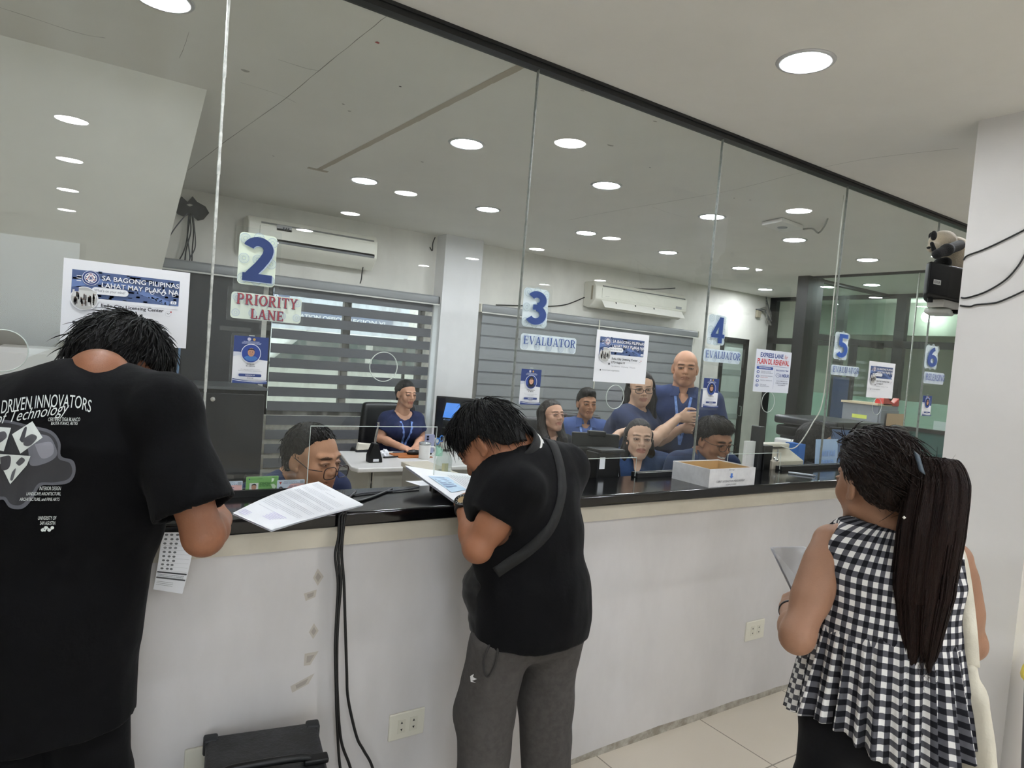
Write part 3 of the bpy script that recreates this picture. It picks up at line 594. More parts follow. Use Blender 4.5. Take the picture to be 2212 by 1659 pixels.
# page notices
def notice_print():
    pr = Print(.0002); W_, H_ = .297, .212; ru = H_/W_
    pr.rect(0, 0, 1, 1, 'eceef3'); pr.rect(.065, .50, .915, .875, '4c608c')
    rnd = random.Random(3)
    for k in range(70): u = rnd.uniform(.07, .88); v = rnd.uniform(.5, .86); pr.rect(u, v, min(u+rnd.uniform(.01, .05), .912), v+rnd.uniform(.01, .03), rnd.choice(['3b4f7a', '5d729e', '54689a', '6f83aa', '46587f', '33456c']), up=False)
    pr.h += .0002; pr.poly([(.066, .66), (.3, .74), (.45, .72), (.7, .6), (.912, .5), (.912, .56), (.7, .66), (.5, .78), (.3, .8), (.066, .75)], '6a83b8'); 
    for k in range(26): u = .5+.4*rnd.random(); pr.disc(u, .79-.5*(u-.42)+rnd.uniform(-.05, -.01), .006, .009, rnd.choice(['2a3350', 'c6cbd8', '8a94ae']), 8, up=False)
    pr.poly([(.065, .5), (.915, .5), (.915, .545), (.88, .545), (.09, .545), (.065, .52)], 'eceef3')
    for k in range(3): pr.rect(.10, .80-.03*k, .135, .808-.03*k, 'f4f6fa')
    pr.seal(.205, .79, .068, .068/ru*.98)
    for s_, v, u1 in (('SA BAGONG PILIPINAS', .775, .91), ('LAHAT MAY PLAKA NA', .69, .91)):
        pr.text(s_, .292, v-.006, u1+.003, v+.055, '2a3555', .03); pr.text(s_, .29, v, u1, v+.06, 'f3f4f8', .015)
    for u in (.69, .78, .87): pr.ring(u, .69, .018, .025, .25, 'f3f4f8')
    pr.rrect(.215, .60, .50, .685, .035, 'f0f2f6', ry=.042); pr.text("What's on your mind?", .235, .622, .475, .665, '6a6f7c')
    pr.rrect(.845, .565, .895, .605, .008, 'f4f6fa', ry=.012); pr.ring(.87, .584, .012, .015, .4, '4c608c')
    pr.disc(.165, .53, .105, .105/ru, 'eceef3', 32); pr.disc(.165, .53, .098, .098/ru, 'b9bab8', 32); pr.rect(.075, .55, .255, .63, 'd3d4d2'); pr.rect(.09, .61, .12, .66, '4a5a8c')
    for k in range(34): u = rnd.uniform(.085, .245); v = .53+rnd.uniform(-.1, .02); pr.rect(u, v, u+.011, v+.05, rnd.choice(['2a2a2e', 'eeeeee', '55504e', '1c1c20', '8a7a70']), up=False); pr.disc(u+.005, v+.056, .005, .008, '6a5548', 8, up=False)
    pr.h += .0002
    pr.text('Iloilo City Licensing Center', .292, .435, .79, .49, '1d1f26', .025); pr.text('LTO Region VI', .292, .365, .545, .415, '1d1f26', .025)
    pr.text('736 followers · 0 following · 775 posts', .292, .30, .755, .33, '70747f')
    pr.text('Government organization', .125, .215, .45, .25, '55585f'); pr.rect(.085, .217, .105, .247, '3b3d44'); pr.disc(.245, .36, .016, .022, '3b3d44', 14)
    pr.ring(.83, .435, .026, .036, .12, 'd4d7de'); pr.line([(.818, .444), (.83, .43), (.842, .444)], .006, '4a4e58'); pr.disc(.852, .462, .007, .01, 'b0494c', 12)
    return pr
NP = notice_print(); first_notice = None
for tl, tr_, lab in (((138, 554), (420, 594), 'printed page notice on the glass partly behind the head of the man at left'), ((1288, 712), (1400, 724), 'printed page notice on the glass between the numerals 3 and 4'), ((1876, 780), (1931, 785), 'printed page notice on the glass right of the numeral 5')):
    a, b = G(*tl), G(*tr_); z1 = (a.z+b.z)/2; x0 = a.x
    if first_notice is None:
        t = thing('page_notice', lab, 'notice', (x0, 0, z1)); first_notice = t
        box('sheet', x0, x0+.297, -.0068, -.0062, z1-.213, z1, M_paper, t); NP.build('print', rect_map(x0, x0+.297, z1-.213, z1, -.0070), t)
    else:
        r = first_notice.copy(); COL.objects.link(r); r.location = (x0, 0, z1); r['label'] = lab; WM[r.name] = Matrix.Translation((x0, 0, z1))
        for ch in first_notice.children: c = ch.copy(); COL.objects.link(c); c.parent = r
# express lane poster
x0, x1, z0, z1 = pxrect((1632, 754), (1697, 848)); x1 = G(1708, 760).x; z1 = G(1632, 753).z; z0 = G(1622, 845).z
t = thing('lane_poster', 'poster reading EXPRESS LANE for PLAIN DL RENEWAL on the glass', 'poster', (x0, 0, z0))
box('sheet', x0, x1, -.0068, -.0062, z0, z1, M_paper, t)
pr = Print(.0002); pr.rect(0, 0, 1, 1, 'e1e5ef')
pr.text('EXPRESS LANE', .12, .82, .77, .93, '243f86', .03); pr.text('for', .80, .82, .90, .92, 'c0474c', 0, .3); pr.text('PLAIN DL RENEWAL', .05, .66, .95, .79, 'c23f45', .03); pr.rect(.04, .62, .96, .627, '5a6ca0')
pr.rrect(.04, .535, .50, .60, .02, '2f4f9c', ry=.02); pr.text('REQUIREMENTS', .11, .55, .43, .585, 'e8ebf2', .02)
for k in range(4):
    v = .47-.105*k; pr.disc(.09, v, .04, .032, '2f4f9c'); pr.disc(.09, v, .024, .019, 'e1e5ef')
for k, (a_, b_) in enumerate((("DRIVER'S LICENSE", 'ONE VALID YEAR FOR RENEWAL'), ('FOR ADVANCE RENEWAL:', 'PLANE TICKET'), ('MEDICAL CERTIFICATE', ''), ('CDE ONLINE', 'VALIDATION EXAM'))):
    v = .475-.105*k; pr.text(a_, .16, v, .16+.017*len(a_), v+.024, '4a5270'); 
    if b_: pr.text(b_, .16, v-.035, .16+min(.017*len(b_), .34), v-.011, 'b0575c' if k == 1 else '4a5270')
pr.rect(.525, .08, .53, .58, '8a97bb'); pr.text('PROCESSING TIME', .57, .52, .93, .555, '243f86', .02); pr.ring(.63, .42, .06, .05, .14, '243f86'); pr.line([(.63, .45), (.63, .42), (.655, .405)], .008, '243f86')
pr.text('1 HOUR', .71, .38, .96, .46, '243f86', .03); pr.rect(.57, .33, .95, .334, '8a97bb')
for k, s_ in enumerate(('UPON SUBMISSION OF', 'COMPLETE DOCUMENTARY', 'REQUIREMENTS')): w_ = .018*len(s_); pr.text(s_, .76-w_/2, .27-.05*k, .76+w_/2, .295-.05*k, '4a5270', .01)
pr.build('print', rect_map(x0, x1, z0, z1, -.0070), t)
# identity cards taped at the foot of the glass
def idcard(label, tl, br, kind, y=-.006, tab=False):
    x0, x1, z0, z1 = pxrect(tl, br); t = thing('identity_card', label, 'card', ((x0+x1)/2, y, z0), 0, 'sample identity cards at counter two')
    a = (x1-x0)/(z1-z0); pr = Print(.0002)
    if kind == 'green':
        MB().prism(rr(x0-.006, x1+.005, z0-.005, z1+.006, .006, y+.001), (0, -.002, 0)).build('pouch', M_acrylic, t)
        pr.rrect(0, 0, 1, 1, .02, '7fb86a', ry=.02*a); pr.rect(.02, .02, .98, .3, '93c684'); pr.text('REPUBLIC OF THE PHILIPPINES', .14, .86, .5, .9, '3d6a3a'); pr.poly([(.07, .9), (.13, .9), (.1, .82)], '4a4a8a'); pr.text('NON-PRO', .8, .9, .95, .95, '2f5a2c')
        pr.rect(.11, .26, .38, .68, 'd4dbd8'); pr.poly([(.11, .26), (.38, .26), (.36, .34), (.28, .38), (.2, .38), (.13, .34)], '20242c'); pr.disc(.245, .48, .075, .13, 'b98f78'); pr.poly([(.17, .52), (.18, .62), (.25, .655), (.31, .62), (.32, .52), (.29, .58), (.2, .58)], '1e1a1a')
        for k in range(4): pr.greek(.41, .68-.055*k, .75, .026, '3f6e3c', k)
        for k in range(34): pr.rect(.40+.013*k, .2, .40+.013*k+.008*random.uniform(.4, 1), .38, '3b5a3c', up=False)
        pr.h += .0002; pr.poly([(.78, .9), (.86, .88), (.84, .75), (.78, .7)], 'd9ecd4'); pr.poly([(.76, .6), (.86, .62), (.93, .5), (.9, .36), (.82, .4)], 'cfe6c9'); pr.line([(.13, .14), (.2, .2), (.28, .12), (.33, .19)], .012, '4f7f50')
    else:
        pr.rrect(0, 0, 1, 1, .03, 'cbd8e4', ry=.03*a); pr.poly([(.35, .5), (.5, .75), (.98, .8), (.98, .4), (.7, .35)], 'e2b7b4'); pr.poly([(.25, .2), (.4, .45), (.45, .1)], 'e6c4c0')
        pr.poly([(.07, .9), (.17, .9), (.12, .74)], 'b05a54'); pr.text('REPUBLIC OF THE PHILIPPINES', .25, .88, .72, .93, '6a7488'); pr.greek(.22, .8, .8, .03, '8a94a8', 2); pr.rect(.82, .76, .96, .95, 'a4adb8')
        pr.rect(.04, .1, .24, .62, 'b7c8da'); pr.poly([(.04, .1), (.24, .1), (.22, .22), (.14, .27), (.06, .22)], '2c3a5c'); pr.disc(.14, .42, .055, .13, 'a98476'); pr.ring(.14, .46, .075, .17, .35, '2c2626')
        pr.disc(.32, .48, .035, .07, 'b9b4b8'); pr.poly([(.27, .3), (.37, .3), (.35, .38), (.29, .38)], '8f98ac')
        for k in range(4): pr.greek(.43, .62-.11*k, .7, .035, '6f7a94', k+5)
        pr.greek(.36, .16, .66, .05, '8a5a6a', 3)
    pr.build('print', rect_map(x0, x1, z0, z1, y-.0006), t)
    MB().prism(rr(x0, x1, z0, z1, .003, y), (0, -.0006, 0)).build('card', M_paper, t)
    xm = (x0+x1)/2; MB().prism(rr(xm-.014, xm+.014, z1-.004, z1+.02, .006, y-.0014), (0, -.0004, 0)).build('clear_tape', M_acrylic, t)
idcard('pale pink and blue identity card partly behind the hand of the man at left', (462, 1040), (521, 1075), 'pink')
idcard('green identity card in a clear pouch at the foot of the glass', (531, 1029), (598, 1070), 'green')
idcard('pale pink and blue identity card just right of the green card', (597, 1036), (654, 1070), 'pink', -.0095)
# ================================================================ office furniture and machines
def air_con(label, x0, x1, z0, z1, y0, louver_open):
    t = thing('air_conditioner', label, 'air conditioner', ((x0+x1)/2, YB, z0)); d_ = .21; h = z1-z0
    prof = [(YB, z0+.02), (YB-.1, z0), (YB-d_+.03, z0+h*.22), (YB-d_, z0+h*.34), (YB-d_+.005, z1-.05), (YB-d_+.05, z1), (YB, z1)]
    mw_ = mat('air_con_white', 'e3e1d6', .4, noise_=.05, scale=5)
    MB().prism([(x0, y, z) for y, z in prof], (x1-x0, 0, 0)).build('body', mw_, t, bevel=.012)
    box('intake_slot', x0+.1, x1-.04, YB-d_+.001, YB-d_+.02, z1-.052, z1-.04, mat('slot_grey', '6e6e6a', .5), t)
    box('front_panel', x0+.09, x1-.02, YB-d_-.004, YB-d_+.01, z0+h*.40, z1-.07, mw_, t, bevel=.003)
    if louver_open:
        MB().prism([(x0+.06, YB-d_+.015, z0+h*.30), (x1-.05, YB-d_+.015, z0+h*.30), (x1-.05, YB-d_+.06, z0+h*.16), (x0+.06, YB-d_+.06, z0+h*.16)], (0, .004, .003)).build('louver', mat('slot_dark', '2c2d2c', .6), t)
        MB().prism([(x0+.03, YB-d_-.004, z0+h*.46), (x1-.03, YB-d_-.004, z0+h*.46), (x1-.03, YB-d_-.004, z0+h*.35), (x0+.03, YB-d_-.004, z0+h*.35)], (0, .004, 0)).build('louver_strip', mat('louver_grey', '55575a', .4), t)
        box('rating_label', x0+.22, x0+.34, YB-d_-.004, YB-d_, z1-.09, z1-.045, mat('label_grey', '9a9a9c', .5), t)
        for k in range(3): box('label_band', x0+.27+.02*k, x0+.28+.02*k, YB-d_-.006, YB-d_-.004, z1-.085, z1-.06, K('33343a'), t)
    else:
        MB().prism([(x0+.1, YB-d_+.005, z0+h*.30), (x1-.08, YB-d_+.005, z0+h*.30), (x1-.08, YB-d_-.055, z0+h*.04), (x0+.1, YB-d_-.055, z0+h*.04)], (0, .004, .003)).build('louver', mat('louver_white', 'eceae4', .3), t)
        for k in range(3): box('vent_tooth', x0+.3+.3*k, x0+.31+.3*k, YB-d_-.01, YB-d_+.03, z0+h*.2, z0+h*.3, K('2a2a2a'), t)
        box('display', x1-.20, x1-.10, YB-d_-.006, YB-d_, z0+h*.40, z0+h*.5, mat('label_grey', '9a9a9c', .5), t)
        box('side_label', x0-.001, x0+.001, YB-d_+.05, YB-d_+.08, z0+.09, z1-.05, mat('side_print', 'a39a86', .6), t)
        pr = Print(); pr.text('split type', 0, 0, 1, 1, '8a8a88'); pr.build('print', rect_map(x0+.14, x0+.2, z0+h*.45, z0+h*.49, YB-d_-.004), t)
air_con('white air conditioner high on the back wall right of the numeral 2', 1.20, 2.30, 2.18, 2.48, 3.58, True)
air_con('smaller white air conditioner with open flap above the closed zebra blind', 4.86, 6.33, 2.125, 2.42, 3.55, False)
tag(MB().tube(smooth_path([(2.20, 3.66, 2.20), (2.21, 3.7, 2.16), (2.215, 3.72, 2.10), (2.21, 3.73, 2.06)]), .005, 6).build('drain_hose', M_cable, None), 'short dark hose end hanging below the left air conditioner', 'hose')
tag(MB().tube(smooth_path([(4.62, 3.76, 2.13), (4.3, 3.78, 2.07), (4.1, 3.78, 2.06), (3.86, 3.78, 2.02), (3.7, 3.77, 2.03)])+smooth_path([(3.7, 3.77, 2.03), (3.62, 3.76, 2.02)])).build('power_cable', M_cable, None) if False else MB().tube(smooth_path([(4.86, 3.78, 2.24), (4.6, 3.785, 2.13), (4.3, 3.785, 2.08), (4.05, 3.785, 2.06), (3.7, 3.785, 2.03)]), .006, 6).build('power_cable', M_cable, None), 'dark cable sagging along the wall from the right air conditioner', 'cable')
tag(MB().tube(smooth_path([(5.4, 3.785, 2.43), (5.7, 3.785, 2.44), (6.0, 3.785, 2.47), (6.3, 3.785, 2.52)]), .006, 6).build('power_cable', M_cable, None), 'dark cable rising from the top of the right air conditioner', 'cable')
tag(MB().tube(smooth_path([(2.90, 3.785, 2.50), (2.93, 3.785, 2.47), (2.93, 3.785, 2.54), (2.95, 3.785, 2.6)]), .005, 6).build('wire', M_cable, None), 'thin loose wire curling from the ceiling beside the white pillar', 'wire')
# torn dark patch and hanging wires on the back wall
def pw(x, y, yy=3.77): return at(x, y, 1, yy)
t = thing('wire_bundle', 'bunch of dark wires hanging from a torn hole high on the back wall at left', 'wires', tuple(pw(405, 450)))
pts = [(382, 440), (392, 424), (405, 436), (416, 424), (426, 436), (444, 446), (452, 460), (440, 474), (428, 476), (412, 462), (398, 468), (384, 462), (376, 450)]
MB().prism([pw(x, y) for x, y in pts], (0, .02, 0)).build('torn_hole', mat('torn_board', '3a3a3a', .9, noise_=.5, scale=30), t)
MB().prism([pw(x, y, 3.766) for x, y in [(403, 442), (410, 440), (417, 443), (410, 446)]], (0, .003, 0)).build('bright_gap', mat('gap', 'b9b9b4', .9), t)
for k, path in enumerate(([(410, 462), (412, 500), (402, 540), (398, 585)], [(408, 462), (405, 510), (410, 555), (404, 590)], [(414, 462), (418, 500), (415, 545), (414, 600)], [(405, 460), (380, 490), (360, 520), (352, 530)], [(412, 460), (403, 520), (396, 545), (388, 560)], [(417, 465), (422, 530), (410, 560), (409, 600)])):
    MB().tube(smooth_path([pw(x, y, 3.755-.004*k) for x, y in path]), .005, 6).build('wire', mat('grey_wire', '4a4c50', .6) if k % 2 else M_cable, t)
tag(MB().tube(smooth_path([at(388, 740, 1, 3.69), at(386, 780, 1, 3.69), at(382, 815, 1, 3.69), at(381, 850, 1, 3.69)]), .009, 6).build('network_cable', mat('blue_cable', '6f8fb4', .5), None), 'pale blue network cables hanging beside the notice at left', 'cable')
# black cabinet and pale lockers at the left
t = thing('black_cabinet', 'tall glossy black cabinet behind the glass left of counter two', 'cabinet', (.6, 2.9, 0))
box('body', .66, 1.247, 2.92, 3.4, 0, 1.13, mat('black_lacquer', '1b1d20', .32), t, bevel=.004)
for a, b in ((.67, 1.237),): box('door', a, b, 2.90, 2.92, .06, 1.10, mat('black_lacquer', '202225', .18), t, bevel=.003)
box('top', .65, 1.255, 2.89, 3.41, 1.13, 1.15, mat('grey_top', '54575a', .4), t)
MB().lathe([(.012, 0), (.016, .012), (0, .02)], at(459, 862, 1, 2.9), 12, (0, -1, 0)).build('knob', M_chrome, t)
for k, (a, lab) in enumerate(((-.27, 'white steel locker behind the glass at the far left edge'), (-1.25, 'white steel locker outside the left frame edge beside the first locker'))):
    t = thing('steel_locker', lab, 'locker', (a, 2.3, 0)); LZ = at(60, 752, 1, 2.3).z; box('body', a, a+.9 if k else a+.55, 2.32, 2.72, 0, LZ, M_white, t, bevel=.004)
    wd = .9 if k else .55
    box('door', a+.01, a+wd-.01, 2.3, 2.32, .05, LZ-.03, M_white, t, bevel=.003); MB().tube([(a+.06, 2.295, .8), (a+.06, 2.28, .8), (a+.06, 2.28, .92), (a+.06, 2.295, .92)], .006, 6).build('door_handle', M_chrome, t)
# L-shaped white desk of the seated woman
t = thing('office_desk', 'white desk with grey front panel before the woman in navy', 'desk', (2.1, 2.2, 0))
MB().prism([(1.60, 1.93, .705), (2.62, 1.90, .705), (2.62, 2.50, .705), (1.71, 2.60, .705), (1.58, 2.00, .705)], (0, 0, .03)).build('desktop', M_white, t, bevel=.008)
gp = mat('desk_grey_panel', 'b9b8b0', .5)
box('front_panel', 1.73, 2.6, 1.98, 2.0, 0, .705, gp, t); box('side_panel', 1.71, 1.73, 2.02, 2.40, .05, .705, gp, t); box('side_panel', 2.58, 2.60, 2.0, 2.40, 0, .705, gp, t)
# low cream divider with papers
c0, c1 = at(872, 1048, 1, .32), at(870, 993, 1, .32)
t = thing('low_divider', 'cream topped low divider behind the spray bottle, running away from the glass', 'divider', (1.8, 1.0, 0))
zt = .80
box('cabinet', 1.835, 2.005, 1.04, 1.77, 0, zt-.03, mat('divider_grey', '9d9b94', .5), t); box('top', 1.825, 2.015, 1.03, 1.78, zt-.03, zt, mat('cream_board', 'd9d3c2', .5, noise_=.1, scale=10), t, bevel=.004)
pr = Print(); pr.rect(0, 0, 1, 1, 'd2d3d6'); 
for k in range(12): pr.greek(.15, .85-.065*k, .9, .025, '8d9096', k)
pr.poly([(.1, .6), (.2, .95), (.26, .95), (.16, .6)], 'c9776a')
pr.build('taped_page', lambda u, v, h: (1.8345-h, 1.16+(1-u)*.25, .43+v*.33), t)
# things on the desk
DZ = .735
def on_desk(px, py, z=.735): return at(px, py, 2, z)
p = on_desk(808, 998)
t = thing('hole_punch', 'black paper punch with a chrome lever on the white desk', 'punch', tuple(p))
MB().prism([(p.x-.05, p.y-.03, p.z), (p.x+.05, p.y-.03, p.z), (p.x+.045, p.y-.03, p.z+.03), (p.x+.01, p.y-.03, p.z+.13), (p.x-.02, p.y-.03, p.z+.13), (p.x-.05, p.y-.03, p.z+.05)], (0, .06, 0)).build('body', M_plasticblack, t, bevel=.006)
MB().tube(smooth_path([(p.x-.005, p.y, p.z+.11), (p.x+.0, p.y, p.z+.18), (p.x+.012, p.y, p.z+.25), (p.x+.01, p.y, p.z+.27)]), [.009]*24+[.011], 8).build('lever', M_chrome, t, smooth=True)
box('base_label', p.x-.02, p.x+.02, p.y-.0315, p.y-.03, p.z+.008, p.z+.025, M_paper, t)
p = on_desk(790, 977); t = thing('stapler', 'ivory stapler lying on the desk behind the paper punch', 'stapler', tuple(p))
MB().prism([(p.x-.07, p.y, p.z), (p.x+.07, p.y, p.z), (p.x+.07, p.y, p.z+.012), (p.x-.07, p.y, p.z+.012)], (0, .035, 0)).build('base', M_darkgrey, t, bevel=.003)
MB().prism([(p.x-.07, p.y, p.z+.014), (p.x+.07, p.y, p.z+.02), (p.x+.06, p.y, p.z+.06), (p.x-.06, p.y, p.z+.07)], (0, .035, 0)).build('arm', M_ivory, t, bevel=.008)
p = on_desk(829, 988); t = thing('paper_wad', 'crumpled white tissue on the desk beside the punch', 'tissue', tuple(p))
vs = []; 
bm = bmesh.new(); bmesh.ops.create_icosphere(bm, subdivisions=3, radius=.034)
for v in bm.verts: v.co = v.co*(1+.55*noise.noise(v.co*60))*1.0; v.co.z = max(v.co.z, -.022)
MB().add([v.co+p+Vector((0, 0, .022)) for v in bm.verts], [[v.index for v in f.verts] for f in bm.faces]).build('crumple', M_paper, t); bm.free()
p = on_desk(885, 987); tag(box('clipboard', p.x-.10, p.x+.16, p.y-.05, p.y+.14, .735, .741, mat('brown_folder', 'a4622f', .7), None), 'brown folder lying on the white desk', 'folder')
p = on_desk(892, 984, .741); t = thing('computer_mouse', 'black computer mouse on the brown folder', 'mouse', tuple(p)); MB().lathe([(.0, 0), (.03, 0), (.034, .012), (.022, .03), (0, .035)], (p.x+.03, p.y+.05, .742), 20, sx=1, sy=1.7).build('shell', M_plasticblack, t, smooth=True); box('wheel', p.x+.028, p.x+.033, p.y+.0, p.y+.015, .768, .775, M_darkgrey, t)
p = on_desk(846, 990); tag(MB().tube([(p.x-.06, p.y, .742), (p.x+.06, p.y+.03, .742)], .006, 8).build('marker_pen', M_plasticblack, None), 'black marker pen on the desk beside the tissue', 'pen')
p = on_desk(868, 981); tag(MB().tube([(p.x-.05, p.y+.05, .7405), (p.x+.05, p.y+.07, .7405)], .005, 8).build('marker_pen', mat('pen_grey', '5a5f6c', .4), None), 'grey pen on the desk in front of the woman in navy', 'pen')
# mug, phone and scissors on the low divider
p = at(917, 992, 2, zt); q = Vector((1.30, .80, zt))
def mug(q, label):
    t = thing('travel_mug', label, 'mug', tuple(q)); MB().lathe([(.036, 0), (.040, .004), (.042, .10), (.040, .105), (.038, .10), (.036, .01), (0, .01)], q, 28).build('cup', mat('white_enamel', 'eeeeec', .25), t, smooth=True)
    MB().lathe([(.043, .104), (.043, .116), (.03, .122), (0, .122)], q, 28).build('lid', mat('mug_lid', 'b4b8ba', .2, .6), t, smooth=True)
    d_ = Vector((.85, -.5, 0)); MB().tube(smooth_path([q+d_*.04+Vector((0, 0, .09)), q+d_*.072+Vector((0, 0, .085)), q+d_*.074+Vector((0, 0, .04)), q+d_*.04+Vector((0, 0, .025))]), .006, 8).build('handle', mat('white_enamel', 'eeeeec', .25), t, smooth=True)
qm = at(916, 991, 2, DZ); mug(qm, 'white lidded travel mug on the desk of the woman in navy')
qs = at(947, 984, 2, DZ)
t = thing('pen_holder', 'mint green spotted pen holder with scissors handles beside the mug', 'holder', tuple(qs))
MB().lathe([(.03, 0), (.032, .07), (.03, .07), (.028, .005), (0, .005)], qs, 20).build('cup', mat('mint_plastic', 'a8d8c4', .4), t)
for k in range(10): a = k*2.4; MB().lathe([(.0035, 0), (0, .001)], qs+Vector((.0315*math.cos(a), .0315*math.sin(a), .015+.05*(k % 4)/3)), 8, (math.cos(a), math.sin(a), 0)).build('spot', K('26302e'), t)
t = thing('scissors', 'blue handled scissors standing in the mint pen holder', 'scissors', tuple(qs))
for s_ in (-1, 1):
    MB().tube([qs+Vector((.014*math.cos(a)+s_*.016, 0, .118+.022*math.sin(a)+.01*s_)) for a in [2*PI*k/16 for k in range(16)]], .0045, 8, True).build('handle', mat('blue_plastic', '2f6fc0', .35), t, smooth=True)
    MB().tube([qs+Vector((s_*.012, 0, .10)), qs+Vector((-s_*.004, .003*s_, .02))], .003, 6).build('blade', M_chrome, t)
tag(MB().tube([qs+Vector((.018, .01, .02)), qs+Vector((.03, .01, .115))], .004, 8).build('red_pen', mat('red_plastic', 'c0392f', .4), None), 'red pen standing in the mint pen holder', 'pen')
qp = at(928, 957, 1, 2.34)
t = thing('smartphone', 'pale lilac phone standing upright behind the white mug', 'phone', tuple(qp))
m_ = MB(); m_.prism(rr(qp.x-.04, qp.x+.04, qp.z-.075, qp.z+.065, .012, qp.y), (0, .009, 0)); m_.build('body', mat('lilac_phone', 'a9aecb', .3), t, bevel=.002)
MB().prism(rr(qp.x-.035, qp.x-.003, qp.z+.02, qp.z+.058, .008, qp.y-.002), (0, .002, 0)).build('camera_bump', mat('lilac_bump', '9398b8', .3), t)
for k in range(2): MB().lathe([(.008, 0), (.008, .003), (0, .003)], (qp.x-.019, qp.y-.002, qp.z+.048-.02*k), 14, (0, -1, 0)).build('camera_lens', K('1c1d22', .1), t)
box('phone_stand', qp.x-.03, qp.x+.03, qp.y+.01, qp.y+.05, .735, qp.z-.03, M_darkgrey, t)
# dispenser bottle at the opening
p = at(957, 1046, 2, CT); p = Vector((p.x, .09, CT))
p = at(955, 1049, 2, SZ)
t = thing('spray_bottle', 'clear square spray bottle half full of liquid behind the glass', 'bottle', tuple(p))
MB().lathe([(.033, 0), (.036, .005), (.036, .10), (.028, .125), (.014, .135), (.014, .15), (0, .15)], p, 4, sx=1.05, sy=1.05).build('bottle', glass_mat('bottle_plastic', (.86, .89, .87), 1.45, .42), t)
MB().lathe([(.031, .003), (.033, .006), (.033, .062), (0, .062)], p, 4).build('liquid', glass_mat('bottle_liquid', (.80, .83, .79), 1.33, .30), t)
box('label', p.x-.022, p.x+.006, p.y-.0275, p.y-.0265, SZ+.06, SZ+.095, mat('yellowed_label', 'd9d3a8', .6), t)
MB().lathe([(.016, .15), (.016, .172), (.011, .175), (.011, .20), (0, .202)], p, 16).build('pump', mat('frosted_white', 'dfe2dc', .4), t, smooth=True)
# black office chairs
M_leather = mat('black_leather', '0e0e10', .4, bump=.15, bscale=60)
def chair(label, x, y, rz, hz=1.05, armz=.68):
    t = thing('office_chair', label, 'chair', (x, y, 0), rz)
    def L(m_, name, mt, **k): return m_.build(name, mt, t, local=True, **k)
    L(MB().prism([(-.23, -.22, .33), (.23, -.22, .33), (.23, .25, .33), (-.23, .25, .33)], (0, 0, .06)), 'seat', M_leather, bevel=.03)
    def bk(u, v): a = (u-.5)*2; return (.27*a*(1-.12*v*v), -.27-.05*v+.05*a*a, .42+(hz-.42)*v)
    g = MB(); g.grid(bk, 10, 10); o = L(g, 'backrest', M_leather, smooth=True); s_ = o.modifiers.new('s', 'SOLIDIFY'); s_.thickness = .07; s_.offset = -1; b_ = o.modifiers.new('b', 'BEVEL'); b_.width = .03; b_.segments = 3
    for s_ in (-1, 1): L(MB().tube(smooth_path([(s_*.28, -.2, .42), (s_*.30, -.18, armz-.02), (s_*.30, .0, armz), (s_*.30, .18, armz-.01)]), .028, 10), 'armrest', M_leather, smooth=True)
    L(MB().lathe([(.03, .1), (.03, .33)], (0, 0, 0), 12), 'column', M_chrome)
    for k in range(5): a = 2*PI*k/5; L(MB().tube([(0, 0, .12), (.28*math.cos(a), .28*math.sin(a), .05)], .02, 8), 'leg', M_plasticblack); L(MB().lathe([(.025, -.012), (.025, .012)], (.28*math.cos(a), .28*math.sin(a), .025), 12, (math.cos(a+1.57), math.sin(a+1.57), 0)), 'caster', M_plasticblack)
    return t
# monitors and printers
def monitor(label, c, w_, h, n, screen=None, lean=0, foot=.757):
    n = Vector(n).normalized(); r = Vector((-n.y, n.x, 0)); t = thing('computer_monitor', label, 'monitor', (c.x, c.y, foot))
    MB().obox(c, r*w_/2, n*.012, Vector((0, 0, h/2))).build('casing', M_plasticblack, t, bevel=.006)
    MB().obox(c+n*.0125, r*(w_/2-.012), n*.001, Vector((0, 0, h/2-.015))).build('screen', screen or mat('dark_screen', '0d1016', .1), t)
    MB().obox(c-n*.02+Vector((0, 0, -h/2-(c.z-h/2-foot)/2)), r*.025, n*.01, Vector((0, 0, (c.z-h/2-foot)/2+.05))).build('neck', M_plasticblack, t)
    MB().obox(Vector((c.x, c.y, foot+.006))-n*.02, r*.11, n*.08, Vector((0, 0, .006))).build('foot', M_plasticblack, t, bevel=.003)
    return t
c = at(1003, 905, 1, 2.85)
t = monitor('dark monitor with blue icons before the white pillar', c, .50, .36, (-.55, -.8, 0), mat('desktop_screen', '10151f', .15))
n = Vector((-.55, -.8, 0)).normalized(); r = Vector((-n.y, n.x, 0)); o_ = c+n*.0145
pr = Print(); pr.poly([(.1, .5), (.45, .5), (.4, .9), (.15, .9)], mat('screen_blue', '4a7fd0', .3, emit=.8)); pr.rect(.12, .3, .4, .46, mat('screen_pale', 'b8c8e0', .3, emit=.6)); pr.build('screen_image', lambda u, v, h: tuple(o_+r*(.5-u)*-.46*1+n*h+Vector((0, 0, (v-.5)*.32))), t)
box('desk_leg_panel', 2.05, 2.07, 2.5, 2.51, 0, .01, gp, None) if False else None
t = thing('side_desk', 'white side desk carrying the dark monitor before the pillar', 'desk', (2.9, 2.8, 0)); box('desktop', 2.64, 3.3, 2.55, 3.1, .72, .755, M_white, t, bevel=.006); box('side_panel', 2.66, 2.68, 2.57, 3.08, 0, .72, gp, t); box('side_panel', 3.26, 3.28, 2.57, 3.08, 0, .72, gp, t)
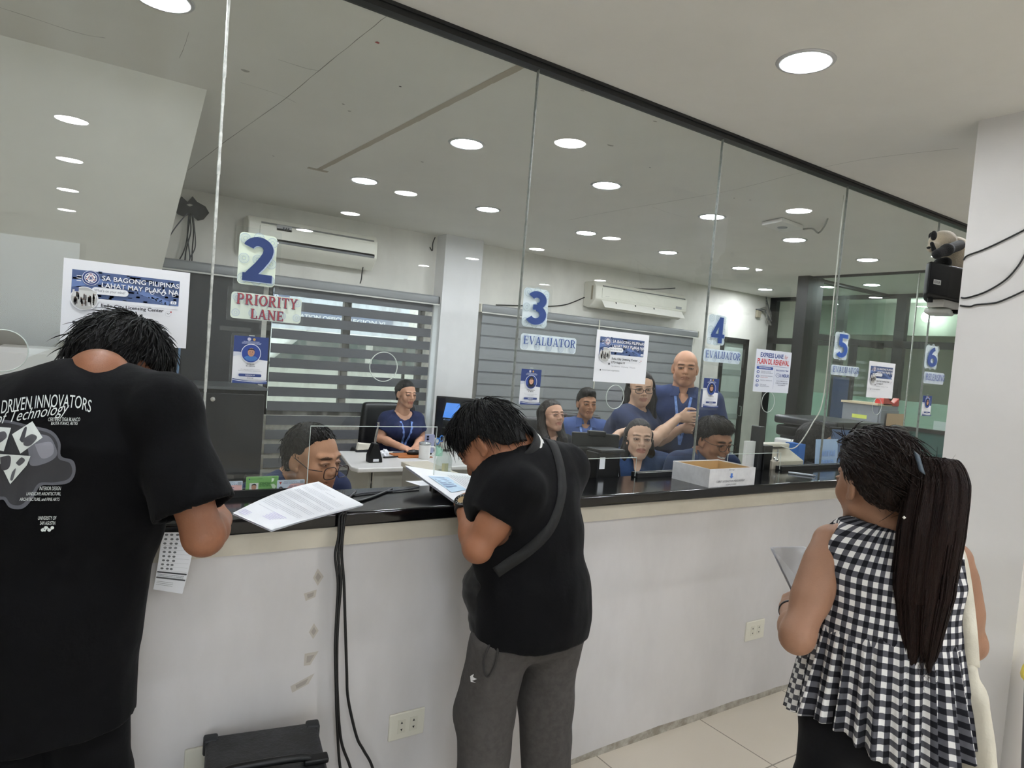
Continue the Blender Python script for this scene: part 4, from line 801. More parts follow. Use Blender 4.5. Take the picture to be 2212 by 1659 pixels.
def printer(label, x0, x1, y0, y1, z0, z1, body, tray=None):
    t = thing('printer', label, 'printer', ((x0+x1)/2, (y0+y1)/2, z0)); box('body', x0, x1, y0, y1, z0, z0+(z1-z0)*.7, body, t, bevel=.02); box('lid', x0+.01, x1-.01, y0+.01, y1, z0+(z1-z0)*.7, z1, body, t, bevel=.015)
    box('paper_slot', x0+.05, x1-.05, y0-.002, y0+.02, z0+(z1-z0)*.35, z0+(z1-z0)*.45, K('050506'), t)
    MB().prism([(x0+.06, y0, z0+.03), (x1-.06, y0, z0+.03), (x1-.06, y0-.10, z0+.02), (x0+.06, y0-.10, z0+.02)], (0, 0, .008)).build('tray', tray or body, t); box('control_panel', x1-.14, x1-.03, y0+.02, y0+.08, z1, z1+.004, M_darkgrey, t); return t
c = at(985, 960, 2, .757); printer('black printer on the desk by the man in the black polo', 2.67, 2.96, 2.57, 2.86, .755, .95, M_plasticblack)
# papers on the inner counter
def sheet(name, label, cat, c, rz, w_, h, m_, curl=.0, group=None, draw=None):
    t = thing(name, label, cat, tuple(c), rz, group); g = MB()
    def fn(u, v): return ((u-.5)*w_, (v-.5)*h, .001+curl*(abs(u-.5)*2)**2+curl*.6*v*v)
    g.grid(fn, 8, 8); o = g.build('page', m_, t, local=True, smooth=True)
    if draw: pr = Print(.0003); draw(pr); o2 = pr.build('print', lambda u, v, hh: (fn(u, v)[0], fn(u, v)[1], fn(u, v)[2]+.0006+hh), t, local=True)
    return t
def letter(seed):
    def f(pr):
        for k in range(16): pr.greek(.12, .88-.045*k, .88 if k % 5 else .5, .008, 'b9bbc4', seed+k)
    return f
tag(MB().box(1.92, 2.55, .55, .98, .76, .79).box(1.94, 2.53, .58, .60, 0, .76).box(1.94, 1.96, .60, .96, 0, .76).box(2.51, 2.53, .60, .96, 0, .76).build('side_table', M_white, None), 'plain white side table right of the cream divider', 'table')
for k, (x, y, rz, lab) in enumerate(((1.30, .20, .25, 'loose white sheet behind the spray bottle, lowest of the pile'), (1.40, .21, -.15, 'loose white sheet lying across the pile behind the spray bottle'), (1.52, .20, .4, 'loose white sheet at the right of the pile behind the spray bottle'))):
    sheet('paper_sheet', lab, 'paper', (x, y, SZ+.001+.008*k), rz, .21, .297, M_paper, .006, 'loose sheets behind the glass', letter(k*20))
q = Vector((1.34, .07, SZ)); tag(MB().obox(q+Vector((.02, .03, .040)), (.05, 0, 0), (0, .015, 0), (0, 0, .012)).build('stamp_pad', mat('navy_box', '2a3f66', .4), None, bevel=.003), 'small navy stamp pad on the papers beside the spray bottle', 'stamp pad')
# monitor arm group in front of the seated woman
c = at(1284, 971, 1, .20)
t = monitor('black monitor seen from the back beside the seated woman with round glasses', Vector((c.x, .20, c.z)), .22, .15, (.45, .9, 0), foot=CT-.3)
nb = Vector((.45, .9, 0)).normalized(); rb = Vector((-nb.y, nb.x, 0)); cb = Vector((c.x, .20, c.z))
MB().obox(cb-nb*.03+Vector((0, 0, -.03)), rb*.09, nb*.02, Vector((0, 0, .045))).build('back_shell', M_darkgrey, t, bevel=.01)
MB().obox(cb-nb*.012+Vector((0, 0, .075)), rb*.04, nb*.02, Vector((0, 0, .012))).build('webcam', M_plasticblack, t, bevel=.004)
pr = Print(); pr.text('U', 0, 0, .4, 1, 'c9cacc', .03); pr.text('O', .6, 0, 1, 1, 'c9cacc', .03); pr.build('sticker', lambda u, v, h: tuple(cb-nb*(.0125+h)+rb*(-.12+.12*(1-u))*-1*0+rb*(.09-.06*u)+Vector((0, 0, -.06+.03*v))), t)
c = at(1303, 1008, 1, .08)
t = thing('document_scanner', 'black desktop scanner behind the glass below the black monitor', 'scanner', tuple(c)); box('body', c.x-.06, c.x+.07, .05, .135, SZ, CT+.10, M_plasticblack, t, bevel=.006); box('top_tray', c.x-.05, c.x+.09, .045, .14, CT+.10, CT+.112, M_darkgrey, t, bevel=.003); box('label', c.x-.05, c.x-.02, .0485, .05, CT+.03, CT+.08, M_paper, t)
t = thing('cable_loop', 'black cable looping behind the opening by the seated woman', 'cable', (1.95, .07, CT)); MB().tube(smooth_path([(1.93, .06, SZ), (1.97, .06, CT+.06), (2.02, .06, CT+.075), (2.06, .06, CT+.05), (2.085, .06, SZ)]), .004, 8).build('loop', M_cable, t, smooth=True)
tag(MB().prism([(1.985, .075, SZ), (2.09, .075, SZ), (2.09, .075, CT+.012), (2.0, .075, CT+.055), (1.985, .075, CT+.05)], (0, .05, 0)).build('card_reader', mat('grey_white', 'b9bcc0', .4), None, bevel=.004), 'small pale wedge shaped card reader behind the glass', 'reader')
# devices right of the tray
c = at(1624, 985, 1, .10); t = thing('fingerprint_stand', 'tall black device with white back panel beside the drop box', 'device', (c.x, .1, CT))
box('panel', c.x-.075, c.x-.005, .08, .10, SZ, CT+.14, M_white, t); box('column', c.x+.0, c.x+.035, .06, .12, SZ, CT+.22, M_darkgrey, t, bevel=.004); box('block', c.x+.035, c.x+.105, .05, .13, SZ, CT+.12, M_plasticblack, t, bevel=.004)
t = thing('webcam', 'chrome webcam on a short stand on the counter right of drop box', 'webcam', tuple(at(1684, 1015, 2, CT))); c = at(1684, 1013, 1, .03)
MB().tube([(c.x, .05, SZ), (c.x, .05, CT+.10)], .004, 8).build('stem', M_chrome, t); MB().lathe([(.02, 0), (.018, .006), (0, .007)], (c.x, .05, SZ), 16).build('foot', M_plasticblack, t)
MB().lathe([(.0, 0), (.014, .003), (.016, .02), (.01, .03), (0, .03)], (c.x-.03, .05, CT+.045), 14, (1, 0, 0)).build('head', M_chrome, t, smooth=True)
def dm(label, x0, x1, y0, y1, z0, z1):
    t = thing('receipt_printer', label, 'printer', ((x0+x1)/2, y0, z0)); b_ = mat('beige_plastic', 'b5ae9e', .5); MB().prism([(x0, y0, z0), (x0, y0, z0+(z1-z0)*.6), (x0, y0+.12, z1), (x0, y1, z1), (x0, y1, z0)], (x1-x0, 0, 0)).build('body', b_, t, bevel=.01)
    box('paper_slot', x0+.03, x1-.03, y0+.1, y0+.13, z1-.01, z1+.003, M_darkgrey, t); box('cover', x0+.02, x1-.02, y0+.14, y1-.02, z1, z1+.02, mat('beige_light', 'cfc9bb', .5), t, bevel=.006)
dm('beige dot matrix printer behind the glass beside the black device', 3.14, 3.42, .035, .135, SZ, CT+.10)
zb = .80
t = thing('copier_table', 'white table under the big photocopier', 'table', (4.3, 1.0, 0)); kx = at(1668, 930, 1, 1.36).x-3.83; box('tabletop', kx+3.66, kx+4.75, .72, 1.45, zb-.03, zb, M_white, t)
for x in (kx+3.7, kx+4.66):
    for y in (.76, 1.38): box('leg', x, x+.05, y, y+.05, 0, zb-.03, M_frame, t)
t = thing('photocopier', 'white photocopier with a black scanner top at the right', 'copier', (4.1, 1.05, zb))
box('body', kx+3.80, kx+4.46, .82, 1.32, zb, zb+.22, M_white, t, bevel=.02); box('front_tray', kx+3.70, kx+4.30, .73, .82, zb+.02, zb+.09, M_white, t, bevel=.012); box('scanner_bed', kx+3.84, kx+4.48, .80, 1.34, zb+.24, zb+.33, M_plasticblack, t, bevel=.02); box('scanner_lid', kx+3.83, kx+4.50, .80, 1.36, zb+.34, zb+.41, mat('copier_lid', '26282b', .3), t, bevel=.02)
box('control_panel', kx+4.12, kx+4.24, .79, .80, zb+.25, zb+.31, mat('panel_pale', 'b9c2cc', .4), t); box('inner_gap', kx+3.86, kx+4.34, .83, 1.30, zb+.22, zb+.24, M_darkgrey, t)
# filing cabinets with things on top
def filing(label, x0, x1, y0, y1, h, m_):
    t = thing('filing_cabinet', label, 'cabinet', ((x0+x1)/2, y0, 0)); box('body', x0, x1, y0+.02, y1, 0, h, m_, t, bevel=.004)
    for k in range(4): z = .03+k*(h-.06)/4; box('drawer', x0+.015, x1-.015, y0, y0+.02, z+.008, z+(h-.06)/4-.008, m_, t, bevel=.003)
    for k in range(4): z = .03+(k+.6)*(h-.06)/4; dh = box('drawer_handle', (x0+x1)/2-.06, (x0+x1)/2+.06, y0-.018, y0, z, z+.02, M_chrome, t)
    return t
zt2 = 1.335; fc = at(1903, 877, 2, zt2); fx = fc.x; fy = fc.y
f_ = filing('grey filing cabinet with a peach sheet and yellow label at right', fx, 6.60, fy, fy+.36, zt2, mat('steel_bluegrey', '8b9096', .4))
tag(box('sticky_note', fx-.001, fx-.0004, fy+.12, fy+.26, 1.20, 1.235, mat('yellow_note', 'd8e06a', .7), None), 'small yellow sticky label on the side of the grey filing cabinet', 'note')
a_ = at(1822, 866, 1, 1.0); b_ = at(1836, 900, 1, 1.0)
pa, pb = at(1838, 866, 0, 6.60), at(1821, 900, 0, 6.60)
tag(box('yellow_sheet', 6.618, 6.6195, min(pa.y, pb.y), max(pa.y, pb.y), min(pa.z, pb.z), max(pa.z, pb.z), mat('yellow_paper', 'd5df6e', .7), None), 'yellow paper stuck on the booth wall left of the filing cabinet', 'note')
tag(box('peach_sheet', fx+.08, fx+.42, fy-.0215, fy-.0205, .88, 1.27, mat('peach_paper', 'c6a98a', .7), None), 'peach coloured sheet stuck on the front of the grey filing cabinet', 'paper')
tag(box('cardboard_sheet', fx-.02, fx+.24, fy+.02, fy+.37, zt2+.001, zt2+.02, mat('cardboard', 'cfc0a2', .8), None), 'flat cardboard lying on top of the grey filing cabinet', 'cardboard')
q = Vector((fx+.22, fy+.02, zt2)); t = thing('tape_dispenser', 'red tape dispenser with a white roll on top of the filing cabinet', 'tape dispenser', tuple(q))
MB().prism([(q.x-.15, q.y, q.z), (q.x+.15, q.y, q.z), (q.x+.145, q.y, q.z+.08), (q.x+.06, q.y, q.z+.03), (q.x-.01, q.y, q.z+.05), (q.x-.13, q.y, q.z+.11)], (0, .08, 0)).build('base', mat('red_plastic', 'c0392f', .4), t, bevel=.008)
MB().lathe([(.055, -.025), (.055, .025), (.03, .025), (.03, -.025), (.055, -.025)], (q.x+.0, q.y+.04, q.z+.10), 24, (0, 1, 0)).build('roll', M_white, t)
# white divider, monitor and rating stand at the right
def wd(a, b): return
t = thing('desk_divider', 'white desk divider in front of the filing cabinet', 'divider', (5.4, .9, 0)); box('panel', kx+4.82, 6.4, .80, .83, 0, 1.06, M_white, t); box('top_rail', kx+4.82, 6.4, .79, .84, 1.06, 1.075, mat('grey_top', '54575a', .4), t)
cm = at(1850, 975, 1, .55); t = monitor('monitor with a grey blue screen behind the woman in gingham', Vector((cm.x+.12, .6, cm.z)), .5, .32, (-.45, -.9, 0), mat('pale_screen', '4f6484', .3, emit=.15), foot=.757)
t = thing('side_desk', 'white desk with drawers at the right end behind the glass', 'desk', (4.6, .55, 0)); box('desktop', 4.3, 5.9, .42, .72, .72, .755, M_white, t, bevel=.006); box('front_panel', 4.34, 5.86, .66, .68, .1, .72, gp, t); box('side_panel', 4.32, 4.34, .44, .68, 0, .72, gp, t); box('side_panel', 5.84, 5.86, .44, .68, 0, .72, gp, t)
a_ = at(1758, 1006, 1, .10); b_ = at(1806, 1000, 1, .10); c_ = at(1820, 950, 1, .12); d_ = at(1773, 955, 1, .12)
t = thing('rating_stand', 'pale blue rating sign in a clear stand seen from behind', 'sign', (a_.x, .1, CT))
zl = SZ+.004; MB().prism([(a_.x, .09, zl), (b_.x, .09, zl), (b_.x+.03, .12, zl+.195), (a_.x+.03, .12, zl+.195)], (0, .003, 0)).build('sheet', mat('pale_blue_sheet', 'a9c1e6', .5), t)
MB().prism([(a_.x-.004, .086, zl-.003), (b_.x+.004, .086, zl-.003), (b_.x+.034, .116, zl+.2), (a_.x+.026, .116, zl+.2)], (0, .002, 0)).build('holder', M_acrylic, t)
pr = Print(); pr.text('RATING', .85, .5, .15, .68, '86a6dc', .03); pr.text('CARD', .8, .2, .2, .4, '86a6dc', .03); pr.build('print', lambda u, v, h: (a_.x+(b_.x-a_.x)*u+.03*v, -.0008+.0855+.03*v-h, zl+.195*v), t)
box('base', a_.x, b_.x, .08, .135, SZ, SZ+.004, M_acrylic, t)
tag(box('blue_box', b_.x+.16, b_.x+.23, .45, .55, .757, 1.10, mat('blue_plastic', '2f6fc0', .35), None), 'blue box file standing behind the rating sign', 'box')
# papers on the frosted glass at far right
p = at(2035, 935, 0, 8.2)
tag(box('paper_sheet', 8.273, 8.279, p.y-.05, p.y+.13, p.z-.1, p.z+.12, M_paper, None), 'white sheet taped on the frosted green panel at far right', 'paper')
t = thing('green_board', 'dark green board behind the woman in gingham at far right', 'board', (6.2, .5, 0)); box('panel', 6.02, 6.07, .16, .76, 0, 1.16, mat('dark_green', '20504a', .5), t); box('frame', 6.0, 6.09, .15, .77, 1.16, 1.19, M_frame, t)
# wireless router on the ceiling
rc = [at(x, y, 2, CEILZ-.03) for x, y in ((1645, 487), (1690, 478), (1735, 495), (1690, 503))]
t = thing('ceiling_router', 'flat white wireless box fixed to the ceiling behind the glass', 'router', tuple(sum(rc, Vector())/4))
MB().prism([p+Vector((0, 0, 0)) for p in rc], (0, 0, .028)).build('housing', M_white, t, bevel=.006); cc = sum(rc, Vector())/4; MB().lathe([(.035, -.001), (.03, -.006), (0, -.006)], cc, 20).build('badge', mat('grey_badge', '9aa0a8', .3), t)
MB().tube(smooth_path([rc[2], at(1755, 494, 2, CEILZ-.02), at(1768, 503, 2, CEILZ-.02), at(1780, 490, 2, CEILZ-.01), at(1788, 472, 2, CEILZ)]), .006, 8).build('lead', mat('grey_lead', '8e8e8a', .5), t)
# loose wires near the door head
t = thing('wire_bundle', 'grey tangle of wires on the wall near the black framed glazing', 'wires', (8.1, 3.78, 2.2))
MB().obox(at(1638, 678, 1, 3.77), (.04, 0, 0), (0, .015, 0), (0, 0, .05)).build('adapter', mat('tan_plastic', '9a927f', .6), t)
for k in range(7): rn = random.Random(k); MB().tube(smooth_path([at(1636+rn.uniform(-4, 4), 668, 1, 3.76), at(1650+rn.uniform(-5, 8), 672+rn.uniform(-8, 8), 1, 3.75), at(1658+rn.uniform(-4, 8), 690+rn.uniform(-10, 8), 1, 3.75), at(1668+rn.uniform(-3, 3), 700+rn.uniform(-15, 5), 1, 3.76), at(1655, 640+k*3, 1, 3.78)]), .007, 6).build('wire', mat('grey_wire', '4a4c50', .6) if k % 2 else mat('pale_wire', '8a8780', .6), t)
# white cable hanging by the right seam
tag(MB().tube(smooth_path([(3.528, .022, 2.55), (3.528, .022, 2.0), (3.528, .022, 1.45), (3.47, .04, 1.28), (3.37, .06, 1.15), (3.28, .09, CT+.11)]), .0032, 8).build('white_cable', mat('white_cable', 'c9c7bf', .5), None, smooth=True), 'white cable hanging behind the glass near the numeral 5', 'cable')
# ================================================================ things on the counter top
q0 = Vector((2.275, -.265, CT)); bw_, bd_, bh_ = .305, .205, .078
t = thing('drop_box', 'shallow white cardboard box on counter marked with a blue arrow', 'box', tuple(q0))
M_card = mat('scuffed_white_card', 'd9dadd', .7, noise_=.14, scale=22); M_tan = mat('box_inside', 'b89a6c', .8)
x0, x1, y0, y1, z0, z1 = q0.x, q0.x+bw_, q0.y, q0.y+bd_, CT, CT+bh_
m_ = MB(); th = .005
m_.box(x0, x1, y0, y0+th, z0, z1).box(x0, x1, y1-th, y1, z0, z1).box(x0, x0+th, y0+th, y1-th, z0, z1).box(x1-th, x1, y0+th, y1-th, z0, z1).box(x0+th, x1-th, y0+th, y1-th, z0, z0+.004); m_.build('carton', M_card, t)
m_ = MB().box(x0+th, x1-th, y0+th, y0+th+.001, z0+.004, z1-.004).box(x0+th, x1-th, y1-th-.001, y1-th, z0+.004, z1-.004).box(x0+th, x0+th+.001, y0+th, y1-th, z0+.004, z1-.004).box(x1-th-.001, x1-th, y0+th, y1-th, z0+.004, z1-.004).box(x0+th, x1-th, y0+th, y1-th, z0+.004, z0+.005); m_.build('lining', M_tan, t)
pr = Print(); pr.text('Drop', .41, .86, .52, .98, '55585f'); pr.poly([(.445, .73), (.488, .73), (.488, .56), (.51, .56), (.467, .44), (.424, .56), (.445, .56)], '3f6fc4'); pr.text('CLIENT SATISFACTION MEASUREMENT', .15, .24, .77, .36, '55585f'); pr.text('(CSM) FORM', .36, .04, .58, .15, '55585f')
pr.build('print', rect_map(x0, x1, z0, z1, y0-.0004), t)
# pen on the counter
a_, b_ = at(1703, 1020, 2, CT+.006), at(1757, 1027, 2, CT+.006)
t = thing('ballpoint_pen', 'clear ballpoint pen lying on the black counter at right', 'pen', tuple(a_)); MB().tube([a_, b_], .005, 10).build('barrel', mat('clear_pen', 'b9c0c8', .15), t, smooth=True); dd = (b_-a_).normalized(); MB().tube([b_, b_+dd*.012], [.005, .0015], 8).build('tip', M_chrome, t); MB().tube([a_+dd*.03, a_+dd*.13], .002, 6).build('refill', K('2a3a6a'), t)
# stapled letter lying over the counter edge
cnr = {k: at(x, y, 2, CT+.006) for k, (x, y) in dict(nw=(500, 1108), n=(690, 1046), e=(783, 1092), s=(585, 1148)).items()}
t = thing('letter', 'stapled white letter lying on counter edge between two men', 'letter', tuple(cnr['s']))
A_, B_, C_, D_ = at(502, 1113, 2, CT+.012), at(586, 1148, 2, CT+.005), at(785, 1094, 2, CT+.010), at(688, 1044, 2, CT+.035)
def lf(dz): 
    def fn(u, v):                                 # u along the text lines, v up the page
        p = (A_*(1-u)+B_*u)*(1-v)+(D_*(1-u)+C_*u)*v; p = p.copy(); p.z += dz+.012*math.sin(PI*v)*(1-u)-.012*max(0, .25-v)*u; p.z = max(p.z, CT+.0015 if p.y > -.26 else CT-.03); return p
    return fn
for k in range(2): MB().grid(lf(.002+.004*k), 12, 12).build('page', M_paper, t, smooth=True)
pr = Print(.0003); rnd = random.Random(5)
for k in range(4): pr.greek(.06, .93-.02*k, .4-.03*k, .005, 'b6b8c2', k)
pr.greek(.4, .86, .62, .006, 'b6b8c2', 4)
for k in range(4): pr.greek(.18 if k == 0 else .08, .80-.022*k, .9, .005, 'c3c5cd', 10+k)
for k in range(3): pr.greek(.08, .68-.022*k, .92, .006, 'b0b2bc', 20+k)
for k in range(4): pr.greek(.08, .58-.022*k, .92 if k < 3 else .5, .005, 'c3c5cd', 30+k)
for k in range(4): pr.greek(.08, .46-.022*k, .92 if k < 3 else .6, .005, 'bcbec8', 40+k)
for k in range(4): pr.greek(.08, .34-.022*k, .9 if k < 3 else .45, .005, 'c3c5cd', 50+k)
pr.greek(.1, .22, .5, .005, 'c3c5cd', 60)
for k in range(7): pr.greek(.48+.02*(k % 2), .22-.018*k, .8-.02*k, .006, 'c3bce2', 70+k)
for k in range(4): pr.greek(.06, .09-.018*k, .26, .006, 'c3bce2', 80+k)
fn_ = lf(.006); pr.build('print', lambda u, v, h: tuple(fn_(u, v)+Vector((0, 0, .0008+h))), t)
# cables across the counter and down the wall
t = thing('speaker_cables', 'three black cables running over the counter edge to the floor', 'cables', (.7, -.28, 1.0))
ze = CT-.004
for k, (pa, dn) in enumerate((([(.78, -.03, CT+.004), (.75, -.10, CT+.004), (.69, -.22, CT+.004)], [(733, 1115), (731, 1160), (724, 1200), (730, 1260), (727, 1330), (724, 1400), (726, 1500), (728, 1560), (735, 1659)]),
      ([(.82, -.03, CT+.004), (.77, -.11, CT+.004), (.695, -.22, CT+.004)], [(739, 1116), (737, 1160), (731, 1200), (736, 1260), (731, 1330), (728, 1400), (729, 1500), (737, 1600), (757, 1659)]),
      ([(.95, -.025, CT+.004), (.83, -.13, CT+.004), (.70, -.22, CT+.004)], [(745, 1116), (738, 1190), (743, 1260), (746, 1360), (749, 1450), (752, 1510), (770, 1590), (785, 1620), (805, 1659)]))):
    P = [Vector(p) for p in pa]+[Vector((pa[-1][0]-.005, -.284, CT+.004))]+[at(x, y, 1, -.285) for x, y in dn]; last = P[-1]; P += [last+Vector((.03, -.02, -.12)), Vector((last.x+.1, last.y-.06, .006))]
    MB().tube(smooth_path(P, 6), .0042, 8).build('cable', M_cable, t, smooth=True)
tag(MB().tube(smooth_path([(1.05, -.028, CT+.006), (.95, -.05, CT+.004), (.85, -.06, CT+.004), (.72, -.10, CT+.004), (.60, -.12, CT+.004)]), .003, 6).build('grey_cable', mat('grey_wire', '4a4c50', .6), None), 'thin grey cable lying along the counter under the letter', 'cable')
# outlets on the counter front
def outlet(label, tl, br):
    x0, x1, z0, z1 = pxrect(tl, br, -.24); t = thing('wall_outlet', label, 'outlet', ((x0+x1)/2, -.235, z0), 0, 'wall outlets on the counter front')
    box('plate', x0, x1, -.243, -.2345, z0, z1, M_ivory, t, bevel=.003)
    for k in range(2):
        cx = x0+(x1-x0)*(.34+.34*k); cz = (z0+z1)/2; box('socket', cx-.013, cx+.013, -.2445, -.243, cz-.022, cz+.022, mat('socket_ivory', 'd1cebf', .4), t, bevel=.001)
        for s_ in (-1, 1): MB().prism([(cx-.004, -.2447, cz+s_*.008), (cx+.004, -.2447, cz+s_*.008), (cx, -.2447, cz+s_*.016)], (0, .0015, 0)).build('slot', K('161616'), t)
outlet('ivory double wall outlet on the counter front beside the man in grey trousers', (842, 1546), (914, 1582)); outlet('ivory double wall outlet on the counter front near the woman in gingham', (1613, 1345), (1648, 1376))
x0 = at(400, 1610, 1, -.24).x
t = thing('wall_outlet', 'ivory wall outlet with a black plug behind the black case', 'outlet', (x0+.06, -.235, .33), 0, 'wall outlets on the counter front'); box('plate', x0, x0+.115, -.243, -.2345, .33, .425, M_ivory, t, bevel=.003); MB().lathe([(.016, 0), (.016, .03), (.006, .045)], (x0+.08, -.243, .375), 12, (0, -1, 0)).build('plug', M_plasticblack, t)
# road case standing on the floor against the counter
zc = .47
def cp(x, y): return at(x, y, 2, zc)
a_, b_ = cp(445, 1584), cp(683, 1551); e = (b_-a_); e.z = 0; L_ = e.length; e.normalize(); nrm = Vector((e.y, -e.x, 0)); a_ = a_+nrm*max(0, a_.y+.27)
t = thing('road_case', 'scuffed black case with a carrying handle on the floor below counter', 'case', (a_.x+.15, a_.y-.2, 0))
M_case = mat('scuffed_black_vinyl', '1d1e1f', .55, noise_=.35, scale=16, col2='35363a', bump=.2, bscale=120)
D = .34; ctr = a_+e*L_/2+nrm*D/2
MB().obox((ctr.x, ctr.y, zc/2-.02), e*L_/2, nrm*D/2, (0, 0, zc/2-.02)).build('body', M_case, t, bevel=.012); MB().obox((ctr.x, ctr.y, zc-.02), e*L_/2, nrm*D/2, (0, 0, .018)).build('lid', M_case, t, bevel=.01)
hc = ctr+Vector((0, 0, 0)); hc.z = zc; f_ = nrm*.02
MB().tube(smooth_path([hc-e*.10+f_+Vector((0, 0, .008)), hc-e*.07+f_+Vector((0, 0, .016)), hc+e*.07+f_+Vector((0, 0, .016)), hc+e*.10+f_+Vector((0, 0, .008))]), .010, 8).build('handle', M_plasticblack, t, smooth=True)
for s_ in (-1, 1): MB().obox(hc+e*.115*s_+f_+Vector((0, 0, .006)), e*.03, nrm*.016, (0, 0, .007)).build('handle_mount', M_plasticblack, t, bevel=.004)
for s_ in (-1, 1):
    for q_ in (-1, 1): MB().obox(ctr+e*(L_/2-.012)*s_+nrm*(D/2-.012)*q_+Vector((0, 0, -ctr.z+zc-.02)), e*.018, nrm*.018, (0, 0, .0215)).build('corner_guard', M_darkgrey, t, bevel=.006)
# ================================================================ speaker, plush panda and cables at the column
sx0, sy = 3.175, -.62
t = thing('wall_speaker', 'small black wall speaker behind the white column', 'speaker', (3.36, -.6, 1.92)); zs0, zs1 = 1.935, 2.082
S0, S1 = at(2004, 615, 1, -.66), at(2092, 615, 1, -.70)
MB().prism([(S0.x, -.66, zs0), (at(1997, 615, 1, -.63).x, -.63, zs0), (at(1996, 615, 1, -.58).x, -.58, zs0), (at(1998, 615, 1, -.54).x, -.54, zs0), (3.72, -.42, zs0), (3.72, -.60, zs0), (S1.x, -.70, zs0)], (0, 0, zs1-zs0)).build('cabinet', mat('speaker_black', '08080a', .5, spec=.2), t, bevel=.012)
def spk(u, v, h): return (S0.x+(S1.x-S0.x)*u, -.66-.04*u-.0015-h, zs0+(zs1-zs0)*v)
pr = Print(); pr.rect(.12, .34, .30, .48, 'd6d6d4'); pr.text('KEVLER', .135, .37, .285, .45, '3a3a3c', .01); pr.rect(.5, .02, .507, .98, '08080a'); pr.build('badge', spk, t)
box('bracket', at(2018, 650, 1, -.62).x, 3.60, -.66, -.59, zs0-.035, zs0-.003, mat('bracket_white', 'cfcdc6', .6), t); box('bracket_arm', 3.40, 3.46, -.83, -.52, zs0-.05, zs0-.035, M_frame, t); MB().lathe([(.012, 0), (.012, -.02)], (3.22, -.62, zs0), 10).build('foot', M_plasticblack, t)
for k in range(5): rn = random.Random(k+30); MB().tube(smooth_path([(3.32+rn.uniform(-.05, .05), -.73, zs0+.03), (3.36, -.76, zs0-.01+rn.uniform(-.02, .01)), (3.47+rn.uniform(-.02, .03), -.77, zs0-.05), (3.40+rn.uniform(-.06, .06), -.74, zs0-.07-.02*k)]), .0035, 6).build('lead', M_cable, t)
tag(MB().obox((3.36, -.60, zs0-.05), (.07, .02, 0), (-.01, .05, 0), (0, 0, .012)).build('plastic_bag', mat('crumpled_bag', 'c9ccc6', .4), None, bevel=.008), 'crumpled white plastic tucked under the black wall speaker', 'bag')
def cabl(label, pts, ym=0):
    P = [at(x, y, 0, 3.024) for x, y in pts]; tag(MB().tube(smooth_path(P), .0035, 8).build('column_cable', M_cable, None, smooth=True), label, 'cable')
cabl('uppermost of three black cables crossing the white column', [(2081, 562), (2090, 552), (2120, 541), (2160, 523), (2212, 497), (2262, 470)]); cabl('middle black cable of three curving over the white column', [(2076, 643), (2090, 643), (2130, 630), (2170, 606), (2195, 580), (2212, 553), (2245, 490)]); cabl('lowest of three black cables crossing the white column', [(2074, 660), (2095, 662), (2110, 658), (2150, 654), (2180, 643), (2212, 628), (2265, 600)])
# ================================================================ bin and bottle at the lower right edge
t = thing('waste_bin', 'dark grey bin with a yellow rim at the lower right edge', 'bin', (3.75, -1.45, 0)); bx = Vector((3.16, -1.30, 0))
bx = at(2318, 1600, 2, .35); bx.z = 0
MB().lathe([(.12, 0), (.15, .50), (.155, .52)], bx, 24).build('bucket', mat('bin_grey', '3c4046', .5), t, smooth=True); MB().lathe([(.155, .52), (.165, .53), (.16, .56), (.12, .58), (0, .585)], bx, 24).build('lid', mat('yellow_plastic', 'd8c23a', .4), t, smooth=True)
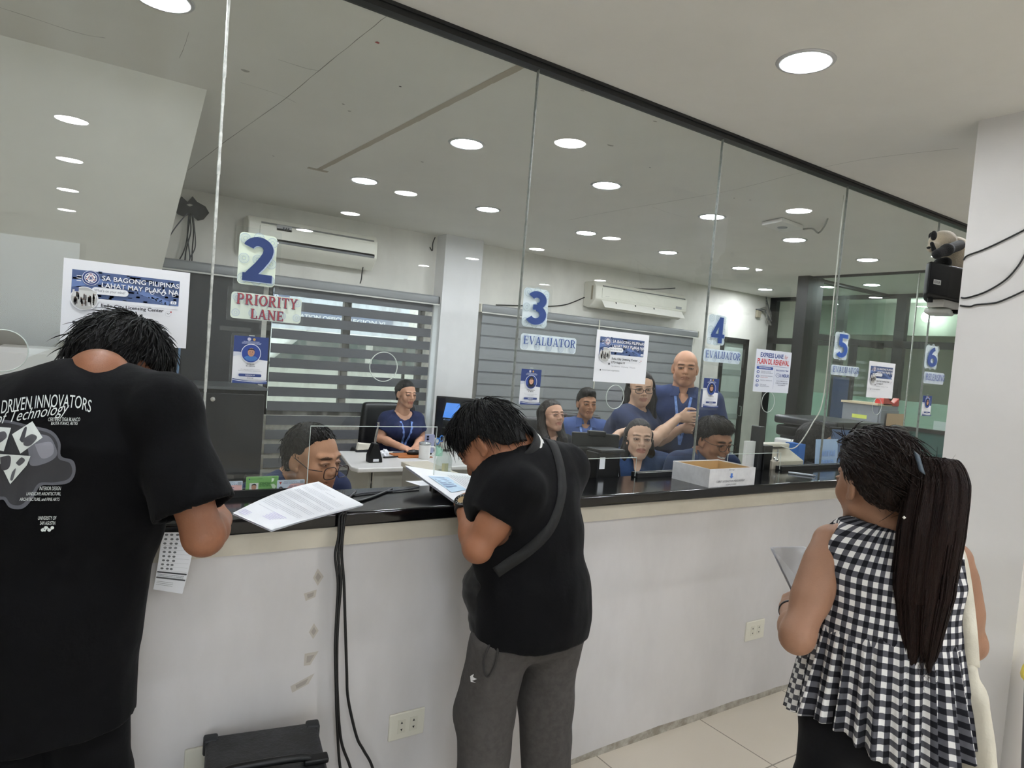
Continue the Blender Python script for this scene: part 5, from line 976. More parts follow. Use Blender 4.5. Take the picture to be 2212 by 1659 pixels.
# ================================================================ sculpting by signed distance fields
def vec(p): return np.array(p, dtype=float)
def unit(v): v = vec(v); return v/np.linalg.norm(v)
class SDF:
    def __init__(s): s.ops = []
    def cap(s, a, b, ra, rb=None, k=.02, op='u', right=(1, 0, 0), fa=1., fb=None, flat=0):
        """tapered limb a->b; ra/rb radius along `right`, times fa/fb across it; flat=1 cuts the far end square"""
        s.ops.append(('cap', vec(a), vec(b), ra, ra if rb is None else rb, k, op, vec(right), fa, fa if fb is None else fb, flat)); return s
    def ell(s, c, r, k=.02, op='u', rot=None):
        s.ops.append(('ell', vec(c), vec(r), rot, k, op)); return s
    def cut(s, p, n, k=.004, within=None): s.ops.append(('cut', vec(p), unit(n), k, within)); return s    # keep the side n points away from
    def fn(s, f): s.ops.append(('fn', f)); return s
    def bounds(s):
        lo, hi = np.full(3, 1e9), np.full(3, -1e9)
        for o in s.ops:
            if o[0] == 'cap' and o[6] == 'u':
                m = max(o[3], o[4])*max(1, o[8], o[9]); lo = np.minimum(lo, np.minimum(o[1], o[2])-m); hi = np.maximum(hi, np.maximum(o[1], o[2])+m)
            if o[0] == 'ell' and o[5] == 'u': m = max(o[2]); lo = np.minimum(lo, o[1]-m); hi = np.maximum(hi, o[1]+m)
        return lo, hi
    def mesh(s, h, pad=.03, lim=None):
        lo, hi = s.bounds(); lo = lo-pad; hi = hi+pad
        if lim is not None: lo = np.maximum(lo, lim[0]); hi = np.minimum(hi, lim[1])
        ax = [np.arange(lo[i], hi[i]+h, h) for i in range(3)]
        F = np.full([len(a) for a in ax], .5)
        for o in s.ops:
            if o[0] == 'fn':
                X, Y, Z = ax[0][:, None, None], ax[1][None, :, None], ax[2][None, None, :]; F = o[1](F, X, Y, Z); continue
            if o[0] == 'cut':
                X, Y, Z = ax[0][:, None, None], ax[1][None, :, None], ax[2][None, None, :]
                p, n, k, wi = o[1:]; d = (X-p[0])*n[0]+(Y-p[1])*n[1]+(Z-p[2])*n[2]
                if wi is not None: d = np.where((X-wi[0][0])**2+(Y-wi[0][1])**2+(Z-wi[0][2])**2 < wi[1]**2, d, -1)
                F = np.maximum(F, d); continue
            if o[0] == 'cap': m = max(o[3], o[4])*max(1, o[8], o[9])+2*o[5]+3*h; bl, bh = np.minimum(o[1], o[2])-m, np.maximum(o[1], o[2])+m; k, op = o[5], o[6]
            else: m = max(o[2])+2*o[4]+3*h; bl, bh = o[1]-m, o[1]+m; k, op = o[4], o[5]
            sl = []
            for i in range(3): a = np.searchsorted(ax[i], bl[i]); b = np.searchsorted(ax[i], bh[i]); sl.append(slice(a, b))
            if any(q.stop <= q.start for q in sl): continue
            X, Y, Z = ax[0][sl[0]][:, None, None], ax[1][sl[1]][None, :, None], ax[2][sl[2]][None, None, :]
            if o[0] == 'cap':
                _, a, b, ra, rb, k, op, rt, fa, fb, flat = o; w = b-a; L = np.linalg.norm(w)
                if L < 1e-6: L = 1e-6; w = np.array([0, 0, 1e-6])
                w = w/L; u = rt-w*(rt@w); n_ = np.linalg.norm(u)
                if n_ < 1e-3: u = np.cross(w, [0, 1, 0]); n_ = np.linalg.norm(u)
                u = u/n_; v = np.cross(w, u)
                px, py, pz = X-a[0], Y-a[1], Z-a[2]
                t = px*w[0]+py*w[1]+pz*w[2]; pu = px*u[0]+py*u[1]+pz*u[2]; pv = px*v[0]+py*v[1]+pz*v[2]
                tc_ = np.clip(t, 0, L); f = tc_/L; r1 = ra+(rb-ra)*f; r2 = r1*(fa+(fb-fa)*f); e = t-tc_
                q = np.sqrt((pu/r1)**2+(pv/r2)**2+(e/np.minimum(r1, r2))**2)
                g = np.sqrt((pu/r1**2)**2+(pv/r2**2)**2+(e/np.minimum(r1, r2)**2)**2)+1e-9
                d = q*(q-1)/g
                if flat: d = np.maximum(d, t-L)
            else:
                _, c, r, rot, k, op = o; px, py, pz = X-c[0], Y-c[1], Z-c[2]
                if rot is not None: M_ = rot; px, py, pz = px*M_[0][0]+py*M_[1][0]+pz*M_[2][0], px*M_[0][1]+py*M_[1][1]+pz*M_[2][1], px*M_[0][2]+py*M_[1][2]+pz*M_[2][2]
                q = np.sqrt((px/r[0])**2+(py/r[1])**2+(pz/r[2])**2); g = np.sqrt((px/r[0]**2)**2+(py/r[1]**2)**2+(pz/r[2]**2)**2)+1e-9; d = q*(q-1)/g
            A = F[sl[0], sl[1], sl[2]]
            if op == 'u': hh = np.clip(.5+.5*(A-d)/k, 0, 1); A = A*(1-hh)+d*hh-k*hh*(1-hh)
            elif op == 's': d = -d; hh = np.clip(.5-.5*(A-d)/k, 0, 1); A = A*(1-hh)+d*hh+k*hh*(1-hh)
            F[sl[0], sl[1], sl[2]] = A
        return nets(F, ax)
def nets(F, ax):
    F = F.copy(); F[0] = F[-1] = .1; F[:, 0] = F[:, -1] = .1; F[:, :, 0] = F[:, :, -1] = .1
    S = F < 0; n = np.array(F.shape); C = np.zeros(n-1, int)
    acc = np.zeros(tuple(n-1)+(3,)); cnt = np.zeros(n-1)
    edges = []
    for a in range(3):
        s0 = [slice(None)]*3; s1 = [slice(None)]*3; s0[a] = slice(0, -1); s1[a] = slice(1, None)
        A, B = F[tuple(s0)], F[tuple(s1)]; cr = S[tuple(s0)] != S[tuple(s1)]
        I = np.argwhere(cr); t = A[cr]/(A[cr]-B[cr]); P = np.stack([ax[i][I[:, i]] for i in range(3)], 1).astype(float)
        P[:, a] += t*(ax[a][I[:, a]+1]-ax[a][I[:, a]]); b, c = (a+1) % 3, (a+2) % 3
        ok = (I[:, b] > 0) & (I[:, c] > 0) & (I[:, b] < n[b]-1) & (I[:, c] < n[c]-1); I, P = I[ok], P[ok]; fl = S[tuple(s0)][cr][ok]
        for db in (0, 1):
            for dc in (0, 1):
                J = I.copy(); J[:, b] -= db; J[:, c] -= dc; np.add.at(acc, tuple(J.T), P); np.add.at(cnt, tuple(J.T), 1)
        edges.append((I, fl, a, b, c))
    act = cnt > 0; idx = -np.ones(n-1, int); idx[act] = np.arange(act.sum()); V_ = acc[act]/cnt[act][:, None]; Fc = []
    for I, fl, a, b, c in edges:
        q = []
        for db, dc in ((1, 1), (0, 1), (0, 0), (1, 0)): J = I.copy(); J[:, b] -= db; J[:, c] -= dc; q.append(idx[tuple(J.T)])
        q = np.stack(q, 1); q[~fl] = q[~fl][:, ::-1]; Fc.append(q)
    return V_, np.concatenate(Fc)
def fbm(P, sc, seed=0): 
    o = Vector((seed*7.3, seed*3.1, seed*1.7)); return np.array([noise.fractal(Vector(p*sc)+o, 1.0, 2.0, 3) for p in P])
def normals(V_, F_):
    e = np.cross(V_[F_[:, 2]]-V_[F_[:, 0]], V_[F_[:, 3]]-V_[F_[:, 1]]); N = np.zeros_like(V_)
    for i in range(4): np.add.at(N, F_[:, i], e)
    return N/(np.linalg.norm(N, axis=1)[:, None]+1e-12)
def wrinkle(V_, F_, amp, sc=(9, 9, 3.5), seed=0): return V_+normals(V_, F_)*(amp*fbm(V_*np.array(sc), 1, seed))[:, None]
# ---------------------------------------------------------------- people
def rotm(yaw, pitch, roll=0):                    # yaw: + turns to the person's left; pitch: + looks down; roll: + tips to the right
    return np.array((Matrix.Rotation(yaw, 3, 'Z') @ Matrix.Rotation(-pitch, 3, 'X') @ Matrix.Rotation(roll, 3, 'Y')))
def head_sdf(p):
    w = p.get('wide', 1.0); j = p.get('jaw', 1.0); s = SDF(); fem = p.get('fem', 0)
    s.ell((0, -.014, .035), (.076*w, .097, .086), k=.01)
    s.cap((0, .022, .02), (0, .030, -.055), .066*w, .050*w*j, k=.03, fa=1.0, fb=1.12)
    s.cap((-.045*w*j, .012, -.06), (-.016, .064, -.098), .022, .018, k=.025); s.cap((.045*w*j, .012, -.06), (.016, .064, -.098), .022, .018, k=.025)
    s.ell((0, .074, -.100), (.020, .016, .016), k=.02)
    for x in (-1, 1):
        s.ell((x*.037*w, .060, -.028), (.028, .022, .027), k=.032)
        s.cap((x*.012, .090, .024), (x*.044, .078, .026), .010 if not fem else .006, k=.014)
    s.cap((0, .09, -.05), (0, .086, -.08), .02, .016, k=.02)
    for x in (-1, 1): s.ell((x*.033, .101, .003), (.017, .016, .011), k=.014, op='s')
    s.cap((0, .088, .014), (0, .108, -.026), .0085, .0125, k=.012)
    for x in (-1, 1): s.ell((x*.013, .099, -.030), (.0095, .011, .008), k=.007); s.ell((x*.0065, .108, -.0375), (.0035, .004, .003), k=.002, op='s')
    for x in (-1, 1):                            # lids and eyeball bulge
        s.ell((x*.033, .081, .002), (.0155, .0135, .0135), k=.005)
        s.cap((x*.018, .093, .008), (x*.048, .087, .006), .0036, k=.004); s.cap((x*.020, .0915, -.007), (x*.046, .086, -.006), .003, k=.004)
    o_ = p.get('mouth', 0)
    s.cap((-.022, .088, -.0585), (.022, .088, -.0585), .0075, k=.006, fa=.8); s.cap((-.012, .094, -.0575), (.012, .094, -.0575), .006, k=.006)
    s.cap((-.017, .088, -.0695-o_), (.017, .088, -.0695-o_), .0085, k=.006)
    s.cap((-.026, .094, -.0635), (.026, .094, -.0635), .0022+o_*.4, k=.003, op='s', fa=2.)
    if p.get('smile'):
        for x in (-1, 1): s.cap((x*.024, .086, -.061), (x*.034, .078, -.052), .006, k=.006, op='s'); s.ell((x*.042, .066, -.035), (.02, .02, .018), k=.015)
    for x in (-1, 1):                            # ears
        R_ = np.array(Matrix.Rotation(x*.35, 3, 'Z') @ Matrix.Rotation(-.15, 3, 'X'))
        s.ell((x*.079*w, -.008, -.006), (.0085, .019, .033), k=.006, rot=R_); s.ell((x*.087*w, .0, .0), (.005, .010, .019), k=.005, op='s', rot=R_); s.ell((x*.076*w, .002, -.032), (.007, .010, .010), k=.005)
    nb = p['neck_local']; s.cap((0, -.022, -.06), nb, .056*w*p.get('neck', 1), .060*p.get('neck', 1), k=.025)
    s.cap(nb, nb+p['spine_local']*.06, .058*p.get('neck', 1), .060, k=.03)
    return s
def hand_sdf(s, wr, d, pn, curl=.5, side=1, sc=1.0, spread=.1, thumb=.6):
    """wr wrist, d pointing direction, pn palm normal (the side the fingers curl to)"""
    d = unit(d); pn = vec(pn)-d*(vec(pn)@d); pn = unit(pn); x = np.cross(d, pn)*side      # x towards the thumb
    wr = vec(wr); k = wr+d*.085*sc
    s.cap(wr-d*.01, wr+d*.03*sc, .026*sc, .034*sc, k=.012, right=x, fa=.72, fb=.5); s.cap(wr+d*.025*sc, k-d*.008, .036*sc, .040*sc, k=.012, right=x, fa=.45, fb=.38)
    for i, (off, L) in enumerate(((.030, .072), (.010, .080), (-.011, .075), (-.031, .058))):
        p = k+x*off*sc; a = 0.; dd = unit(d+x*off*spread*8); r = (.0092, .0094, .009, .008)[i]*sc
        for q, f in enumerate((.45, .31, .24)):
            a += curl*(.55, .95, .7)[q]+.06*i*curl; e = p+(dd*math.cos(a)+pn*math.sin(a))*L*f*sc; s.cap(p, e, r*(1-.08*q), r*(.92-.08*q), k=.004); p = e
    p = wr+d*.028*sc+x*.026*sc; e = p+unit(d*.65+x*.75+pn*.25)*.042*sc; s.cap(p, e, .014*sc, .0115*sc, k=.012)
    f = e+unit(d*(1-thumb*.3)+x*(.35-.5*thumb)+pn*.55*thumb)*.034*sc; s.cap(e, f, .0112*sc, .0098*sc, k=.005); g = f+unit(d*(1-thumb*.4)+x*(.15-.6*thumb)+pn*.7*thumb)*.026*sc; s.cap(f, g, .0098*sc, .0078*sc, k=.004)
    return s
def hair_caps(s, H, p):                          # scalp volume in head coordinates
    pass
SKIN_N = [0]
def person(p):
    """p: all joints in the person's own frame (x right, y forward, z up, origin on the floor)"""
    SKIN_N[0] += 1; sid = SKIN_N[0]
    B = p['at']; cd = Vector((CAM.x-B[0], CAM.y-B[1], 0)).normalized(); ri = Vector((cd.y*-1, cd.x, 0)); ri = Vector((-cd.y, cd.x, 0))
    if ri.dot(RT) < 0: ri = -ri
    ps = math.radians(p['face']); Fv = cd*math.cos(ps)+ri*math.sin(ps); rz = math.atan2(-Fv.x, Fv.y)
    rz = p.get('rz', rz); t = thing('person', p['label'], 'person', (B[0], B[1], 0), rz, p.get('group'))
    skin = p['skin']; M_skin = mat('skin_%d' % sid, skin, .5, attr='Col', bump=.06, bscale=300, spec=.4, noise_=.07, scale=25)
    HC = vec(p['head']); NB = vec(p['neck_base']); PV = vec(p['pelvis']); sw = p.get('shoulder', .19); SO = {'L': p.get('shL'), 'R': p.get('shR')}; ch = p.get('chest', 1.0); belly = p.get('belly', 0)
    hy = math.radians(p.get('head_turn', 0)); hp = math.radians(p.get('head_down', 0)); hr = math.radians(p.get('head_tilt', 0)); HM = rotm(hy, hp, hr); hs = p.get('head_size', 1.0)
    p['neck_local'] = HM.T@(NB+vec((0, 0, .01))-HC)/hs
    p['spine_local'] = HM.T@unit(PV-NB)
    pieces = []; cols = []
    # head
    V_, F_ = head_sdf(p).mesh(p.get('head_res', .0036), pad=.012)
    c = np.tile(np.array([*lin(skin), 1.]), (len(V_), 1)); x, y, z = V_.T
    lipc = np.array([*lin(p.get('lips', '9c5a4c')), 1.]); o_ = p.get('mouth', 0)
    li = np.clip(1.25-np.sqrt((x/.026)**2+((z+.0645+o_/2)/(.0125+o_/2))**2), 0, .25)*4*(y > .078); c = c*(1-li[:, None]*.6)+lipc*li[:, None]*.6
    if p.get('teeth'): te = np.clip(1.3-np.sqrt((x/.024)**2+((z+.0635)/.0052)**2), 0, .3)/.3*(y > .07); c = c*(1-te[:, None])+np.array([.8, .78, .74, 1])*te[:, None]
    bz = .0245-.10*np.maximum(0, np.abs(x)-.033)-.04*np.maximum(0, .028-np.abs(x)); br_ = np.clip(1.3-np.sqrt(((np.abs(x)-.032)/.0195)**2+((z-bz)/p.get('brow', .003 if p.get('fem') else .0045))**2), 0, .3)/.3*(y > .055); c = c*(1-br_[:, None]*.85)+np.array([.02, .015, .012, 1])*br_[:, None]*.85
    ey = np.clip(1.25-np.sqrt(((np.abs(x)-.033)/.0135)**2+((z-.0015)/.0052)**2), 0, .25)*4*(y > .07); lash = np.clip(1.25-np.sqrt(((np.abs(x)-.033)/.0165)**2+((z-.0018)/.0078)**2), 0, .25)*4*(y > .07)
    c = c*(1-lash[:, None]*.6)+np.array([.03, .02, .018, 1])*lash[:, None]*.75
    if p.get('stubble'): st = np.clip((-.045-z)/.03, 0, 1)*(y > .0)*p['stubble']*(1-li); c[:, :3] *= (1-.35*st[:, None])
    W_ = V_*hs@HM.T+HC; pieces.append((W_, F_)); cols.append(c)
    def hw(v): return Vector(HM@(vec(v)*hs)+HC)
    # trunk and legs
    s = SDF(); up = NB-PV; mid = PV+up*.42; che = PV+up*.74; r_ = vec((1, 0, 0)); yaw_s = math.radians(p.get('twist', 0)); r_ = vec((math.cos(yaw_s), math.sin(yaw_s), 0)); SH = NB+vec(p.get('sh_off', (0, 0, -.055)))
    hipw = p.get('hip', .165); wst = p.get('waist', .145)
    def trunk(s, g, arms=True, kk=.05, hipg=None):
        s.cap(PV-vec((0, 0, .05)), mid, hipw+(g if hipg is None else hipg), wst+g, k=kk, fa=.72, fb=.72+belly); s.cap(mid, che, wst+g, .165*ch+g, k=kk, right=r_, fa=.72+belly, fb=.70); s.cap(che, NB-unit(up)*.05, .165*ch+g, .115*ch+g, k=kk, right=r_, fa=.70, fb=.62)
        for x, q_ in ((-1, 'L'), (1, 'R')): s.cap(NB-unit(up)*.035+r_*x*.04, vec(SO[q_]) if SO[q_] is not None else SH+r_*x*(sw-.01), .050*p.get('trap', 1)+g, .052*p.get('trap', 1)+g, k=.045)
        if p.get('fem'): 
            for x in (-1, 1): s.ell(che+r_*x*.065+vec((0, .085, -.01)), (.062+g, .06+g, .062+g), k=.05)
    trunk(s, 0)
    legs = p.get('legs', 'stand'); hipx = .09
    if legs == 'stand': LJ = [[PV+vec((x*hipx, 0, -.06)), vec((x*p.get('stance', .11), .03, .48)), vec((x*p.get('stance', .11)+.01*x, -.02, .08))] for x in (-1, 1)]
    else: kf = p.get('knee', .40); LJ = [[PV+vec((x*hipx, .02, -.03)), vec((x*.13, PV[1]+kf, .50)), vec((x*.13, PV[1]+kf-p.get('tuck', .04), .09))] for x in (-1, 1)]
    lr = p.get('leg_r', 1.0)
    for hj, kj, aj in LJ: s.cap(hj, kj, .080*lr, .055, k=.03); s.cap(kj, aj, .056, .036, k=.02); s.cap(aj, aj+vec((0, .13, -.045)), .036, .030, k=.02)
    pieces.append(s.mesh(.014)); cols.append(np.tile(np.array([*lin(skin), 1.]), (len(pieces[-1][0]), 1)))
    # arms
    AJ = {}
    for sx, nm in ((-1, 'L'), (1, 'R')):
        a = p['arm'+nm]; S0 = vec(SO[nm]) if SO[nm] is not None else SH+r_*sx*sw; E, W = vec(a['elbow']), vec(a['wrist']); AJ[nm] = (S0, E, W); am = p.get('arm_r', 1.0)
        s = SDF(); s.cap(S0, E, .047*am, .040*am, k=.02); s.cap(S0+(E-S0)*.25, S0+(E-S0)*.6, .042*am, .043*am, k=.03); s.cap(E, E+(W-E)*.35, .039*am, .038*am, k=.02); s.cap(E+(W-E)*.3, W, .038*am, .025, k=.02)
        hand_sdf(s, W, a.get('dir', W-E), a.get('palm', (0, 0, -1)), a.get('curl', .6), sx*-1 if a.get('flip') else sx, p.get('hand', .95), thumb=a.get('thumb', .6))
        pieces.append(s.mesh(p.get('arm_res', .0055))); cols.append(np.tile(np.array([*lin(skin), 1.]), (len(pieces[-1][0]), 1)))
    V_ = np.concatenate([q[0] for q in pieces]); off = np.cumsum([0]+[len(q[0]) for q in pieces]); F_ = np.concatenate([q[1]+o for q, o in zip(pieces, off)])
    body = mkobj('body', V_, F_, M_skin, t, smooth=True, local=True, col=np.concatenate(cols))
    # eyes
    M_eye = mat('eye_white', 'dcd8d2', .15); M_iris = mat('iris', '1c110c', .1)
    if not p.get('no_eyes'):
        gz = p.get('gaze', (0, 0))
        for x in (-1, 1):
            m_ = MB(); e0 = vec((x*.033, .0875, .0015))
            m_.lathe([(.0132*math.sin(a), .0088*math.cos(a)*.9-.001) for a in [PI/2*k/6 for k in range(7)]][::-1], (0, 0, 0), 16, (0, 1, 0))
            m_.lathe([(.0055, .0072), (.003, .0079), (0, .0080)], (gz[0]*.005, 0, gz[1]*.003), 12, (0, 1, 0), 1)
            vv = [hw(e0+vec((v.x*.95, v.y, v.z*p.get('eye_open', .52)))) for v in m_.v]; mkobj('eye', vv, m_.f, [M_eye, M_iris], t, smooth=True, fm=m_.m, local=True)
    # hair
    hk = p.get('hair', {}); style = hk.get('style', 'short'); w = p.get('wide', 1.0)
    M_hair = mat('hair_%s' % hk.get('col', '0d0b0b'), hk.get('col', '0d0b0b') , .46, spec=.22, noise_=.45, scale=26, stretch=(6, 1, 1), bump=.5, bscale=70) if style != 'none' else None
    th = hk.get('thick', .012)
    def region(F, X, Y, Z):
        ys = np.array(hk.get('ys', [-.2, -.095, -.05, -.018, .012, .05, .088, .2])); zs = np.array(hk.get('zs', [-.075, -.072, -.05, -.012, .022, .050, .070, .074]))
        d = (np.interp(Y, ys, zs)-Z)*.75+.0012*np.sin(X*160)+.001*np.sin(X*310+1)+.001*np.sin(Y*190)
        if hk.get('part'): d = d+.02*np.exp(-((X-hk['part'])/.03)**2)*(Y > .03)
        if 'ztop' in hk: d = np.maximum(d, Z-np.interp(Y, [-.12, -.03, .03], hk['ztop']))
        return np.maximum(F, d)
    if style != 'none':
        s = SDF(); s.ell((0, -.016, .035), (.076*w+th, .098+th, .086+th*1.15), k=.01)
        if hk.get('top'): s.ell((0, .02, .095), (.062, .085, .035+hk['top']), k=.03)
        s.cap((0, -.05, .0), (0, -.055, -.06), .066*w+th*.3, .052, k=.03); s.fn(region)
        if style == 'fringe': s.cap((-.05, .085, .06), (.05, .085, .06), .02, k=.02); s.cap((-.06, .05, .03), (-.03, .097, .045), .018, .012, k=.02); s.cap((.06, .05, .03), (.03, .097, .045), .018, .012, k=.02)
        if style == 'long':
            L = hk.get('len', .24)
            sd = hk.get('side', 1)
            for x in (-sd, sd): s.cap((x*.075, -.01, .03), (x*.085, -.02, -.08), .026*sd, .03*sd, k=.02); s.cap((x*.085, -.02, -.08), (x*.085, -.0+hk.get('fwd', 0), -.08-L*.6), .032*sd, .03*sd, k=.03); s.cap((x*.085, hk.get('fwd', 0), -.08-L*.6), (x*.07, .02+hk.get('fwd', 0), -.08-L), .03, .015, k=.02)
            s.cap((0, -.075, .03), (0, -.09, -.08-L*.6), .075, .08, k=.04, fa=.6)
        if style == 'bun': s.ell((0, -.125, .03), (.038, .032, .036), k=.02)
        if style in ('pony', 'tail'): s.ell((.0, -.12, .045), (.032, .04, .032), k=.02)
        if style == 'bangs':
            for x in (-.05, -.03, -.01, .012, .034, .052): s.cap((x, .06, .085), (x*1.15, .105, .03-.2*abs(x)), .018, .006, k=.012)
        V_, F_ = s.mesh(hk.get('res', .005), pad=.02); V_ = V_+normals(V_, F_)*(hk.get('rough', .0025)*fbm(V_*np.array((90, 25, 25)), 1, sid))[:, None]
        hair = mkobj('hair', V_*hs@HM.T+HC, F_, M_hair, t, smooth=True, local=True)
        if hk.get('tufts'):                      # loose locks lying on the scalp
            rn = random.Random(sid); m_ = MB(); bvh = BVHTree.FromPolygons([Vector(v) for v in V_], [tuple(f) for f in F_]); cnt = 0
            cw = Vector(hk.get('crown', (0, -.05, .12)))
            while cnt < hk['tufts']:
                d = Vector((rn.gauss(0, 1), rn.gauss(0, 1), rn.gauss(0, 1)+.35)).normalized(); hit = bvh.ray_cast(Vector((0, -.015, .035))+d*.3, -d)
                if hit[0] is None: continue
                q, n = hit[0], hit[1]
                ys = hk.get('ys', [-.2, -.095, -.05, -.018, .012, .05, .088, .2]); zs = hk.get('zs', [-.075, -.072, -.05, -.012, .022, .050, .070, .074])
                ex_ = q.z-np.interp(q.y, ys, zs)
                if ex_ < .006: continue
                cnt += 1
                fl = (q-cw); fl = (fl-n*fl.dot(n)); fl = fl.normalized() if fl.length > 1e-4 else Vector((0, 1, 0)); fl = (fl+Vector((rn.uniform(-.4, .4), rn.uniform(-.4, .4), rn.uniform(-.2, .2)))).normalized()
                L = rn.uniform(*hk.get('tl', (.03, .06)))*min(1, .25+ex_/.06); lift = rn.uniform(*hk.get('lift', (.0, .3))); pts = []; c_ = q-n*.004
                for i in range(6): u = i/5; pts.append(c_+fl*L*u+n*(.006+lift*L*u*(1-.35*u)-.3*L*u*u*(1-lift))+Vector((0, 0, -hk.get('droop', .1)*L*u*u)))
                m_.tube(pts, [rn.uniform(*hk.get('tr', (.0011, .0021)))*max(.12, 1-u*u) for u in (0, .2, .4, .6, .8, 1)], 5)
            mkobj('hair_locks', [hw(v) for v in m_.v], m_.f, M_hair, hair, smooth=True, local=True)
    # spectacles
    g = p.get('glasses')
    if g:
        fx_, fz_, r1 = g.get('w', .026), g.get('h', .019), g.get('r', .0017); Mf = mat('spectacle_%s' % g.get('col', '1c1a1c'), g.get('col', '1c1a1c'), .3, g.get('metal', 0)); zc, yc = g.get('z', -.003), g.get('y', .109); ex = g.get('ex', 2.6)
        m_ = MB(); lens = MB()
        for x in (-1, 1):
            pts = []
            for k in range(28):
                a = 2*PI*k/28; ca, sa = math.cos(a), math.sin(a); pts.append(Vector((x*.034+fx_*abs(ca)**(2/ex)*(1 if ca > 0 else -1), yc-.10*abs(x*.034+fx_*ca)*.6+.004-.1*fz_*sa*g.get('rake', 0), zc+fz_*abs(sa)**(2/ex)*(1 if sa > 0 else -1))))
            m_.tube(pts, r1, 6, True); lens.add(pts, [tuple(range(28))])
            m_.tube([(x*(.034+fx_), yc-.010+.002, zc+fz_*.4), (x*.080*w, .06, zc+.006), (x*.086*w, -.005, .012)], r1*.9, 6)
        m_.tube([(-.034+fx_, yc+.001, zc+.003), (0, yc+.004, zc+.006), (.034-fx_, yc+.001, zc+.003)], r1, 6)
        ge = mkobj('eyeglasses', [hw(v) for v in m_.v], m_.f, Mf, t, smooth=True, local=True); mkobj('lens', [hw(v) for v in lens.v], lens.f, M_lens, ge, local=True)
    # shirt
    sh = p.get('shirt')
    if sh:
        g = sh.get('ease', .016); Ms = mat('cloth_%s_%d' % (sh['col'], sid), sh['col'], .9, sheen=sh.get('sheen', .04), noise_=.12, scale=30, bump=.12, bscale=45, spec=.12, attr=sh.get('attr'))
        s = SDF(); trunk(s, g, kk=.05); hz = sh.get('hem', PV[2]-.08)
        if sh.get('long', True): s.cap(PV+vec((0, 0, .02)), vec((PV[0], PV[1], hz-.05)), hipw+g+sh.get('flare', .0), hipw+g+sh.get('flare', .0)+.006, k=.04, fa=.74)
        for d_ in sh.get('extra', []): s.cap(*d_)
        slv = {}
        for nm in 'LR':
            S0, E, W = AJ[nm]; f = sh.get('sleeve', .62)
            if f <= 0:
                out_ = unit(S0-NB); s.cap(S0+out_*.046+vec((0, 0, .09)), S0+out_*.026-vec((0, 0, .12)), .052, .056, k=.012, op='s'); continue
            r0, r1 = sh.get('sr', (.066, .074)); 
            if f <= 1: e = S0+(E-S0)*f; s.cap(S0, e, r0, r1, k=.035, flat=1); ax_ = unit(E-S0)
            else: s.cap(S0, E, r0, r1*.9, k=.03); e = E+(W-E)*(f-1); s.cap(E, e, r1*.9, r1*.75, k=.02, flat=1); ax_ = unit(W-E)
            slv[nm] = (e, ax_, r1)
        for nm, (e, ax_, r1) in slv.items(): s.cap(e-ax_*.03, e+ax_*.04, (r1-.016)*(.75 if sh.get('sleeve', .62) > 1 else 1), k=.004, op='s')
        s.cut((0, 0, hz), (0, 0, -1)) if not sh.get('hem_tilt') else s.cut((0, PV[1], hz), (sh['hem_tilt'][0], sh['hem_tilt'][1], -1))
        nk = unit(HC-NB); s.cap(NB+nk*.0+vec(sh.get('neck_off', (0, .012, 0))), NB+nk*.12+vec((0, .02, 0)), sh.get('neck_r', .066), sh.get('neck_r', .066)+.02, k=.006, op='s')
        if sh.get('vneck'): 
            v = sh['vneck']; fw = r_*0+vec((-r_[1], r_[0], 0)); a_ = NB+fw*.10+vec((0, 0, -.01)); s.cap(a_, a_+vec((0, .03, -v)), .05, .006, k=.006, op='s')
        V_, F_ = s.mesh(sh.get('res', .009)); V_ = wrinkle(V_, F_, sh.get('fold', .006), seed=sid)
        if sh.get('vfn'): V_ = sh['vfn'](V_)
        col = sh['colfn'](V_) if sh.get('colfn') else None
        shirt = mkobj('shirt', V_, F_, Ms, t, smooth=True, local=True, col=col, attrname=sh.get('attr') or 'Col'); p['_shirt'] = (V_, F_, shirt)
        cl_ = sh.get('collar')
        if cl_:
            s = SDF(); r0 = sh.get('neck_r', .066); nd = unit(nk+vec((0, -.15, .35))); b0 = NB-nd*cl_.get('sink', .012); s.cap(b0, b0+nd*cl_.get('h', .045), r0+.014, r0+.004, k=.01, flat=1); s.cap(b0-nd*.03, b0+nd*.09, r0+.003, r0-.004, k=.003, op='s'); s.cut(b0, -nd)
            if cl_.get('open', 1): fw = vec((-r_[1], r_[0], 0)); q = NB+fw*.10; s.cap(q+vec((0, 0, .06)), q+vec((0, -.01, -.05)), .045, .02, k=.004, op='s')
            V_, F_ = s.mesh(.0045, pad=.01); mkobj('collar', V_, F_, mat('collar_%s' % cl_.get('col', sh['col']), cl_.get('col', sh['col']), .85, sheen=.1) if cl_.get('col') else Ms, t, smooth=True, local=True)
            if cl_.get('wings', 1):
                bv = BVHTree.FromPolygons([Vector(v) for v in p['_shirt'][0]], [tuple(f) for f in p['_shirt'][1]]); m_ = MB(); fw = vec((-r_[1], r_[0], 0))
                for x in (-1, 1):
                    a_ = NB+r_*x*.030+fw*.070+vec((0, 0, .030)); b_ = NB+r_*x*.075+fw*.035+vec((0, 0, .035)); c_ = NB+r_*x*.085+fw*.085+vec((0, 0, -.045)); d_ = NB+r_*x*.040+fw*.095+vec((0, 0, -.035))
                    q = []
                    for k_ in (a_, b_, c_, d_):
                        h_ = bv.find_nearest(Vector(k_)); q.append(h_[0]+h_[1]*.010 if h_[0] is not None and k_ is not a_ and k_ is not b_ else Vector(k_))
                    m_.prism(q, Vector(fw)*.004)
                m_.build('collar_wing', Ms, t, local=True, bevel=.0015)
    # trousers
    tr = p.get('trousers')
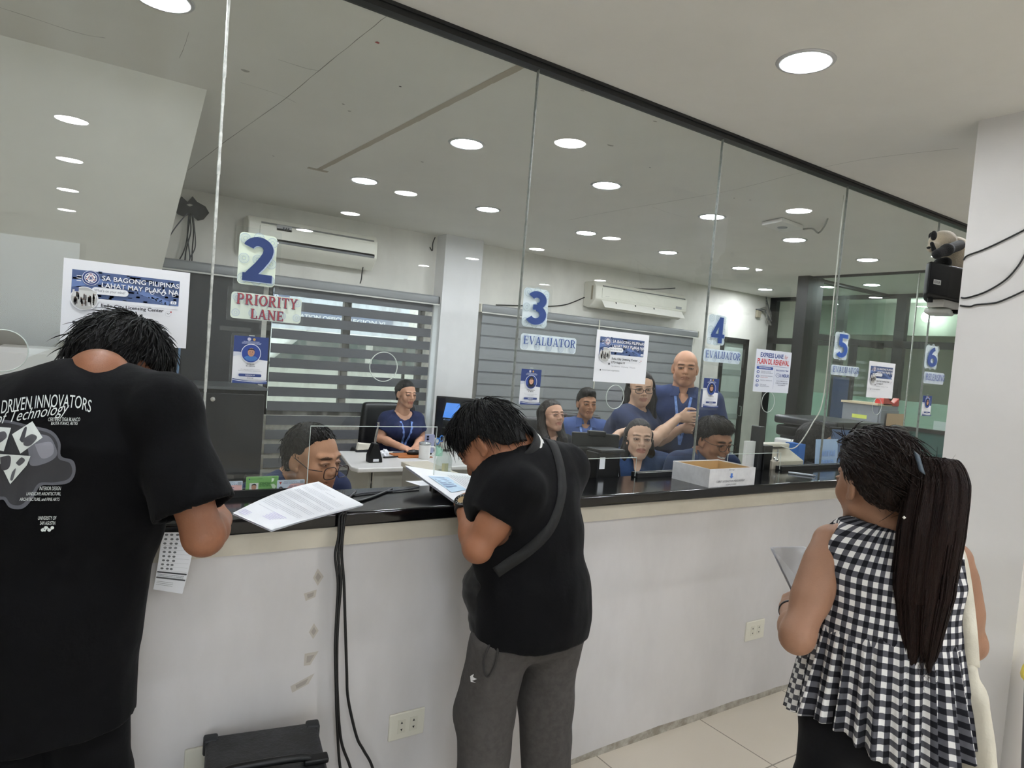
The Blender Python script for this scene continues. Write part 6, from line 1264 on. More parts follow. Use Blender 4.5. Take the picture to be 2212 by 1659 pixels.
    if tr:
        g = tr.get('ease', .018); s = SDF(); s.cap(PV+vec((0, 0, .05)), PV-vec((0, 0, .06)), hipw+g*.6, hipw+g, k=.05, fa=.76)
        for (hj, kj, aj) in LJ:
            s.cap(hj, kj, .088*lr+g, .066+g, k=.04); s.cap(kj, aj+vec((0, 0, .01)), .066+g, .056+g, k=.03, flat=1 if legs == 'stand' else 0)
        s.cut(PV+vec((0, 0, tr.get('top', .08))), (0, 0, 1)); V_, F_ = s.mesh(.010); V_ = wrinkle(V_, F_, tr.get('fold', .006), (7, 7, 4), sid+50)
        mkobj('trousers', V_, F_, mat('trousers_%s' % tr['col'], tr['col'], .9, noise_=.2, scale=60, bump=.1, bscale=60, sheen=.03, spec=.1), t, smooth=True, local=True)
        for (hj, kj, aj) in LJ: s = SDF(); s.cap(aj+vec((0, -.03, -.045)), aj+vec((0, .15, -.05)), .042, .040, k=.02, fa=.8); s.cut((0, 0, .004), (0, 0, -1)); V_, F_ = s.mesh(.009); mkobj('shoe', V_, F_, M_plasticblack, t, smooth=True, local=True)
    # lanyard
    ly = p.get('lanyard')
    if ly:
        bv = BVHTree.FromPolygons([Vector(v) for v in p['_shirt'][0]], [tuple(f) for f in p['_shirt'][1]]); fw = Vector((-r_[1], r_[0], 0)); m_ = MB(); rr_ = Vector(r_); nb_ = Vector(NB)
        def on(v, e=.004):
            h_ = bv.ray_cast(Vector(v)+fw*.5, -fw); return (h_[0]+fw*e) if h_[0] is not None else Vector(v)
        end = nb_+Vector((0, 0, -ly.get('len', .30)))
        for x in (-1, 1):
            P = [on(nb_+rr_*x*.062*(1-u)+Vector((0, 0, .02*(1-u)-ly.get('len', .30)*u))) for u in [k/8 for k in range(1, 9)]]; vs = []
            for q in P: vs += [q-rr_*.0085, q+rr_*.0085]
            m_.add(vs, [(2*i, 2*i+1, 2*i+3, 2*i+2) for i in range(len(P)-1)])
        lo = m_.build('lanyard', mat('lanyard_blue', '7f9fdb', .5, noise_=.3, scale=60, col2='4f6fb5'), t, local=True); sd_ = lo.modifiers.new('s', 'SOLIDIFY'); sd_.thickness = .002
        if ly.get('card'): q = on(end+Vector((0, 0, -.05)), .006); MB().obox(q, rr_*.028, fw*.0015, Vector((0, 0, .043))).build('name_card', M_paper, lo, local=True)
    return t, dict(hw=hw, AJ=AJ, NB=NB, HC=HC, SH=SH, r=r_, rz=rz)
# ================================================================ people
class Frame:
    """own frame of a person whose head origin lies at a picture point at a known distance"""
    def __init__(s, face, base):                  # base: world point over which the person stands or sits
        s.B = Vector((base[0], base[1], 0)); cd = Vector((CAM.x-s.B.x, CAM.y-s.B.y, 0)).normalized(); ri = Vector((-cd.y, cd.x, 0)); ri = ri if ri.dot(RT) > 0 else -ri
        a = math.radians(face); F_ = cd*math.cos(a)+ri*math.sin(a); s.rz = math.atan2(-F_.x, F_.y); s.inv = (Matrix.Translation(s.B) @ Matrix.Rotation(s.rz, 4, 'Z')).inverted(); s.fwd = (Matrix.Translation(s.B) @ Matrix.Rotation(s.rz, 4, 'Z'))
    def L(s, px, py, d): return tuple(s.inv @ dep(px, py, d))
    def W(s, v): return s.fwd @ Vector(v)
def seated(px, py, d, face, lean=.10, **k):
    """base found from the head; returns frame and head height"""
    H_ = dep(px, py, d); f = Frame(face, H_); off = (f.fwd.to_3x3() @ Vector((0, lean, 0))); f2 = Frame.__new__(Frame); f2.B = Vector((H_.x-off.x, H_.y-off.y, 0)); f2.rz = f.rz; f2.fwd = Matrix.Translation(f2.B) @ Matrix.Rotation(f.rz, 4, 'Z'); f2.inv = f2.fwd.inverted(); return f2, H_.z
NAVY = '27345f'; BLUE = '3c558f'
def clerk(px, py, d, face, label, **k):
    f, hz = seated(px, py, d, face, k.get('lean', .10)); ln = k.get('lean', .10); nb = (0, ln*.55, hz-.155+k.get('nb_up', 0))
    p = dict(at=f.B, rz=f.rz, face=face, label=label, head=(0, ln, hz), neck_base=nb, pelvis=(0, -.02, k.get('pz', .56)), legs='sit', shoulder=.17,
             armL=dict(elbow=(-.22, .06, nb[2]-.30), wrist=(-.10, .26, nb[2]-.30)), armR=dict(elbow=(.22, .06, nb[2]-.30), wrist=(.10, .26, nb[2]-.30)), trousers=dict(col='1c1e26'))
    p.update({a: b for a, b in k.items() if a not in ('lean', 'nb_up', 'pz')}); t, i = person(p); return t, i, f, p
def seat(f, label): return chair(label, f.B.x, f.B.y, f.rz)
# the clerk at counter two
t, i, f, p = clerk(674, 991, 2.45, 38, 'seated man in glasses and navy shirt looking down behind counter two', lean=.17, nb_up=.06, knee=.24, tuck=.12, head_turn=10, head_down=5, head_size=1.02, skin='bd8d6e', lips='8f5a4c', wide=.98, jaw=1.05, neck=1.08, stubble=.3, brow=.0055,
    eye_open=.28, gaze=(.3, -.5), shirt=dict(col='2b3350', sleeve=.7, ease=.018, neck_r=.070), hair=dict(style='short', col='17130f', thick=.005, top=.0, tufts=420, tl=(.015, .03), lift=(.1, .4), ys=[-.2, -.095, -.05, -.018, .012, .05, .088, .2], zs=[-.085, -.082, -.06, -.022, .020, .074, .100, .10]), glasses=dict(col='2a1518', z=-.022, y=.116, w=.029, h=.021, ex=3.2))
chair('black leather chair under the man in glasses at counter two', f.B.x, f.B.y, f.rz, .80, .74)
# woman in navy at the white desk
t, i, f, p = clerk(877, 851, 5.3, 22, 'seated woman in navy blouse with lanyard before the open zebra blind', head_turn=12, head_down=2, fem=1, wide=.93, jaw=.86, head_size=.89, pz=.53, skin='c99a80', lips='9c4a48', chest=.80, waist=.125, shoulder=.128, arm_r=.84,
    armR=dict(elbow=(.175, .07, .80), wrist=(.08, .30, .765), dir=(-.3, 1, -.05), curl=.4), armL=dict(elbow=(-.17, .07, .80), wrist=(-.02, .32, .765), dir=(.3, 1, -.05), curl=.4),
    shirt=dict(col='232a48', sleeve=.62, ease=.012, neck_r=.072, vneck=.05, sr=(.058, .066)), lanyard=dict(len=.30), hair=dict(style='bun', col='141110', thick=.006, tufts=0, zs=[-.075, -.072, -.05, -.012, .030, .062, .082, .086]))
seat(f, 'black leather chair behind the seated woman in navy')
# woman with glasses in black
t, i, f, p = clerk(1192, 898, 5.0, 28, 'seated woman in black jacket and glasses glancing upward', head_turn=10, head_down=-10, fem=1, wide=.98, jaw=1.02, head_size=.97, skin='cc9f86', lips='a05550', shoulder=.165, shirt=dict(col='17181c', sleeve=1.7, ease=.018, neck_r=.07, vneck=.10, sr=(.062, .06)),
    hair=dict(style='long', col='1d1714', len=.17, thick=.006, fwd=.03, zs=[-.075, -.072, -.05, -.005, .035, .066, .086, .09]), glasses=dict(col='7a4a44', w=.026, h=.016, r=.0012))
seat(f, 'black chair under the woman in the black jacket')
# man in blue collar shirt
f0, hz0 = seated(1267, 872, 5.7, 14)
t, i, f, p = clerk(1267, 872, 5.7, 14, 'seated man in bright blue collared shirt near the closed blind', head_turn=6, head_down=0, wide=.95, skin='a87a5e', lips='7f4e44', shirt=dict(col='4a5c8c', sleeve=.65, ease=.018, collar=dict(h=.04), neck_r=.066, vneck=.07), lanyard=dict(len=.26),
    armR=dict(elbow=(.24, .06, .80), wrist=(.10, .26, .80)), armL=dict(elbow=(-.24, .06, .80), wrist=(-.10, .26, .80)), hair=dict(style='short', col='15110f', thick=.009, top=.006))
bv = BVHTree.FromPolygons([Vector(v) for v in p['_shirt'][0]], [tuple(q) for q in p['_shirt'][1]]); m_ = MB(); ctr = Vector((-.105, .6, p['neck_base'][2]-.13))
P_ = []
for k in range(24):
    a = 2*PI*k/24
    for r in (.034, .016): h_ = bv.ray_cast(ctr+Vector((r*math.cos(a), 0, r*math.sin(a))), Vector((0, -1, 0))); P_.append((h_[0]+Vector((0, .003, 0))) if h_[0] else ctr)
m_.add(P_, [(2*k, 2*k+1, (2*k+3) % 48, (2*k+2) % 48) for k in range(24)]); m_.build('chest_emblem', K('dfe4ee'), t, local=True)
seat(f, 'dark chair under the man in the bright blue shirt')
# bald man standing
f = Frame(4, dep(1482, 900, 4.77)); hz = dep(1482, 800, 4.75).z; hx = f.L(1480, 796, 4.67)
person(dict(at=f.B, rz=f.rz, face=4, label='standing balding man in blue collared shirt with lanyard facing the glass', head=hx, neck_base=(hx[0], hx[1]-.03, hx[2]-.16), pelvis=(hx[0], hx[1]-.07, .86), wide=1.02, jaw=1.12, neck=1.15, skin='be8d70', lips='96614f', belly=.22, shoulder=.205, chest=1.1, waist=.165, head_size=1.03,
    brow=.004, armR=dict(elbow=(hx[0]+.30, hx[1]-.05, 1.02), wrist=(hx[0]+.28, hx[1]+.06, .80)), armL=dict(elbow=(hx[0]-.30, hx[1]-.05, 1.02), wrist=(hx[0]-.28, hx[1]+.06, .80)), shirt=dict(col='343f62', sleeve=.75, ease=.022, collar=dict(h=.045), neck_r=.072, vneck=.08, hem=.70, sr=(.075, .085)), lanyard=dict(len=.36), trousers=dict(col='1c1e26'),
    hair=dict(style='short', col='6d6865', thick=.004, ztop=[.075, .055, .035], rough=.001)))
# woman standing in front of him
fW = Frame(62, dep(1388, 920, 4.5)); hx = fW.L(1384, 838, 4.5)
wr = fW.L(1466, 902, 4.45); wl = fW.L(1474, 925, 4.55)
person(dict(at=fW.B, rz=fW.rz, face=62, label='standing woman in glasses and navy polo reaching toward the lanyard of the balding man', head=hx, head_turn=-48, head_down=6, head_tilt=4, neck_base=(hx[0], hx[1]-.03, hx[2]-.15), pelvis=(hx[0]-.02, hx[1]-.10, .82), fem=1, wide=1.04, jaw=1.10, neck=1.05, head_size=.97, skin='d0a98f', lips='a0605a', chest=1.08, waist=.17, hip=.19, belly=.15, shoulder=.17, arm_r=1.05,
    armR=dict(elbow=fW.L(1412, 950, 4.30), wrist=wr, dir=(-.2, 1, .15), curl=.8, palm=(-1, .2, 0)), armL=dict(elbow=fW.L(1425, 950, 4.62), wrist=wl, dir=(.1, 1, .1), curl=.8, palm=(1, .2, 0)), shirt=dict(col='333b56', sleeve=.62, ease=.018, neck_r=.068, sr=(.068, .078), hem=.74), trousers=dict(col='20222c'),
    hair=dict(style='long', col='191413', len=.20, thick=.008, zs=[-.075, -.072, -.05, -.005, .035, .066, .084, .088]), glasses=dict(col='1c181c', w=.027, h=.018, r=.002)))
# seated woman with round glasses
fJ, _ = seated(1380, 948, 4.0, 6, .13)
t, i, f, p = clerk(1380, 948, 4.0, 6, 'seated woman with round thin glasses and navy stand collar blouse', lean=.13, nb_up=.06, knee=.2, tuck=.16, head_turn=6, head_down=-4, head_tilt=0, fem=1, wide=.95, jaw=.96, head_size=.98, armR=dict(elbow=fJ.L(1300, 975, 4.0), wrist=fJ.L(1338, 936, 4.15), dir=(-.7, -.2, .4), curl=.4), skin='d4ad95', lips='a85a5c', shoulder=.165, mouth=.002, eye_open=.5,
    shirt=dict(col='2a3c5c', sleeve=.7, ease=.016, neck_r=.062, vneck=.11, collar=dict(h=.035, open=1, wings=0, col='566076')), hair=dict(style='long', col='17120f', len=.15, thick=.004, side=.88, zs=[-.075, -.072, -.05, -.004, .034, .068, .086, .09]), glasses=dict(col='c8b8a0', metal=.8, w=.024, h=.022, r=.0009, ex=2.0))
# smiling man looking down
t, i, f, p = clerk(1541, 952, 3.78, 36, 'seated smiling man in glasses looking down beside the drop box', lean=.17, nb_up=.06, knee=.2, tuck=.16, head_turn=10, head_down=12, wide=1.0, jaw=1.06, neck=1.1, head_size=1.0, skin='a3745a', lips='8a5248', smile=1, teeth=1, mouth=.003, brow=.0055, eye_open=.25, shirt=dict(col='303b56', sleeve=.65, ease=.018, neck_r=.070, collar=dict(h=.035, open=1)),
    hair=dict(style='short', col='1e1814', thick=.011, top=.008, tufts=500, tl=(.03, .05), lift=(.05, .25), zs=[-.075, -.072, -.05, -.012, .020, .052, .066, .07]), glasses=dict(col='3a2a28', w=.027, h=.020, r=.0016))
# woman at the right with her back turned
t, i, f, p = clerk(1762, 955, 4.5, 112, 'seated woman with long black hair in grey top facing the copier', lean=.06, knee=.3, tuck=.1, head_turn=0, head_down=6, fem=1, wide=.95, skin='c39a80', no_eyes=1, shirt=dict(col='46474e', sleeve=.8, ease=.016, neck_r=.066), hair=dict(style='long', col='120f0f', len=.22, thick=.012, rough=.006, tufts=160, tl=(.04, .07), droop=.5))
# head showing above the woman in gingham
t, i, f, p = clerk(1935, 962, 4.7, 10, 'seated clerk whose dark hair shows above the head of the woman in gingham', knee=.2, tuck=.16, head_down=14, skin='b08468', shirt=dict(col='2b3763', sleeve=.7), hair=dict(style='short', col='1a1412', thick=.012, top=.008))
# ---------------------------------------------------------------- man at the left in the black printed T-shirt
fA = Frame(179, dep(120, 1350, 1.46)); La = fA.L
NBa = La(212, 830, 1.475); PVa = La(96, 1310, 1.44)
pA = dict(at=fA.B, rz=fA.rz, face=179, label='standing man in black printed T-shirt bending over the counter at left', head=La(250, 804, 1.60), head_turn=-42, head_down=36, head_tilt=6, neck_base=NBa, pelvis=PVa, skin='8c5d43', shoulder=.15, shL=La(35, 888, 1.46), shR=La(352, 884, 1.46), sh_off=(.0, .0, -.075), hip=.155, waist=.155, leg_r=.74, neck=1.02, arm_res=.0045, stance=.085,
    armR=dict(elbow=La(440, 1158, 1.42), wrist=La(478, 1120, 1.66), dir=(-.05, .7, .30), palm=(-.8, .2, -.5), curl=.9, thumb=.8), armL=dict(elbow=La(-60, 1120, 1.50), wrist=La(60, 1090, 1.72), dir=(.5, .7, 0), curl=.5),
    shirt=dict(col='070709', ease=.028, sleeve=.80, sr=(.066, .086), hem=PVa[2]-.255, neck_r=.060, res=.008, fold=.007, sheen=.02, flare=.0, neck_off=(0, .052, .02), ), trousers=dict(col='0a0a0c', ease=.012, top=-.22),
    hair=dict(style='short', col='0b0a0a', thick=.012, top=.004, tufts=1300, tl=(.03, .065), lift=(.03, .40), crown=(0, -.03, .13), droop=.05, res=.0045, ys=[-.2, -.095, -.055, -.035, .015, .05, .088, .2], zs=[-.06, -.055, -.03, .032, .030, .03, .05, .06]))
tA, iA = person(pA)
# necklace on the nape
nk_ = Vector(NBa); m_ = MB()
for k in range(34): a = PI*(.15+.70*k/33); q = nk_+Vector((.068*math.cos(a), -.062*math.sin(a)+.02, .030-.012*abs(math.cos(a)))); m_.lathe([(0, -.003), (.0026, 0), (0, .003)], q, 6)
m_.build('necklace', mat('dark_beads', '1a1412', .3), tA, local=True)
# back print, laid onto the cloth
bvA = BVHTree.FromPolygons([Vector(v) for v in pA['_shirt'][0]], [tuple(q) for q in pA['_shirt'][1]])
def on_back(px, py, h):
    o = Vector(La(px, py, .8)); q = Vector(La(px, py, 1.6)); d_ = (q-o).normalized(); r_ = bvA.ray_cast(o, d_)
    return r_[0]-d_*(.0025+h) if r_[0] is not None else q
PW = 'd4dad8'; PG = '55565e'; PD = '26262b'
pr = Print(.0004)
def px_poly(pts, c): pr.poly(pts, c)
def sub(pts, n=4):
    out = []
    for k in range(len(pts)): a, b = pts[k], pts[(k+1) % len(pts)]; out += [(a[0]+(b[0]-a[0])*q/n, a[1]+(b[1]-a[1])*q/n) for q in range(n)]
    return out
def blob(pts, c):                                 # filled as a fan of small triangles so that it follows the cloth
    P = [(v.x, v.y) for v in smooth_path([(a, b, 0) for a, b in pts]+[(pts[0][0], pts[0][1], 0)], 5)[:-1]]; cx = sum(p_[0] for p_ in P)/len(P); cy = sum(p_[1] for p_ in P)/len(P); vs = []; fs = []; R_ = 14
    for q in range(1, R_+1): vs += [(cx+(a-cx)*q/R_, cy+(b-cy)*q/R_) for a, b in P]
    n = len(P); vs.append((cx, cy))
    for q in range(R_-1): fs += [(q*n+k, q*n+(k+1) % n, (q+1)*n+(k+1) % n, (q+1)*n+k) for k in range(n)]
    fs += [(R_*n, (k+1) % n, k) for k in range(n)]; pr.add(vs, fs, c)
blob([(-8, 906), (20, 908), (60, 918), (110, 930), (130, 955), (132, 985), (158, 995), (163, 1020), (150, 1042), (120, 1048), (88, 1050), (72, 1075), (50, 1098), (22, 1097), (8, 1080), (-8, 1072), (-12, 990)], PG)
blob([(-8, 912), (20, 914), (60, 924), (106, 936), (124, 958), (126, 990), (150, 1000), (156, 1020), (145, 1036), (116, 1042), (84, 1044), (66, 1070), (46, 1090), (24, 1089), (12, 1074), (-8, 1064), (-12, 990)], PD)
blob([(40, 940), (100, 940), (120, 965), (122, 985), (100, 1000), (66, 1005), (60, 970)], '6a6b74'); blob([(75, 960), (110, 955), (115, 980), (90, 990)], '8a8b95')
def card(c4, inner):
    P = sub(c4, 8); cx = sum(a for a, b in c4)/4; cy = sum(b for a, b in c4)/4; vs = []; fs = []; n = len(P)
    for q in (1., .8, .6, .4, .2): vs += [(cx+(a-cx)*q, cy+(b-cy)*q) for a, b in P]
    vs.append((cx, cy)); fs = [(q*n+k, q*n+(k+1) % n, (q+1)*n+(k+1) % n, (q+1)*n+k) for q in range(4) for k in range(n)]+[(4*n+k, 4*n+(k+1) % n, 5*n) for k in range(n)]
    pr.add(vs, fs, PW)
    for pts, c in inner: blob(pts, c)
card([(26, 938), (70, 910), (92, 945), (44, 980)], [([(42, 950), (52, 925), (58, 925), (50, 955)], '3c3c42'), ([(50, 948), (68, 938), (80, 945), (66, 962), (52, 962)], '4a4a50')])
card([(-10, 922), (24, 924), (8, 975), (-12, 970)], [([(-6, 935), (10, 932), (14, 945), (-6, 958)], '4a4a50')])
card([(-10, 980), (66, 985), (58, 1005), (22, 1046)], [([(0, 988), (22, 985), (20, 1010), (4, 1015)], '3c3c42'), ([(34, 1000), (46, 988), (54, 995), (42, 1006)], '4a4a50'), ([(26, 1020), (34, 1012), (28, 1036), (22, 1036)], '5a5a60')])
arc = lambda a, b: (a, b-18*math.sin(max(0, min(1, (a+60)/255))*PI*.9)+8)
pr.text('DRIVEN INNOVATORS', 2, 886, 198, 858, PW, 0, .25, bend=lambda a, b: (a, b+8-14*math.sin(max(0, a)/198*PI*.8)+((a-170)*.25 if a > 170 else 0)))
pr.text('TECHNOLOGY', -130, 886, -8, 858, PW, 0, .25, bend=arc)
pr.text('of Technology', -10, 912, 150, 880, PW, -.004, .5, bend=lambda a, b: (a, b-.16*(a-20)+8))
for k, (s_, a, b, y) in enumerate((('CERTIFIED TIGA BLANCO', 104, 173, 910), ('BASTA ITANO, ASTIG', 110, 168, 919), ('INTERIOR DESIGN', 85, 132, 1059), ('LANDSCAPE ARCHITECTURE,', 57, 131, 1071), ('ARCHITECTURE, and FINE ARTS', 42, 129, 1083), ('UNIVERSITY OF', 82, 122, 1123), ('SAN AGUSTIN', 86, 120, 1134))): pr.text(s_, a, y, b, y-8, PW, 0, .3)
for k in range(4): pr.disc(92+7*k, 1142+(3 if k % 2 == 0 else -2), 4, 3.5, PW, 12)
pr.line([(92, 1141), (97, 1147), (102, 1139), (108, 1147), (112, 1140)], 4, PW)
pr.build('back_print', on_back, tA, local=True)
# form he lets hang down in front of the counter
q_ = [at(x, y, 1, yy) for x, y, yy in ((350, 1150, -.31), (424, 1150, -.305), (394, 1283, -.285), (331, 1273, -.29))]
t = thing('form_sheet', 'printed form hanging beside the counter edge by the man at left', 'form', tuple(q_[3])); fm = lambda u, v, h: tuple((q_[3]*(1-u)+q_[2]*u)*(1-v)+(q_[0]*(1-u)+q_[1]*u)*v+Vector((0, -h-.01*math.sin(PI*v), 0)))
g = MB(); g.grid(lambda u, v: fm(u, v, 0), 6, 8); g.build('page', M_paper, t, smooth=True)
pr = Print(.0004)
for k in range(9): 
    for c_ in range(3): pr.disc(.14+.16*c_+random.uniform(-.02, .02), .40+.07*k, .05, .018, '6b6d70', 10, up=False)
    pr.rect(.05, .365+.07*k, .95, .368+.07*k, 'aeb2b4', up=False)
for k in range(6): pr.rect(.5+.08*k, .36, .503+.08*k, .98, 'aeb2b4', up=False)
pr.rect(.02, .32, .97, .345, '3a3c40'); pr.rect(.02, .22, .97, .245, '4a4c50')
for k in range(3): pr.greek(.04, .29-.025*k, .9, .010, '8a8d92', k)
for k in range(3): pr.greek(.06, .16-.03*k, .6, .008, '9a9da2', k+5)
pr.build('print', fm, t)
h_ = fA.fwd @ Vector(iA['AJ']['R'][2]); q = at(476, 1046, 1, h_.y+.02)
tag(MB().tube([q, q+Vector((.004, .06, -.05))], .004, 8).build('black_pen', M_plasticblack, None), 'black pen in the hand of the man at left', 'pen')
# ---------------------------------------------------------------- man in the middle in the black polo
fB = Frame(-146, dep(1145, 1300, 1.98)); Lb = fB.L
NBb = Lb(1120, 985, 1.99); PVb = Lb(1156, 1290, 1.98)
pB = dict(at=fB.B, rz=fB.rz, face=-146, label='standing man in black polo and grey trousers bending over counter', head=Lb(1058, 960, 1.97), head_size=.93, head_turn=36, head_down=46, head_tilt=4, neck_base=NBb, pelvis=PVb, skin='946348', shoulder=.15, shL=Lb(1112, 1058, 1.87), shR=Lb(1216, 1014, 2.10), sh_off=(.0, .02, -.07), hip=.142, waist=.140, leg_r=.90, chest=.86, neck=1.0, arm_res=.0045, stance=.105,
    armL=dict(elbow=Lb(1032, 1183, 1.86), wrist=Lb(1002, 1092, 2.02), dir=(.5, .7, .15), palm=(.3, -.2, -1), curl=.6, thumb=.5), armR=dict(elbow=Lb(1190, 1190, 2.16), wrist=Lb(1085, 1085, 2.24), dir=(-.7, .5, 0), curl=.7),
    shirt=dict(col='08080a', ease=.030, sleeve=.44, sr=(.062, .070), hem=PVb[2]-.115, res=.008, fold=.007, sheen=.03, neck_r=.070, neck_off=(0, .02, 0)), trousers=dict(col='4a4745', ease=.014, top=-.10, fold=.010),
    hair=dict(style='short', col='0c0b0b', thick=.013, top=.010, tufts=1200, tl=(.035, .07), lift=(.0, .22), crown=(0, -.06, .12), droop=.25, res=.0045, ys=[-.2, -.095, -.055, -.03, .015, .05, .088, .2], zs=[-.07, -.065, -.045, .022, .022, .022, .02, .03]))
tB, iB = person(pB)
nb = vec(NBb); nd = unit(vec(pB['head'])-nb+vec((0, -.06, .06)))
for nm, a, b, r, c in (('collar', -.03, .058, .084, '08080a'), ('collar_stripe', .004, .011, .0875, 'e6e6e4'), ('collar_stripe', .018, .025, .0865, 'e6e6e4')):
    s = SDF(); s.cap(nb+nd*a, nb+nd*b, r, r-.004, k=.004, flat=1, fa=.92); s.cut(nb+nd*a, -nd); s.cap(nb-nd*.06, nb+nd*.1, .072, .070, k=.003, op='s', fa=.92); V_, F_ = s.mesh(.004 if nm == 'collar' else .0025, pad=.01); mkobj(nm, V_, F_, mat('polo_collar', '08080a', .85, sheen=.05) if nm == 'collar' else mat('white_knit', 'e6e6e4', .8), tB, smooth=True, local=True)
# trouser side pocket and small mark
# wrist watch
W_ = vec(iB['AJ']['L'][2]); E_ = vec(iB['AJ']['L'][1]); ax_ = unit(W_-E_); wc = W_-ax_*.015; s = SDF(); s.cap(wc-ax_*.011, wc+ax_*.011, .033, .031, k=.003, flat=1, fa=.9); s.cut(wc-ax_*.011, -ax_); V_, F_ = s.mesh(.003, pad=.01)
toc = unit(vec(fB.inv @ CAM)-wc); toc = unit(toc-ax_*(toc@ax_)); wt = mkobj('wrist_watch', V_, F_, mat('watch_strap', '26211f', .5), tB, smooth=True, local=True); dc = wc+toc*.030+unit(np.cross(ax_, toc))*.0
MB().lathe([(.024, -.004), (.025, .006), (.020, .009), (.019, .006), (0, .006)], dc, 24, toc).build('watch_case', mat('watch_black', '101012', .3), wt, smooth=True, local=True); MB().lathe([(.0135, .0065), (0, .0068)], dc, 20, toc).build('watch_dial', mat('watch_gold', 'a98e62', .4), wt, local=True)
for k in range(12): a = 2*PI*k/12; u_ = ax_*math.cos(a)+np.cross(ax_, toc)*math.sin(a); MB().obox(dc+u_*.0165+toc*.0075, Vector(u_)*.002, Vector(np.cross(u_, toc))*.0008, Vector(toc)*.0006).build('watch_mark', K('c9c9c9'), wt, local=True)
# crossbody bag and strap
bvB = BVHTree.FromPolygons([Vector(v) for v in pB['_shirt'][0]], [tuple(q) for q in pB['_shirt'][1]])
def on_B(px, py, e=.004):
    o = fB.inv @ dep(px, py, 1.4); q = fB.inv @ dep(px, py, 2.4); d_ = (q-o).normalized(); r_ = bvB.ray_cast(o, d_); return (r_[0]+r_[1]*e, r_[1]) if r_[0] is not None else (q, Vector((0, -1, 0)))
t = thing('crossbody_bag', 'black crossbody bag worn by the man in the black polo', 'bag', tuple(fB.fwd @ Vector(Lb(1040, 1390, 1.95))), fB.rz)
pth = [(1178, 946), (1192, 958), (1203, 985), (1211, 1020), (1213, 1060), (1205, 1100), (1188, 1140), (1160, 1172), (1128, 1198), (1095, 1220), (1072, 1236)]
ct_ = [on_B(*q) for q in [(v.x, v.y) for v in smooth_path([(a, b, 0) for a, b in pth], 4)]]; vs = []; 
for k, (q, n) in enumerate(ct_):
    tg = (ct_[min(k+1, len(ct_)-1)][0]-ct_[max(k-1, 0)][0]).normalized(); sd_ = tg.cross(n).normalized()*.0155; vs += [fB.fwd @ (q-sd_), fB.fwd @ (q+sd_)]
o = MB().add(vs, [(2*k, 2*k+1, 2*k+3, 2*k+2) for k in range(len(ct_)-1)]).build('strap', mat('webbing', '0c0c0d', .8, noise_=.3, scale=200), t, smooth=True); so = o.modifiers.new('s', 'SOLIDIFY'); so.thickness = .004
s = SDF(); a_ = vec(fB.inv @ dep(1040, 1258, 1.95)); b_ = vec(fB.inv @ dep(1046, 1345, 1.95)); s.cap(a_, b_, .075, .065, k=.02, fa=.6, right=(0, 1, 0)); s.cap(a_+vec((0, .0, .03)), a_+vec((.06, .0, .02)), .03, .03, k=.02); V_, F_ = s.mesh(.007); V_ = wrinkle(V_, F_, .010, (12, 12, 12), 9)
mkobj('pouch', [fB.fwd @ Vector(v) for v in V_], F_, mat('bag_nylon', '0c0c0e', .5, bump=.2, bscale=30), t, smooth=True)
# side pocket welt and small logo on the trousers
TR = [c for c in tB.children if c.name.startswith('trousers')][0]; bvT = BVHTree.FromPolygons([v.co.copy() for v in TR.data.vertices], [tuple(q.vertices) for q in TR.data.polygons])
def on_T(px, py, e=.003):
    o = fB.inv @ dep(px, py, 1.4); q = fB.inv @ dep(px, py, 2.6); d_ = (q-o).normalized(); r_ = bvT.ray_cast(o, d_); return r_[0]+r_[1]*e if r_[0] is not None else None
pk = [on_T(x, y) for x, y in [(v.x, v.y) for v in smooth_path([(1072, 1372, 0), (1056, 1398, 0), (1046, 1425, 0), (1047, 1450, 0), (1055, 1460, 0), (1068, 1440, 0), (1075, 1410, 0), (1076, 1375, 0)], 4)]]; pk = [q for q in pk if q is not None]
if len(pk) > 4: MB().tube(pk, .0035, 6).build('pocket_welt', mat('trouser_seam', '2c2a29', .9), tB, local=True)
pr = Print(.0004); pr.poly([(1018, 1460), (1026, 1455), (1024, 1462), (1032, 1466), (1022, 1470), (1030, 1474), (1019, 1472)], 'd9d9d8')
if all(on_T(a, b) is not None for a, b, _ in pr.v): pr.build('leg_mark', lambda u, v, h: on_T(u, v, .004), tB, local=True)
# clipboard papers he writes on
q_ = [at(874, 1016, 2, CT+.05), at(985, 1090, 2, CT+.006), at(1062, 1062, 2, CT+.010), at(1010, 1028, 2, CT+.012)]
t = thing('form_papers', 'curled stack of forms under the hands of the man in black polo', 'papers', tuple(q_[1]))
def ff(dz): return lambda u, v: (q_[0].lerp(q_[1], u)).lerp(q_[3].lerp(q_[2], u), v)+Vector((0, 0, dz+.010*(1-v)**2*(1-u)))
for k in range(4): MB().grid(ff(.0025*k), 10, 10).build('page', mat('page_grey', 'c9cbd2', .8) if k < 3 else M_paper, t, smooth=True)
pr = Print(.0003)
for k in range(8): pr.greek(.2, .9-.05*k, .95, .012, '9a9da6', k)
pr.rect(.3, .15, .8, .5, 'b9d3e8'); pr.rect(.5, .3, .75, .48, 'e6d9a8'); 
for k in range(6): pr.rect(.34+.06*k, .18, .37+.06*k, .4, '7f93b5')
f_ = ff(.008); pr.build('print', lambda u, v, h: tuple(f_(u, v)+Vector((0, 0, .001+h))), t)
